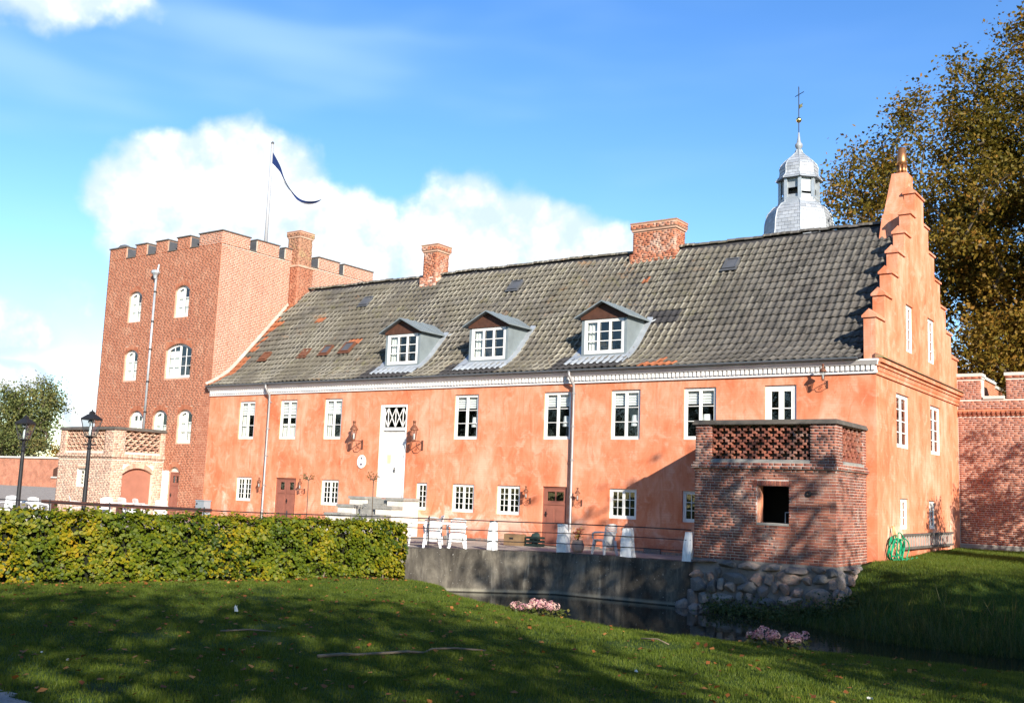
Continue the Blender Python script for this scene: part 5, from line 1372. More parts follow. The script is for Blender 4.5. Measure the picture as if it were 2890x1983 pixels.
# moat wall, one concrete length per straight run
mw = thing('moat_wall', 'stained grey concrete retaining wall rising from the moat under the terrace', 'wall')
E2 = EDGE[:9]
for i, ((ax, ay), (bx, by)) in enumerate(zip(E2, E2[1:])):
    d_ = Vector((bx-ax, by-ay, 0)); L = d_.length; u = d_/L
    n_ = Vector((0, 0, 1)).cross(u)*-1
    if n_.y > 0: n_ = -n_      # outward = towards the water
    K = max(1, int(L/2.2)) if i < 4 else 1
    for k in range(1):
        m = MB(); segs = max(2, int(L/0.35)); 
        A = Vector((ax, ay, 0)); out = []
        lv_ = [(-2.1, 0.10), (-1.2, 0.05), (-0.6, 0.03), (-0.03, 0.0), (0.012, -0.02), (0.014, -0.40)]
        for s in range(segs+1):
            p = A+u*(L*s/segs); row = []
            for z, o_ in lv_:
                w = 0.018*mnoise.noise(Vector((p.x*1.3, p.y*1.3, z*1.7))) if z < 0 else 0.012*mnoise.noise(Vector((p.x*3, p.y*3, 1)))
                row.append(p+n_*(o_+w)+Vector((0, 0, z + (w if z >= -0.03 else 0))))
            out.append(row)
        for s in range(segs):
            for j in range(len(lv_)-1): m.quad(out[s][j], out[s][j+1], out[s+1][j+1], out[s+1][j])
        m.build('wall_length', 'concrete', mw, True)
# gravel path corner at the near left
NP = 90
xs = np.linspace(-6, 1.5, NP+1); ys = np.linspace(-29, -22.5, NP+1)
m = MB(); idx = {}
for i, x in enumerate(xs):
    for j, y in enumerate(ys):
        z = float(ground_z(np.array([x]), np.array([y]))[0]); idx[i, j] = len(m.v); m.v.append((x, y, z+0.012))
for i in range(NP):
    for j in range(NP):
        x, y = (xs[i]+xs[i+1])/2, (ys[j]+ys[j+1])/2
        if y < -23.86-0.20*(x+1.2)+0.04*math.sin(x*5)+0.03*math.sin(x*11+1)+random.uniform(-0.03, 0.03): m.f.append((idx[i, j], idx[i+1, j], idx[i+1, j+1], idx[i, j+1])); m.c.append(0)
pth = m.build('path', 'gravel', None, True); tag(pth, 'pale gravel path at the lower left corner', 'path', kind='structure')

# ------------------------------------------------------------------ railing and white stones along the moat
RZ = 0.0
def along(path, ds):
    pts = [Vector((x, y, 0)) for x, y in path]; out = []
    for p, q in zip(pts, pts[1:]):
        n = max(1, int((q-p).length/ds))
        out += [p+(q-p)*i/n for i in range(n)]
    return out+[pts[-1]]
IN = [(-4.3, -2.62), (-8.35, -2.80), (-11.32, -5.42), (-14.6, -7.95), (-17.05, -8.95), (-20.5, -9.8), (-23.2, -10.15), (-29, -11.0)]
rail = thing('iron_railing', 'thin dark iron railing with three bars along the moat wall', 'railing')
for z, r in ((0.86, 0.017), (0.58, 0.013), (0.28, 0.013)):
    m = MB(); m.tube([p+Vector((0, 0, z+0.01*math.sin(p.x*0.9))) for p in along(IN, 1.2)], r, 6); m.build('rail_bar', 'iron', rail)
for k, p in enumerate(along(IN[2:], 2.6)):
    m = MB(); m.tube([p, p+Vector((0, 0, 0.90))], 0.018, 6); m.tube([p+Vector((0, 0, 0.9)), p+Vector((0, 0, 0.95))], [0.028, 0.01], 6); m.build('post', 'iron', rail)
def stone_post(loc, w, h, seed, lean, label):
    bm = bmesh.new(); bmesh.ops.create_cube(bm, size=1.0); bmesh.ops.subdivide_edges(bm, edges=bm.edges[:], cuts=4, use_grid_fill=True)
    for v in bm.verts:
        z = v.co.z+0.5; s = 1-0.22*z-0.14*max(0, z-0.72)*3; n_ = mnoise.noise_vector(v.co*3.2+Vector((seed, seed*2, 0)))
        v.co = Vector((v.co.x*w*s+n_.x*0.035+lean*z*h, v.co.y*w*0.75*s+n_.y*0.035, z*h+n_.z*0.02*(z > 0.05)))
    me = bpy.data.meshes.new('white_stone_post'); bm.to_mesh(me); bm.free(); me.materials.append(MAT['stone_white']); me.polygons.foreach_set('use_smooth', [False]*len(me.polygons))
    o = put('white_stone_post', me, loc); tag(o, label, 'stone post', 'white stone posts along the moat'); return o
stone_post((-9.97, -4.10, 0.0), 0.26, 0.84, 1, 0.02, 'whitewashed rough stone post nearest the pair of white chairs')
stone_post((-8.42, -2.62, 0.0), 0.34, 0.84, 5, -0.06, 'whitewashed rough stone post with slanting top in front of the brown cellar door')
stone_post((-6.28, -2.58, 0.0), 0.36, 0.82, 9, 0.0, 'broad whitewashed stone post beside the single white chair')
stone_post((-4.42, -2.55, 0.0), 0.28, 0.80, 13, 0.05, 'whitewashed stone post half hidden by the brick bastion')
# rust-brown timber bar on stubs in front of the porch
wb = thing('timber_rail', 'rust brown timber rail on short posts left of the hedge', 'rail', (0, 0, 0))
bp = [(-24.6, -9.55), (-20.6, -9.3), (-17.2, -8.6)]
m = MB()
for (ax, ay), (bx, by) in zip(bp, bp[1:]): m.bar((ax, ay, 0.84), (bx, by, 0.84), 0.14, 0.11)
m.build('bar', 'iron_rust', wb)
for x, y in ((-24.0, -9.5), (-20.7, -9.3), (-17.6, -8.7)):
    m = MB(); m.box(x-0.07, x+0.07, y-0.07, y+0.07, 0, 0.785); m.build('post', 'iron_rust', wb)

# ------------------------------------------------------------------ plastic chairs and tables
def chair(label, loc, rz, group='white plastic garden chairs', sc=1.0):
    o = thing('plastic_chair', label, 'chair', loc, rz, group)
    m = MB()   # seat
    m.add([(-0.23, -0.22, 0.42), (0.23, -0.22, 0.42), (0.21, 0.22, 0.40), (-0.21, 0.22, 0.40), (-0.23, -0.22, 0.445), (0.23, -0.22, 0.445), (0.21, 0.22, 0.42), (-0.21, 0.22, 0.42)], MB.BF)
    m.add([(-0.235, -0.225, 0.37), (0.235, -0.225, 0.37), (0.235, -0.205, 0.37), (-0.235, -0.205, 0.37), (-0.235, -0.235, 0.43), (0.235, -0.235, 0.43), (0.235, -0.21, 0.43), (-0.235, -0.21, 0.43)], MB.BF); m.build('seat', 'plastic_white', o)
    # backrest: bowed frame with vertical slats
    def bp_(u, v):   # u -1..1, v 0..1
        return Vector((u*(0.215+0.02*v), 0.215+0.10*v-0.035*u*u, 0.41+0.50*v-0.045*v*u*u))
    b = MB(); TH = Vector((0, 0.018, 0))
    def panel(mb_, u0, u1, v0, v1, n=1):
        for k in range(n):
            a0, a1 = u0+(u1-u0)*k/n, u0+(u1-u0)*(k+1)/n; q = (bp_(a0, v0), bp_(a1, v0), bp_(a1, v1), bp_(a0, v1)); mb_.add(list(q)+[p+TH for p in q], MB.BF)
    panel(b, -1, -0.84, -0.42, 0.97); panel(b, 0.84, 1, -0.42, 0.97)
    panel(b, -0.98, 0.98, 0.88, 1.0, 6); panel(b, -0.84, 0.84, 0.40, 0.48, 6); panel(b, -0.84, 0.84, -0.42, -0.28, 6)
    b.build('backrest', 'plastic_white', o)
    for v0 in (0.505, 0.60, 0.695, 0.79):
        s = MB(); panel(s, -0.86, 0.86, v0, v0+0.068, 6); s.build('slat', 'plastic_white', o)
    for k in range(9):
        u = -0.72+k*0.18; s = MB(); panel(s, u-0.066, u+0.066, -0.30, 0.42); s.build('slat', 'plastic_white', o)
    for s_ in (-1, 1):
        a = MB(); a.tube([(s_*0.25, 0.25, 0.66), (s_*0.27, 0.10, 0.655), (s_*0.275, -0.14, 0.64), (s_*0.265, -0.23, 0.60), (s_*0.25, -0.24, 0.44)], [0.018, 0.026, 0.03, 0.028, 0.022], 6); a.build('armrest', 'plastic_white', o)
        for y, fy in ((-0.22, -0.26), (0.20, 0.27)):
            l = MB(); l.add([(s_*0.13, y-0.02, 0.42), (s_*0.25, y-0.02, 0.42), (s_*0.25, y+0.035, 0.42), (s_*0.13, y+0.035, 0.42), (s_*0.225, fy-0.015, 0), (s_*0.28, fy-0.015, 0), (s_*0.28, fy+0.02, 0), (s_*0.225, fy+0.02, 0)], ((0, 1, 2, 3), (7, 6, 5, 4), (4, 5, 1, 0), (5, 6, 2, 1), (6, 7, 3, 2), (7, 4, 0, 3))); l.build('leg', 'plastic_white', o)
    return o
# chair faces -y locally (back towards +y): rz turns it
FACE_IN = math.radians(139)
chair('white plastic chair nearest the hedge end, its slatted back to the moat', (-11.50, -5.02, 0), math.radians(-141))
chair('white plastic chair with its back to the moat, right of its twin by the hedge', (-10.98, -4.50, 0), math.radians(-137))
chair('white plastic chair on the far side of the table behind the hedge end', (-12.85, -3.35, 0), math.radians(-40))
chair('lone white plastic chair turned left beside the broad stone post', (-7.22, -2.28, 0), math.radians(-108))
tb = thing('plastic_table', 'white plastic garden table behind the two chairs by the hedge', 'table', (-12.35, -4.15, 0), math.radians(40))
m = MB(); m.box(-0.65, 0.65, -0.42, 0.42, 0.68, 0.72); m.build('table_top', 'plastic_white', tb)
for sx in (-1, 1):
    for sy in (-1, 1):
        m = MB(); m.tube([(sx*0.55, sy*0.33, 0.68), (sx*0.6, sy*0.37, 0)], [0.035, 0.025], 6); m.build('leg', 'plastic_white', tb)
far = [((-31.6, -3.9, 0), 150, 'white plastic chair against the brown arched gate, leftmost of the far group'), ((-29.2, -4.2, 0), 40, 'white plastic chair second from the lamp in the far group by the porch'), ((-29.9, -2.7, 0), 190, 'white plastic chair in the middle of the far group by the porch'),
       ((-28.3, -3.1, 0), 120, 'white plastic chair in front of the tower door, far group'), ((-27.2, -3.0, 0), 235, 'white plastic chair nearest the grey box, rightmost of the far group'), ((-21.2, -8.6, 0), 130, 'white plastic chair just above the hedge right of the lamp post'),
       ((-27.5, -8.0, 0), 100, 'white plastic chair between the two lamp posts'), ((-29.4, -8.1, 0), 30, 'white plastic chair right beside the left lamp post')]
for loc, r, lb in far: chair(lb, loc, math.radians(r))
for i, (loc, lb) in enumerate((((-29.0, -3.4, 0), 'white plastic table among the far chairs before the tower'), ((-28.4, -7.6, 0), 'white plastic table between the lamp posts'))):
    t2 = thing('plastic_table', lb, 'table', loc, 0.4)
    m = MB(); m.box(-0.65, 0.65, -0.42, 0.42, 0.68, 0.72); m.build('table_top', 'plastic_white', t2)
    for sx in (-1, 1):
        for sy in (-1, 1):
            m = MB(); m.tube([(sx*0.55, sy*0.33, 0.68), (sx*0.6, sy*0.37, 0)], [0.035, 0.025], 6); m.build('leg', 'plastic_white', t2)

# ------------------------------------------------------------------ street lanterns
def lamp_post(loc, top, label):
    o = thing('lamp_post', label, 'lamp post', loc, 0.35, 'lamp posts behind the hedge')
    h = top-0.95
    m = MB(); m.lathe([(0.13, 0), (0.13, 0.25), (0.10, 0.32), (0.085, 0.6), (0.075, 0.65), (0.065, h*0.75), (0.055, h-0.02)], 0, 0, 12); m.build('post', 'iron', o, True)
    m = MB(); m.lathe([(0.06, h-0.38), (0.095, h-0.34), (0.06, h-0.30)], 0, 0, 12); m.bar((-0.22, 0, h-0.22), (0.22, 0, h-0.22), 0.035, 0.035); m.lathe([(0.05, h-0.02), (0.11, h+0.03), (0.12, h+0.06)], 0, 0, 10)
    for k in range(4):
        a_ = math.pi/4+k*math.pi/2; m.tube([(0.0, 0, h-0.28), (0.13*math.cos(a_), 0.13*math.sin(a_), h-0.08), (0.12*math.cos(a_), 0.12*math.sin(a_), h+0.06)], 0.012, 5)
    m.build('ladder_bar', 'iron', o)
    b0, b1 = h+0.06, h+0.62; r0, r1 = 0.125, 0.23
    m = MB()
    for k in range(4):
        a_ = math.pi/4+k*math.pi/2; c_, s_ = math.cos(a_)*1.414, math.sin(a_)*1.414
        m.bar((r0*c_*0.707*1.414, r0*s_*0.707*1.414, b0), (r1*c_*0.707*1.414, r1*s_*0.707*1.414, b1), 0.028, 0.028)
        c2, s2 = math.cos(a_+math.pi/2)*1.414, math.sin(a_+math.pi/2)*1.414
        m.bar((r1*c_, r1*s_, b1), (r1*c2, r1*s2, b1), 0.035, 0.04); m.bar((r0*c_, r0*s_, b0), (r0*c2, r0*s2, b0), 0.03, 0.03)
    m.build('lantern_frame', 'iron', o)
    for k in range(4):
        a_ = math.pi/4+k*math.pi/2; c_, s_ = math.cos(a_)*1.414, math.sin(a_)*1.414; c2, s2 = math.cos(a_+math.pi/2)*1.414, math.sin(a_+math.pi/2)*1.414
        MB().quad((r0*c_, r0*s_, b0), (r0*c2, r0*s2, b0), (r1*c2, r1*s2, b1), (r1*c_, r1*s_, b1)).build('pane', 'glass', o)
    m = MB(); m.lathe([(0.30*1.15, b1), (0.30*1.15, b1+0.03), (0.14, b1+0.17), (0.10, b1+0.18), (0.10, b1+0.24), (0.03, b1+0.28), (0.015, b1+0.33)], 0, 0, 4, math.pi/4); m.build('lantern_roof', 'iron', o)
    m = MB(); m.lathe([(0.05, b0), (0.06, b0+0.1), (0.05, b0+0.3), (0.02, b0+0.36)], 0, 0, 8); m.lathe([(0.10, b1-0.12), (0.12, b1-0.06), (0.05, b1-0.02)], 0, 0, 8); m.build('burner', 'lamp_glass_milky', o, True)
lamp_post((-27.1, -9.0, 0), 3.82, 'black lantern lamp post standing alone against the trees at far left')
lamp_post((-23.1, -9.0, 0), 3.93, 'black lantern lamp post in front of the pale porch')

# ------------------------------------------------------------------ wall lanterns
def wall_lantern(label, x, z, F, s=1.0, reach=0.5, m_='copper_brown', group='copper wall lanterns'):
    o = thing('wall_lantern', label, 'lantern', F.p(x, z, 0), math.atan2(F.u.y, F.u.x), group)
    # local frame: x along wall, -y outward, z up from the bracket foot
    r_ = reach*s
    m = MB(); m.box(-0.04*s, 0.04*s, -0.02, 0, -0.02*s, 0.34*s); m.tube([(0, -0.01, 0.28*s), (0, -r_*0.5, 0.30*s), (0, -r_, 0.28*s)], 0.016*s, 6)
    cv = [(0, -0.02, 0.02*s), (0, -r_*0.35, 0.0), (0, -r_*0.62, 0.10*s), (0, -r_*0.72, 0.24*s)]; m.tube(cv, 0.013*s, 6)
    sp = [(0, -r_*0.42+0.07*s*math.cos(a_)*(1-a_/9), 0.17*s+0.07*s*math.sin(a_)*(1-a_/9)) for a_ in [i*0.6 for i in range(14)]]; m.tube(sp, 0.009*s, 5)
    m.build('bracket', 'iron_rust', o)
    g0 = 0.30*s; m = MB(); m.lathe([(0.03*s, g0-0.04*s), (0.07*s, g0), (0.07*s, g0+0.04*s)], 0, -r_, 8)
    for k in range(6):
        a_ = k*math.pi/3; m.tube([(0.065*s*math.cos(a_), -r_+0.065*s*math.sin(a_), g0+0.03*s), (0.125*s*math.cos(a_), -r_+0.125*s*math.sin(a_), g0+0.40*s)], 0.007*s, 4)
    m.build('cage', m_, o)
    m = MB(); m.lathe([(0.06*s, g0+0.035*s), (0.12*s, g0+0.40*s)], 0, -r_, 6, 0, 0, False); m.build('pane', 'glass', o)
    m = MB(); m.lathe([(0.035*s, g0+0.05*s), (0.04*s, g0+0.16*s), (0.03*s, g0+0.26*s)], 0, -r_, 8); m.build('burner', 'lamp_glass_milky', o)
    m = MB(); m.lathe([(0.165*s, g0+0.39*s), (0.16*s, g0+0.42*s), (0.075*s, g0+0.55*s), (0.05*s, g0+0.56*s), (0.05*s, g0+0.68*s), (0.075*s, g0+0.69*s), (0.05*s, g0+0.73*s), (0.01*s, g0+0.74*s)], 0, -r_, 12); m.build('hood', m_, o, True)
wall_lantern('large copper wall lantern left of the tall white door', -19.27, 3.14, FA, 1.0)
wall_lantern('large copper wall lantern right of the tall white door', -16.28, 3.12, FA, 1.0)
for x, lb in ((-24.62, 'small wall lantern left of the double brown cellar door'), (-22.24, 'small wall lantern right of the double brown cellar door'), (-11.44, 'small wall lantern left of the single brown cellar door'), (-9.42, 'small wall lantern right of the single brown cellar door, beside the downpipe')):
    wall_lantern(lb, x, 1.36, FA, 0.56, 0.5)
wall_lantern('small copper wall lantern high under the cornice near the gable corner', -1.36, 4.98, FA, 0.62, 0.62)
# oval plaque
pl = thing('oval_plaque', 'white oval enamel plaque with small crest between lantern and white door', 'plaque', (-19.24, -0.01, 2.655))
m = MB(); pts = [(0.215*math.cos(a_), 0.25*math.sin(a_)) for a_ in [2*math.pi*i/24 for i in range(24)]]
m.add([(x, -0.03, z) for x, z in pts]+[(x*1.03, 0.0, z*1.03) for x, z in pts], [tuple(range(24))]+[(i, i+24, (i+1) % 24+24, (i+1) % 24) for i in range(24)]); m.build('plate', 'white_paint', pl)
m = MB(); m.box(-0.025, 0.025, -0.034, -0.031, 0.09, 0.17); m.box(-0.04, 0.04, -0.034, -0.031, 0.11, 0.135); m.add([(-0.06, -0.034, -0.06), (0.06, -0.034, -0.06), (0.045, -0.034, -0.12), (0, -0.034, -0.16), (-0.045, -0.034, -0.12)], ((4, 3, 2, 1, 0),)); m.build('crest', 'emblem_dark', pl)

# ------------------------------------------------------------------ entrance stair
stt = thing('entrance_stair', 'stone stair with stepped plaster cheeks below the tall white door', 'stair')
n = 7; rise = 1.30/n
for k in range(n):
    y1 = -0.02 if k == n-1 else -0.75-(n-2-k)*0.30; y0 = -0.75-(n-1-k)*0.30; y1b = -0.02
    m = MB(); m.box(-18.10, -17.13, y0, -0.02, k*rise, (k+1)*rise-0.004); m.build('step', 'step_stone', stt)
for x0, x1 in ((-18.97, -18.12), (-17.11, -16.26)):
    for y0, y1, zt in ((-0.92, -0.02, 1.36), (-1.52, -0.925, 1.06), (-2.12, -1.525, 0.76), (-2.6, -2.125, 0.46)):
        m = MB(); m.box(x0+0.05, x1-0.05, y0+0.04, y1, 0, zt-0.10); ck = m.build('cheek_block', 'stair_plaster', stt)
        m = MB(); m.box(x0, x1, y0, y1-0.004, zt-0.098, zt); m.build('cap_stone', 'step_stone', ck)

# ------------------------------------------------------------------ small things on the terrace
m = MB(); 
gb = thing('grey_cabinet', 'small grey cabinet standing against the wall where tower and house meet', 'cabinet', (-28.1, -0.22, 0))
m = MB(); m.box(-0.27, 0.27, -0.18, 0.18, 0.03, 0.86); m.build('body', 'grey_box', gb); m = MB(); m.box(-0.29, 0.29, -0.2, 0.2, 0.86, 0.90); m.build('lid', 'grey_box', gb); m = MB(); m.box(-0.21, -0.15, -0.196, -0.18, 0.70, 0.78); m.build('latch', 'iron', gb)
cb = thing('cardboard_box', 'brown cardboard box on the terrace left of the cellar door', 'box', (-11.35, -0.95, 0), 0.15)
m = MB(); m.box(-0.31, 0.31, -0.2, 0.2, 0.0, 0.36); m.build('body', 'cardboard', cb)
m = MB(); m.quad((-0.31, -0.2, 0.361), (0.31, -0.2, 0.361), (0.31, -0.01, 0.372), (-0.31, -0.01, 0.372)); m.quad((-0.31, 0.01, 0.372), (0.31, 0.01, 0.372), (0.31, 0.2, 0.361), (-0.31, 0.2, 0.361)); m.build('flap', 'cardboard', cb)
m = MB(); m.box(-0.11, 0.03, -0.206, -0.201, 0.20, 0.26); m.build('handle_hole', 'iron', cb)
cr_ = thing('dark_crate', 'dark green plastic crate holding a bag beside the cardboard box', 'crate', (-10.72, -0.72, 0), -0.1)
m = MB()
for z in (0.02, 0.13, 0.24): m.box(-0.26, 0.26, -0.19, -0.175, z, z+0.07); m.box(-0.26, 0.26, 0.175, 0.19, z, z+0.07); m.box(-0.26, -0.245, -0.175, 0.175, z, z+0.07); m.box(0.245, 0.26, -0.175, 0.175, z, z+0.07)
for x in (-0.25, -0.08, 0.08, 0.25): m.box(x-0.015, x+0.015, -0.17, -0.155, 0.0, 0.31)
m.box(-0.25, 0.25, -0.17, 0.17, 0.0, 0.02); m.build('basket', 'crate_green', cr_)
me = boulder_mesh(0.22, 0.15, 0.20, 4); me.materials.clear(); me.materials.append(MAT['crate_green']); put('bag', me, (0, 0, 0.26), cr_)
# flower pot
fp2 = thing('flower_pot', 'pale clay pot with a few red and yellow flowers by the slanting stone post', 'flower pot', (-8.28, -2.05, 0))
m = MB(); m.lathe([(0.13, 0), (0.19, 0.10), (0.20, 0.22), (0.15, 0.33), (0.17, 0.36), (0.13, 0.36), (0.12, 0.30)], 0, 0, 14); m.build('pot', 'terracotta', fp2, True)
m = MB()
for k in range(16):
    a_ = random.random()*6.28; r_ = random.random()*0.16; h = 0.45+random.random()*0.25; m.tube([(0, 0, 0.30), (r_*math.cos(a_), r_*math.sin(a_), h)], 0.006, 4)
m.build('stems', 'green_leaf', fp2)
m = MB()
for k in range(60):
    a_ = random.random()*6.28; r_ = random.random()*0.20; h = 0.42+random.random()*0.32; c_ = Vector((r_*math.cos(a_), r_*math.sin(a_), h)); d1 = Vector((random.gauss(0, 1), random.gauss(0, 1), random.gauss(0, 1))).normalized()*0.035; d2 = d1.orthogonal().normalized()*0.03
    m.quad(c_-d1, c_-d2, c_+d1, c_+d2, random.random())
m.build('blossom', 'flower_mix', fp2)
# hose and ladder on the gable
hs = thing('garden_hose', 'bright green garden hose heaped on a hook at the gable corner', 'hose', (0.0, 0.0, 0.0))
gz = float(ground_z(np.array([0.4]), np.array([1.2]))[0])
for k in range(9):
    m = MB(); cy_ = 1.25+random.uniform(-0.25, 0.35); cz_ = gz+0.30+random.uniform(-0.1, 0.1); ry, rz_ = random.uniform(0.32, 0.62), random.uniform(0.22, 0.40); x0 = 0.07+0.03*k
    m.tube([(x0+0.02*math.sin(3*a_), cy_+ry*math.cos(a_)+0.05*math.sin(2*a_+k), max(gz+0.03, cz_+rz_*math.sin(a_)*(1.15 if math.sin(a_) > 0 else 1))) for a_ in [2*math.pi*i/22 for i in range(23)]], 0.017, 6); m.build('loop', 'hose_green', hs, True)
m = MB(); m.tube([(0.4, 0.9+0.1*i, gz+0.04+0.03*math.sin(i*1.3)) for i in range(19)], 0.017, 6); m.build('loose_end', 'hose_green', hs, True)
m = MB(); m.tube([(0.0, 1.15, gz+0.92), (0.14, 1.15, gz+0.95)], 0.015, 6); m.tube([(0.1, 1.15, gz+0.95), (0.16, 1.0, gz+0.45), (0.2, 1.2, gz+0.15)], 0.03, 6); m.tube([(0.1, 1.15, gz+0.95), (0.18, 1.35, gz+0.5), (0.22, 1.15, gz+0.2)], 0.03, 6); m.build('rope_hook', 'rope_tan', hs)
ld = thing('ladder', 'weathered grey ladder lying sideways along the foot of the gable', 'ladder', (0.10, 2.3, 0))
for z in (0.52, 0.90):
    m = MB(); m.box(-0.03, 0.03, 0, 6.1, z-0.035, z+0.035); m.build('side_rail', 'coping_dark', ld)  # rails coloured darker than the rungs to paint in their shade
rm = MB().box(-0.022, 0.022, -0.03, 0.03, -0.158, 0.158).mesh('rung', 'ladder_grey')
for k in range(20): put('rung', rm, (0, 0.18+k*0.30, 0.71), ld)
m = MB(); m.box(-0.10, 0.02, 1.0, 1.06, 0.44, 0.484); m.box(-0.10, 0.02, 5.0, 5.06, 0.44, 0.484); m.build('hook', 'iron', ld)
# table lamps behind the upper windows, flower pots on the sills
for i, (a, b) in enumerate(uppers[3:7]):
    lo = thing('table_lamp', ['white table lamp seen through the upper window right of the white door', 'white table lamp in the upper window left of the long downpipe', 'white table lamp in the upper window right of the long downpipe', 'white table lamp in the upper window partly behind the bastion'][i], 'table lamp', (a+(b-a)*(0.74 if i < 3 else 0.62), 0.27, 3.62), 0, 'table lamps behind the upper windows')
    m = MB(); m.lathe([(0.075, 0), (0.07, 0.03), (0.03, 0.06), (0.045, 0.16), (0.03, 0.28), (0.015, 0.34)], 0, 0, 10); m.build('base', 'clad_dark', lo, True)
    m = MB(); m.lathe([(0.17, 0.33), (0.13, 0.68)], 0, 0, 14, 0, 0, False); m.build('shade', 'blind', lo, True)
sill = MB(); sill.box(-15, -4.6, 0.16, 0.55, 3.58, 3.615); sill.build('inner_sill', 'white_paint', house)

# ================================================================== VEGETATION
def leaf_cloud(name, C, nrm, size, mat_, parent, col=None, aspect=0.62, jit=1.0):
    """diamond leaves: C (n,3) centres, nrm (n,3) preferred facing, size (n,)"""
    n = len(C)
    d = nrm + rng.normal(0, jit, (n, 3)); d /= np.linalg.norm(d, axis=1)[:, None]
    r = rng.normal(0, 1, (n, 3)); a = np.cross(d, r); a /= np.linalg.norm(a, axis=1)[:, None]+1e-9; b = np.cross(d, a)
    a *= size[:, None]*0.5; b *= size[:, None]*0.5*aspect
    fold = d*size[:, None]*0.08
    V = np.stack([C-a, C-b+fold, C+a, C+b+fold], 1).reshape(-1, 3)
    F = np.arange(n*4).reshape(-1, 4)
    me = np_mesh(name, V, F, mat_, rng.uniform(0.001, 0.999, n) if col is None else col)
    o = put(name, me, parent=parent); return o
def make_tree(name, label, base, h, crown, n_tips, leaves, leaf, mat_, trunk_r, cat='tree', group=None, seed=1, sig=0.55, bark='bark', sparse=None, lo=0.0):
    """crown: (cx,cy,cz,rx,ry,rz) relative to base; branches grow to tips spread through the crown"""
    rg = np.random.default_rng(seed)
    root = thing(name, label, cat, base, 0, group)
    cx, cy, cz, rx, ry, rz = crown
    tips = []
    while len(tips) < n_tips:
        p = rg.uniform(-1, 1, 3); q = np.linalg.norm(p)
        if q > 1 or q < 0.25: continue
        # lumpy outline
        lump = 0.82+0.18*math.sin(3.1*math.atan2(p[1], p[0])+seed)+0.12*math.sin(5*p[2]+2*seed)
        if q > lump: continue
        z = cz+p[2]*rz
        if z < lo: continue
        tips.append((cx+p[0]*rx, cy+p[1]*ry, z))
    tips = np.array(tips); tips = tips[np.argsort(np.linalg.norm(tips-np.array([cx*0.3, cy*0.3, h*0.3]), axis=1))]
    nodes = [np.array([0, 0, 0.0])]; par = [-1]
    k = 7; top = max(cz, h*0.55)
    for i in range(1, k+1): nodes.append(np.array([cx*0.3*(i/k)**2+rg.normal(0, 0.06), cy*0.3*(i/k)**2+rg.normal(0, 0.06), top*i/k])); par.append(i-1)
    for t_ in tips:
        A = np.array(nodes); d = np.linalg.norm(A-t_, axis=1)+np.where(A[:, 2] > t_[2]-0.1, 2.5, 0)+np.where(np.arange(len(A)) < 2, 50, 0)
        j = int(np.argmin(d)); p0 = nodes[j]; L = np.linalg.norm(t_-p0); st = max(1, int(L/1.1)); prev = j
        for s in range(1, st+1):
            f = s/st; q = p0+(t_-p0)*f+np.array([0, 0, 0.10*L*math.sin(math.pi*f)])+rg.normal(0, 0.05*min(1, L), 3)*(1-f)
            nodes.append(q); par.append(prev); prev = len(nodes)-1
    cnt = np.zeros(len(nodes)); hasch = np.zeros(len(nodes), bool)
    for i in range(len(nodes)-1, 0, -1):
        if not hasch[i]: cnt[i] += 1
        cnt[par[i]] += cnt[i]; hasch[par[i]] = True
    rad = trunk_r*np.sqrt(cnt/cnt[0]); rad = np.maximum(rad, 0.012)
    V = []; F = []
    ns = 5
    for i in range(1, len(nodes)):
        p, q = Vector(nodes[par[i]]), Vector(nodes[i]); t_ = (q-p)
        if t_.length < 1e-4: continue
        t_.normalize(); a = t_.orthogonal().normalized(); b = t_.cross(a); r0 = min(rad[par[i]], rad[i]*1.35); r1 = rad[i]; k0 = len(V)
        if i == 1: r0 = trunk_r*1.5
        n = 8 if rad[i] > 0.12 else ns
        for (c_, r_) in ((p, r0), (q, r1)):
            for j in range(n):
                an = 2*math.pi*j/n; V.append(tuple(c_+(a*math.cos(an)+b*math.sin(an))*r_))
        for j in range(n): F.append((k0+j, k0+(j+1) % n, k0+n+(j+1) % n, k0+n+j))
    me = np_mesh('trunk', np.array(V), np.array(F), bark, None, True); put('trunk', me, parent=root)
    # leaves in clumps around the tips
    w = np.ones(len(tips))
    if sparse is not None: w = np.array([sparse(t_) for t_ in tips])
    cl = rg.choice(len(tips), leaves, p=w/w.sum())
    C = tips[cl]+rg.normal(0, sig, (leaves, 3))*np.array([1, 1, 0.75])
    nrm = np.tile(np.array([0.0, 0, 0.8]), (leaves, 1))+(C-np.array([cx, cy, cz]))*0.06
    tc_ = rg.uniform(0, 1, len(tips)); col = np.clip(tc_[cl]*0.5+rg.uniform(0, 1, leaves)*0.5, 0.001, 0.999)
    o = leaf_cloud('crown', C, nrm, leaf*rg.uniform(0.6, 1.35, leaves), mat_, root, col)
    return root
# the great tree behind the wall, turning brown
make_tree('autumn_tree', 'huge tree with brown autumn leaves rising behind the right wall', (3.2, 19.5, 0), 23.5, (-0.2, 0, 13.9, 10.9, 8.0, 10.3), 1050, 225000, 0.185, 'autumn_leaf', 0.55, seed=4, sig=0.44, sparse=lambda t_: 0.55 if (t_[0] < -5.5 and t_[2] > 12) else 1.0, lo=4.5)
make_tree('understorey_tree', 'lower olive brown tree filling the gap under the great autumn tree', (3.0, 15.5, 0), 10.5, (0, 0, 6.5, 5.0, 3.0, 3.6), 230, 42000, 0.17, 'autumn_leaf', 0.22, seed=9, sig=0.5, lo=2)
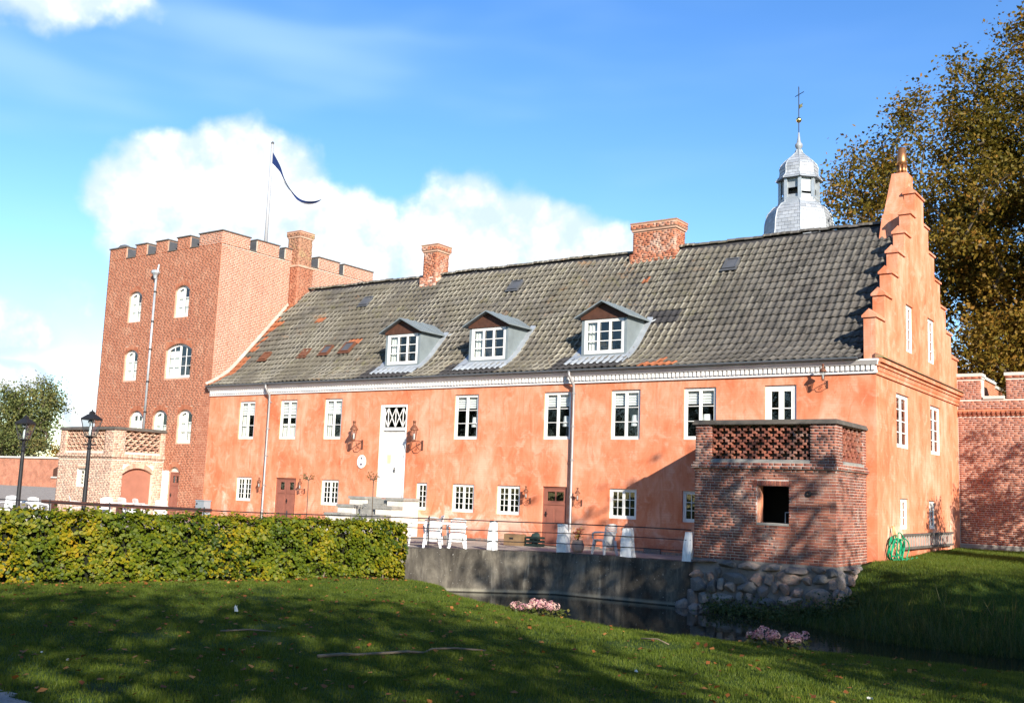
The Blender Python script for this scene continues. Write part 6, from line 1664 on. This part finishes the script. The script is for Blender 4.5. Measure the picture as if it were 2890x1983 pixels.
# trees far off at the left
make_tree('far_tree', 'round green tree beyond the far left courtyard wall', (-166, 64, 0), 17, (2, 0, 10, 9, 8, 7.5), 160, 14000, 0.42, 'far_leaf', 0.4, group='trees beyond the far wall', seed=14, sig=0.9)
make_tree('far_tree', 'taller green tree whose crown reaches towards the tower at far left', (-157, 66, 0), 18, (0, 0, 10.5, 5.0, 6, 8.0), 130, 12000, 0.42, 'far_leaf', 0.4, group='trees beyond the far wall', seed=15, sig=0.8)
make_tree('far_tree', 'thin pale tree peeping out just left of the tower', (-128, 64, 0), 13, (0, 0, 9.5, 3.4, 3, 4.0), 70, 3000, 0.40, 'far_leaf', 0.25, group='trees beyond the far wall', seed=16, sig=0.7)
make_tree('far_tree', 'low shrub with autumn tint on the far left wall line', (-140, 62, 0), 6, (0, 0, 3.6, 4.0, 2, 2.4), 50, 3000, 0.36, 'autumn_leaf', 0.15, group='trees beyond the far wall', seed=17, sig=0.6)
# shade trees standing to the right of the lawn, outside the picture
SH = [((17.5, -21.5, 0), 15.0, (0, 0, 9.2, 4.6, 4.6, 5.6), 31), ((24.5, -25.5, 0), 16.5, (0, 0, 10, 5.2, 5.0, 6.2), 32), ((14.6, -33.0, 0), 13.0, (0, 0, 8.5, 4.0, 4.0, 4.6), 33), ((19.5, -35.0, 0), 15.0, (0, 0, 9.5, 5.0, 5.0, 5.4), 34), ((16.2, -15.6, 0), 10.4, (0, 0, 6.9, 4.2, 4.0, 3.4), 35), ((10.5, -38.0, 0), 13.0, (0, 0, 8.6, 4.5, 4.5, 4.5), 36), ((31.0, -20.0, 0), 16.0, (0, 0, 9.6, 5, 5, 6.2), 37), ((12.2, -15.6, 0), 13.8, (0, 0, 9.6, 3.4, 3.4, 4.3), 38), ((4.0, -37.5, 0), 15.0, (0, 0, 9.0, 6.0, 6.0, 5.6), 39), ((16.5, -42.0, 0), 16.0, (0, 0, 9.5, 6.5, 6.5, 6.2), 40)]
lb = ['shade tree right of the lawn, nearest the camera side', 'shade tree behind the first row right of the lawn', 'shade tree at the right rear of the camera', 'tall shade tree far right rear of the camera', 'shade tree on the right bank of the moat', 'shade tree straight behind the camera', 'farthest shade tree on the right', 'slim shade tree on the moat bank, closest to the house', 'unseen broad tree close behind the camera, blocking sky light', 'unseen broad tree at the rear right, blocking sky light']  # last two are added to block sky light and darken the lawn
for (b, h, cr, sd), l_ in zip(SH, lb):
    z = float(ground_z(np.array([b[0]]), np.array([b[1]]))[0])
    make_tree('shade_tree', l_, (b[0], b[1], z-0.05), h, cr, 110, {33: 600, 31: 3200, 34: 5200, 32: 4400, 36: 6000, 38: 1300, 35: 4800}.get(sd, 5000), 0.34, 'green_leaf', 0.28, group='shade trees right of the lawn', seed=sd, sig=0.75)
# slender shrubs right of the gable, their shadows lie on gable and wall
for (x, y, h, r, sd, l_) in ((5.3, 2.6, 5.2, 0.85, 41, 'slender leafy shrub right of the gable'), (7.6, 5.2, 7.6, 1.9, 42, 'bushy tall shrub in front of the crenellated wall'), (6.9, 0.9, 5.0, 0.7, 43, 'narrow young tree on the bank right of the gable')):
    z = float(ground_z(np.array([x]), np.array([y]))[0])
    make_tree('tall_shrub', l_, (x, y, z-0.05), h, (0, 0, h*0.56, r, r, h*0.44), {42: 90}.get(sd, 46), {42: 5200}.get(sd, 1900), 0.15, 'green_leaf', 0.06, 'shrub', group='shrubs right of the gable', seed=sd, sig=0.22)

# park trees beyond the hedge, outside the picture: added to darken the window and water reflections
for k, (x, y, h, l_) in enumerate(((-72, -42, 17, 'unseen park tree far left beyond the hedge'), (-58, -50, 18, 'second unseen park tree beyond the hedge'), (-45, -56, 17, 'middle unseen park tree beyond the hedge'), (-32, -60, 19, 'fourth unseen park tree beyond the hedge'), (-19, -64, 18, 'unseen park tree behind the camera to the left'), (-5, -66, 18, 'unseen park tree straight behind the camera'))):
    make_tree('unseen_park_tree', l_, (x, y, 0), h, (0, 0, h*0.55, 8.0, 7.0, h*0.45), 70, 2600, 0.85, 'green_leaf', 0.4, group='park trees outside the picture', seed=60+k, sig=1.5, lo=1.0)

# small standard trees by the stair
for (x, y, zt, sd, l_) in ((-16.05, -2.75, 2.17, 51, 'thin young standard tree right of the entrance stair'), (-19.4, -2.55, 2.1, 52, 'thin young standard tree left of the entrance stair')):
    root = thing('standard_tree', l_, 'tree', (x, y, 0), 0, 'young standard trees by the stair')
    m = MB(); m.tube([(0, 0, 0), (0.01, 0, 0.8), (-0.01, 0, zt-0.2)], 0.016, 6); rg = random.Random(sd); C = []
    for k in range(14):
        a_ = rg.random()*6.28; r_ = 0.10+0.16*rg.random(); e = Vector((r_*math.cos(a_), r_*math.sin(a_), zt-0.12+rg.uniform(-0.1, 0.14))); m.tube([(0, 0, zt-0.24), e*0.5+Vector((0, 0, (zt-0.22)*0.5)), e], 0.006, 4); C += [e+Vector((rg.gauss(0, 0.04), rg.gauss(0, 0.04), rg.gauss(0, 0.03))) for _ in range(9)]
    m.build('trunk', 'bark', root); C = np.array([tuple(c) for c in C]); leaf_cloud('crown', C, np.tile([0, 0, 0.5], (len(C), 1)), rng.uniform(0.035, 0.06, len(C)), 'green_leaf', root)
    m = MB(); m.lathe([(0.13, 0), (0.17, 0.28), (0.18, 0.30), (0.15, 0.30), (0.14, 0.24)], 0, 0, 12); m.build('pot', 'terracotta', root, True)

# ------------------------------------------------------------------ hedge
HP = [(-9.68, -8.72), (-10.2, -10.7), (-11.2, -13.6), (-12.4, -17.0), (-14.6, -23.0)]
HT = [0.82, 0.86, 0.90, 0.96, 1.05]
hedge = thing('clipped_hedge', 'clipped yellow green beech hedge across the left half of the lawn', 'hedge')
hp = np.array(HP); seg = np.linalg.norm(np.diff(hp, axis=0), axis=1); cum = np.concatenate([[0], np.cumsum(seg)]); HL = cum[-1]
def hpos(s):
    x = np.interp(s, cum, hp[:, 0]); y = np.interp(s, cum, hp[:, 1]); t_ = np.interp(s, cum, HT)
    e = 0.1; dx = np.interp(s+e, cum, hp[:, 0])-np.interp(s-e, cum, hp[:, 0]); dy = np.interp(s+e, cum, hp[:, 1])-np.interp(s-e, cum, hp[:, 1]); l = np.hypot(dx, dy)+1e-9
    return x, y, t_, -dy/l, dx/l     # normal (nx,ny) to the right of travel = camera side
HW = 0.46
def hedge_pts(n, face):
    s = rng.uniform(0, HL, n); x, y, t_, nx, ny = hpos(s)
    zg = ground_z(x+nx*HW, y+ny*HW); zb = zg+0.02+0.06*np.sin(s*1.7)+0.04*np.sin(s*4.1)
    wob = 0.06*np.sin(s*2.3)+0.05*np.sin(s*5.1+1)
    if face == 'front':
        v = rng.uniform(0, 1, n)**0.95; z = zb+(t_-zb)*v; d = HW+wob+0.07*np.sin(z*6+s*3)+0.06*np.sin(z*11-s*7)-np.abs(rng.normal(0, 0.10, n)); N = np.stack([nx, ny, np.full(n, 0.45)], 1)
    elif face == 'back':
        v = rng.uniform(0, 1, n); z = zb+(t_-zb)*v; d = -HW+np.abs(rng.normal(0, 0.05, n)); N = np.stack([-nx, -ny, np.full(n, 0.4)], 1)
    else:
        z = t_+0.03*np.sin(s*6)-np.abs(rng.normal(0, 0.035, n)); d = rng.uniform(-HW, HW, n); N = np.tile([0.15, -0.1, 1.0], (n, 1))
    C = np.stack([x+nx*d, y+ny*d, z], 1); return C, N, s
_sp = hedge_pts(2600, 'top'); _sp[0][:, 2] += np.abs(rng.normal(0, 0.055, 2600))+0.02
parts = [_sp, hedge_pts(21000, 'front'), hedge_pts(5000, 'back'), hedge_pts(13000, 'top')]
# the end face by the moat
n = 4200; v = rng.uniform(-1, 1, n); z = rng.uniform(0, 1, n); x, y, t_, nx, ny = hpos(np.zeros(n)); ex, ey = (hp[0]-hp[1])/np.linalg.norm(hp[0]-hp[1])
zg = ground_z(x, y)+0.05; off = 0.04-np.abs(rng.normal(0, 0.05, n))
Ce = np.stack([x+nx*v*HW+ex*off, y+ny*v*HW+ey*off, zg+(t_-zg)*z], 1); Ne = np.tile([ex, ey, 0.4], (n, 1))
C = np.concatenate([p[0] for p in parts]+[Ce]); N = np.concatenate([p[1] for p in parts]+[Ne])
gap = np.sin(C[:, 0]*7.1+C[:, 2]*9.3)*np.sin(C[:, 1]*6.3-C[:, 2]*7.7)+0.5*np.sin(C[:, 0]*13+C[:, 1]*11)*np.sin(C[:, 2]*15+C[:, 1]*3)
keep_ = rng.uniform(0, 1, len(C)) > np.clip((gap-0.12)*1.8, 0, 0.9); C = C[keep_]; N = N[keep_]
# colour drifts: yellow stretches and green stretches along the hedge
dr = 0.5+0.30*np.sin(C[:, 0]*1.9+C[:, 1]*0.7)+0.22*np.sin(C[:, 1]*2.7+C[:, 2]*3.1)+0.14*np.sin(C[:, 0]*5+C[:, 2]*6+C[:, 1]*4)
dist_r = np.hypot(C[:, 0]+9.45, C[:, 1]+8.55); dr += 0.012*(np.clip(dist_r, 0, 9)-4.5)
col = np.clip(dr*0.52+0.10+rng.uniform(0, 1, len(C))*0.48, 0.001, 0.999)
fo = leaf_cloud('foliage', C, N*1.6, rng.uniform(0.045, 0.125, len(C)), 'hedge_leaf', hedge, col, 0.72, 0.62); fo['kind'] = 'stuff'
# leaves deeper in, coloured dark to paint the hedge's inner shade
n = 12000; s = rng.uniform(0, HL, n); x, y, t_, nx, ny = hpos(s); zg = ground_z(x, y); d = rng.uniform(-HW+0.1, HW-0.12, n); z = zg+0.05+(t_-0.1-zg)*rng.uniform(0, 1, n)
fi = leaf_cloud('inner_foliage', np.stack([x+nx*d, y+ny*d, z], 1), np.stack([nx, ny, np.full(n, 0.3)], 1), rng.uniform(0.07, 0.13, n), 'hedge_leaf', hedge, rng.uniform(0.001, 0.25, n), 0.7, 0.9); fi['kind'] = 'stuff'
# near-black solid core: stops light passing through and darkens the gaps
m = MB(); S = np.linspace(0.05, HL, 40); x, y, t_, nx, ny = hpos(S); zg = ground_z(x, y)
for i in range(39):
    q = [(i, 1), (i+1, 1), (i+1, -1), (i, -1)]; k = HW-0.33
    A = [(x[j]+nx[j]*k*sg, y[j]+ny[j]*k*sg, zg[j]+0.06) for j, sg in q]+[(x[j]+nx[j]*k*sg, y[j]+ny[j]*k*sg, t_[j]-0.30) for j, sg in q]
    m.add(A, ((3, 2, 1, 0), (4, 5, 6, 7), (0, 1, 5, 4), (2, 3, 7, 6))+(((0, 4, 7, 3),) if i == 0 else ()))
m.build('dark_core', 'hedge_core', hedge)
m = MB()
for s in np.arange(0.2, HL, 0.33):
    x_, y_, t2, nx2, ny2 = hpos(np.array([s])); o_ = random.uniform(-0.15, 0.3); px, py = float(x_[0]+nx2[0]*o_), float(y_[0]+ny2[0]*o_); z0 = float(ground_z(np.array([px]), np.array([py]))[0])-0.03
    st = MB(); st.tube([(px, py, z0), (px+random.uniform(-.04, .04), py+random.uniform(-.04, .04), z0+0.2), (px+random.uniform(-.08, .08), py+random.uniform(-.08, .08), z0+0.45)], [0.022, 0.017, 0.012], 5); st.build('stem', 'bark_pale', hedge)

tw_ = MB()
for k in range(420):
    s_ = random.uniform(0, min(HL, 13)); x_, y_, t2, nx2, ny2 = (float(q[0]) for q in hpos(np.array([s_]))); z0 = float(ground_z(np.array([x_]), np.array([y_]))[0]); zz = random.uniform(z0+0.15, t2-0.1); d0 = HW-0.25
    p0 = Vector((x_+nx2*d0, y_+ny2*d0, zz)); p1 = p0+Vector((nx2, ny2, 0))*random.uniform(0.15, 0.27)+Vector((random.uniform(-.12, .12), random.uniform(-.12, .12), random.uniform(0.02, 0.22))); tw_.tube([p0, p1], [0.006, 0.003], 3, False)
o = tw_.build('twigs', 'bark', hedge); o['kind'] = 'stuff'
# ------------------------------------------------------------------ grass
def blades(name, X, Y, hgt, wid, mat_, lean=0.5, kind='stuff'):
    n = len(X); Z = ground_z(X, Y); a = rng.uniform(0, 6.283, n); l = rng.uniform(0, lean, n)*hgt; b = rng.uniform(0, 6.283, n)
    dx, dy = np.cos(a)*wid/2, np.sin(a)*wid/2
    lx, ly = np.cos(b)*l, np.sin(b)*l
    V = np.stack([np.stack([X-dx, Y-dy, Z-0.01], 1), np.stack([X+dx, Y+dy, Z-0.01], 1), np.stack([X+lx, Y+ly, Z+hgt*np.sqrt(np.clip(1-(l/hgt)**2*0.5, 0.3, 1))], 1)], 1).reshape(-1, 3)
    me = np_mesh(name, V, np.arange(n*3).reshape(-1, 3), mat_, rng.uniform(0.001, 0.999, n)); o = put(name, me); o['kind'] = kind; return o
def in_view(X, Y, margin=60):
    Z = ground_z(X, Y); d = np.stack([X-CAM.x, Y-CAM.y, Z-CAM.z], 1); zz = d@np.array(_f); px = 1445+2916*(d@np.array(_r2))/zz; py = 991-2916*(d@np.array(_u2))/zz
    return (zz > 0) & (px > -margin) & (px < 2890+margin) & (py > 1300) & (py < 1983+margin*2)
n = 900000
X = rng.uniform(-15, 9, n); Y = rng.uniform(-25, -8, n); k = in_view(X, Y) & in_poly(X, Y, LAWN_POLY); X, Y = X[k], Y[k]
pathk = ~((Y < -23.90-0.20*(X+1.2)+rng.normal(0, 0.04, len(X))) & (X < 1.5)); X, Y = X[pathk], Y[pathk]
# keep more blades close to the camera
D = np.hypot(X-CAM.x, Y-CAM.y); keep = rng.uniform(0, 1, len(X)) < np.clip(1.25-D/40, 0.45, 1); X, Y = X[keep], Y[keep]
tuft = np.sin(X*3.1+Y*2.3)*np.sin(X*1.7-Y*2.9)+0.6*np.sin(X*7.3)*np.sin(Y*6.1); bare = (np.sin(X*0.83+1.3)*np.sin(Y*0.71-0.4)+0.5*np.sin(X*2.1)*np.cos(Y*2.6) > 1.02); kb = ~(bare & (rng.uniform(0, 1, len(X)) < 0.75)); X, Y, tuft = X[kb], Y[kb], tuft[kb]
g = blades('grass', X, Y, rng.uniform(0.022, 0.055, len(X))*(1.0+0.45*np.clip(tuft, -0.6, 1.2)), rng.uniform(0.008, 0.014, len(X)), 'grass_blade', 0.8); tag(g, 'mown green grass of the lawn', 'grass')
n = 200000
X = rng.uniform(-3.5, 6, n); Y = rng.uniform(-7, 9.5, n); k = in_view(X, Y) & in_poly(X, Y, RB_POLY) & ~((X < -0.1) & (Y > -2.75)) & ~(X < 0.05) | False
k = in_view(X, Y) & in_poly(X, Y, RB_POLY) & ~((X < 0.08) & (Y > -0.05)) & ~((X < -0.05) & (X > -4.4) & (Y > -2.85)); X, Y = X[k], Y[k]
g = blades('bank_grass', X, Y, rng.uniform(0.03, 0.09, len(X)), rng.uniform(0.009, 0.016, len(X)), 'grass_blade', 0.8); tag(g, 'short grass on the bank by the gable', 'grass')
# rank reeds and tall grass down the bank
n = 9000
X = rng.uniform(-3.4, 6.5, n); Y = rng.uniform(-6.6, -2.2, n); dr_ = seg_dist(X, Y, RBANK); k = in_poly(X, Y, RB_POLY) & (dr_ < 2.3) & (rng.uniform(0, 1, n) < 1.1-dr_/2.4) & ~((X < 0.0) & (Y > -2.9)); X, Y = X[k], Y[k]
hh = rng.uniform(0.18, 0.55, len(X))*np.where(X > 0.5, 1.25, 0.7)
g = blades('tall_grass', X, Y, hh, rng.uniform(0.012, 0.026, len(X)), 'tall_grass', 0.65); tag(g, 'rank tall grass hanging over the moat bank', 'grass')
n = 2600; X = rng.uniform(-10, 5, n); Y = rng.uniform(-13, -7.5, n); dc = seg_dist(X, Y, CREST); k = (dc < 0.25) & in_view(X, Y); X, Y = X[k], Y[k]
if len(X): g = blades('edge_grass', X, Y, rng.uniform(0.05, 0.12, len(X)), rng.uniform(0.01, 0.016, len(X)), 'grass_blade', 0.9); tag(g, 'longer grass along the lawn edge above the moat', 'grass')
# ivy-like weeds at the foot of the boulders
n = 2600; X = rng.uniform(-3.6, 0.4, n); Y = BY-0.25-np.abs(rng.normal(0, 0.35, n)); Z = np.maximum(ground_z(X, Y), -1.2)+np.abs(rng.normal(0, 0.16, n))
w_ = thing('bank_weeds', 'leafy weeds growing at the foot of the bastion boulders', 'weeds'); lc = leaf_cloud('foliage', np.stack([X, Y, Z], 1), np.tile([0.2, -0.5, 1.0], (n, 1)), rng.uniform(0.05, 0.10, n), 'tall_grass', w_, None, 0.6, 0.7); lc['kind'] = 'stuff'
# fallen leaves
n = 1500; X = rng.uniform(-12, 8, n); Y = rng.uniform(-24, -9.5, n); k = in_view(X, Y) & in_poly(X, Y, LAWN_POLY); X, Y = X[k], Y[k]
# drift under the hedge
s = rng.uniform(0, HL, 420); hx, hy, _, nx, ny = hpos(s); of = HW+np.abs(rng.normal(0, 0.35, 420)); X = np.concatenate([X, hx+nx*of]); Y = np.concatenate([Y, hy+ny*of])
Z = ground_z(X, Y)+rng.uniform(0.02, 0.05, len(X))
fl_ = leaf_cloud('fallen_leaves', np.stack([X, Y, Z], 1), np.tile([0, 0, 1.5], (len(X), 1)), rng.uniform(0.045, 0.10, len(X)), 'fallen_leaf', None, None, 0.8, 0.45); tag(fl_, 'scattered rust brown fallen leaves on the lawn', 'leaves', kind='stuff')
# hydrangea clumps on the lawn edge
def hydrangea(x, y, L, label, seed):
    z = float(ground_z(np.array([x]), np.array([y]))[0]); root = thing('hydrangea', label, 'flowering shrub', (x, y, z), 0, 'hydrangea clumps at the lawn edge')
    rg = np.random.default_rng(seed); gl = []
    for k in range(int(L*17)):
        u = rg.uniform(-L/2, L/2); hz = 0.12+0.10*math.cos(u/L*2.6)+rg.normal(0, 0.035); c = np.array([u, rg.normal(0, 0.10), max(0.08, hz)]); r = rg.uniform(0.06, 0.10)
        d = rg.normal(0, 1, (60, 3)); d /= np.linalg.norm(d, axis=1)[:, None]; C = c+d*r*np.array([1, 1, 0.8])
        leaf_cloud('blossom', C, d*2, rg.uniform(0.028, 0.045, 60), 'petal_pink', root, np.clip(rg.uniform(0, 0.6)+rg.uniform(0, 0.4, 60), 0.001, 0.999), 0.9, 0.4)
    n = int(L*190); C = np.stack([rg.uniform(-L/2-0.05, L/2+0.05, n), rg.normal(0, 0.14, n), rg.uniform(0.01, 0.15, n)], 1); leaf_cloud('foliage', C, np.tile([0, -0.2, 1.0], (n, 1)), rg.uniform(0.06, 0.11, n), 'green_leaf', root, None, 0.65, 0.7)
    m = MB()
    for k in range(8): u = rg.uniform(-L/2, L/2); m.tube([(u, 0, -0.02), (u+rg.normal(0, 0.04), rg.normal(0, 0.05), 0.22)], 0.008, 4)
    m.build('stems', 'bark', root)
hydrangea(-3.25, -11.75, 1.1, 'faded pink hydrangea clump at the lawn edge before the concrete wall', 3)
hydrangea(1.85, -12.35, 0.95, 'pink hydrangea clump at the lawn edge before the bastion', 5)
# sticks and white scraps on the grass
def on_g(x, y, h=0.02): return Vector((x, y, float(ground_z(np.array([x]), np.array([y]))[0])+h))
def stick(pts, r, label):
    m = MB(); m.tube([on_g(x, y, 0.035+0.02*math.sin(i*2.1)) for i, (x, y) in enumerate(pts)], [r*(1-0.5*i/len(pts)) for i in range(len(pts))], 6); o = m.build('fallen_branch', 'bark_pale', None, True); tag(o, label, 'branch', 'fallen branches on the lawn')
stick([(-1.05, -19.85), (-0.92, -19.55), (-0.98, -19.25), (-0.86, -18.9), (-0.70, -18.6), (-0.66, -18.3), (-0.78, -18.0), (-0.62, -17.7), (-0.40, -17.3)], 0.022, 'longest bent dead branch lying mid lawn')
stick([(-3.4, -19.4), (-3.25, -19.0), (-3.05, -18.7)], 0.014, 'thin dead twig on the lawn left of the long branch')
stick([(0.35, -14.2), (0.62, -14.15), (0.88, -14.3)], 0.014, 'small pale twig near the moat edge')
for i, (x, y, w, lb_) in enumerate(((-5.2, -17.6, 0.10, 'white paper scrap standing on the lawn before the hedge'), (-2.1, -22.5, 0.07, 'white feather on the dark grass at lower left'), (-2.75, -22.4, 0.05, 'tiny white scrap at the far lower left'), (4.75, -17.1, 0.09, 'white feather on the dark grass at lower right'), (2.05, -17.5, 0.09, 'flat white scrap in the middle right of the lawn'))):
    b_ = on_g(x, y, 0.03); m = MB()
    for k in range(3):
        d1 = Vector((random.uniform(-1, 1), random.uniform(-1, 1), 0)).normalized()*w*0.5; up = Vector((random.uniform(-.3, .3), random.uniform(-.3, .3), 1 if i == 0 else 0.5))*w*(1.1 if i == 0 else 0.6)
        c_ = b_+Vector((random.uniform(-.02, .02), random.uniform(-.02, .02), 0.0)); m.add([c_-d1*0.6, c_+d1*0.6, c_+d1*0.5+up*0.6, c_+up, c_-d1*0.5+up*0.6], ((0, 1, 2, 3, 4),))
    o = m.build('white_scrap', 'scrap_white'); tag(o, lb_, 'scrap', 'white scraps on the lawn')

# ------------------------------------------------------------------ far courtyard wall at the left
fw2 = thing('courtyard_wall', 'long low brick courtyard wall with pale coping at far left', 'wall')
m = MB(); m.box(-190, -112, 54, 54.6, 0, 4.0); m.build('wall_body', 'brick_far', fw2)
m = MB(); m.box(-190, -112, 53.8, 54.8, 4.0, 4.25); m.build('coping', 'coping_pale', fw2)
FF2 = FR((0, 54, 0), (1, 0, 0))
m = MB(); arc = arch_pts(-129.5, -126.6, 2.5, 0.4, 8); m.poly([FF2.p(x, z, 0.03) for x, z in [(-129.5, 1.5), (-126.6, 1.5)]+arc[::-1]]); wv_ = m.build('arched_window', 'wood_brown', fw2)
m = MB(); m.fbox(FF2, -129.7, -126.4, 1.3, 1.5, 0, 0.2); m.build('window_sill', 'coping_pale', wv_)
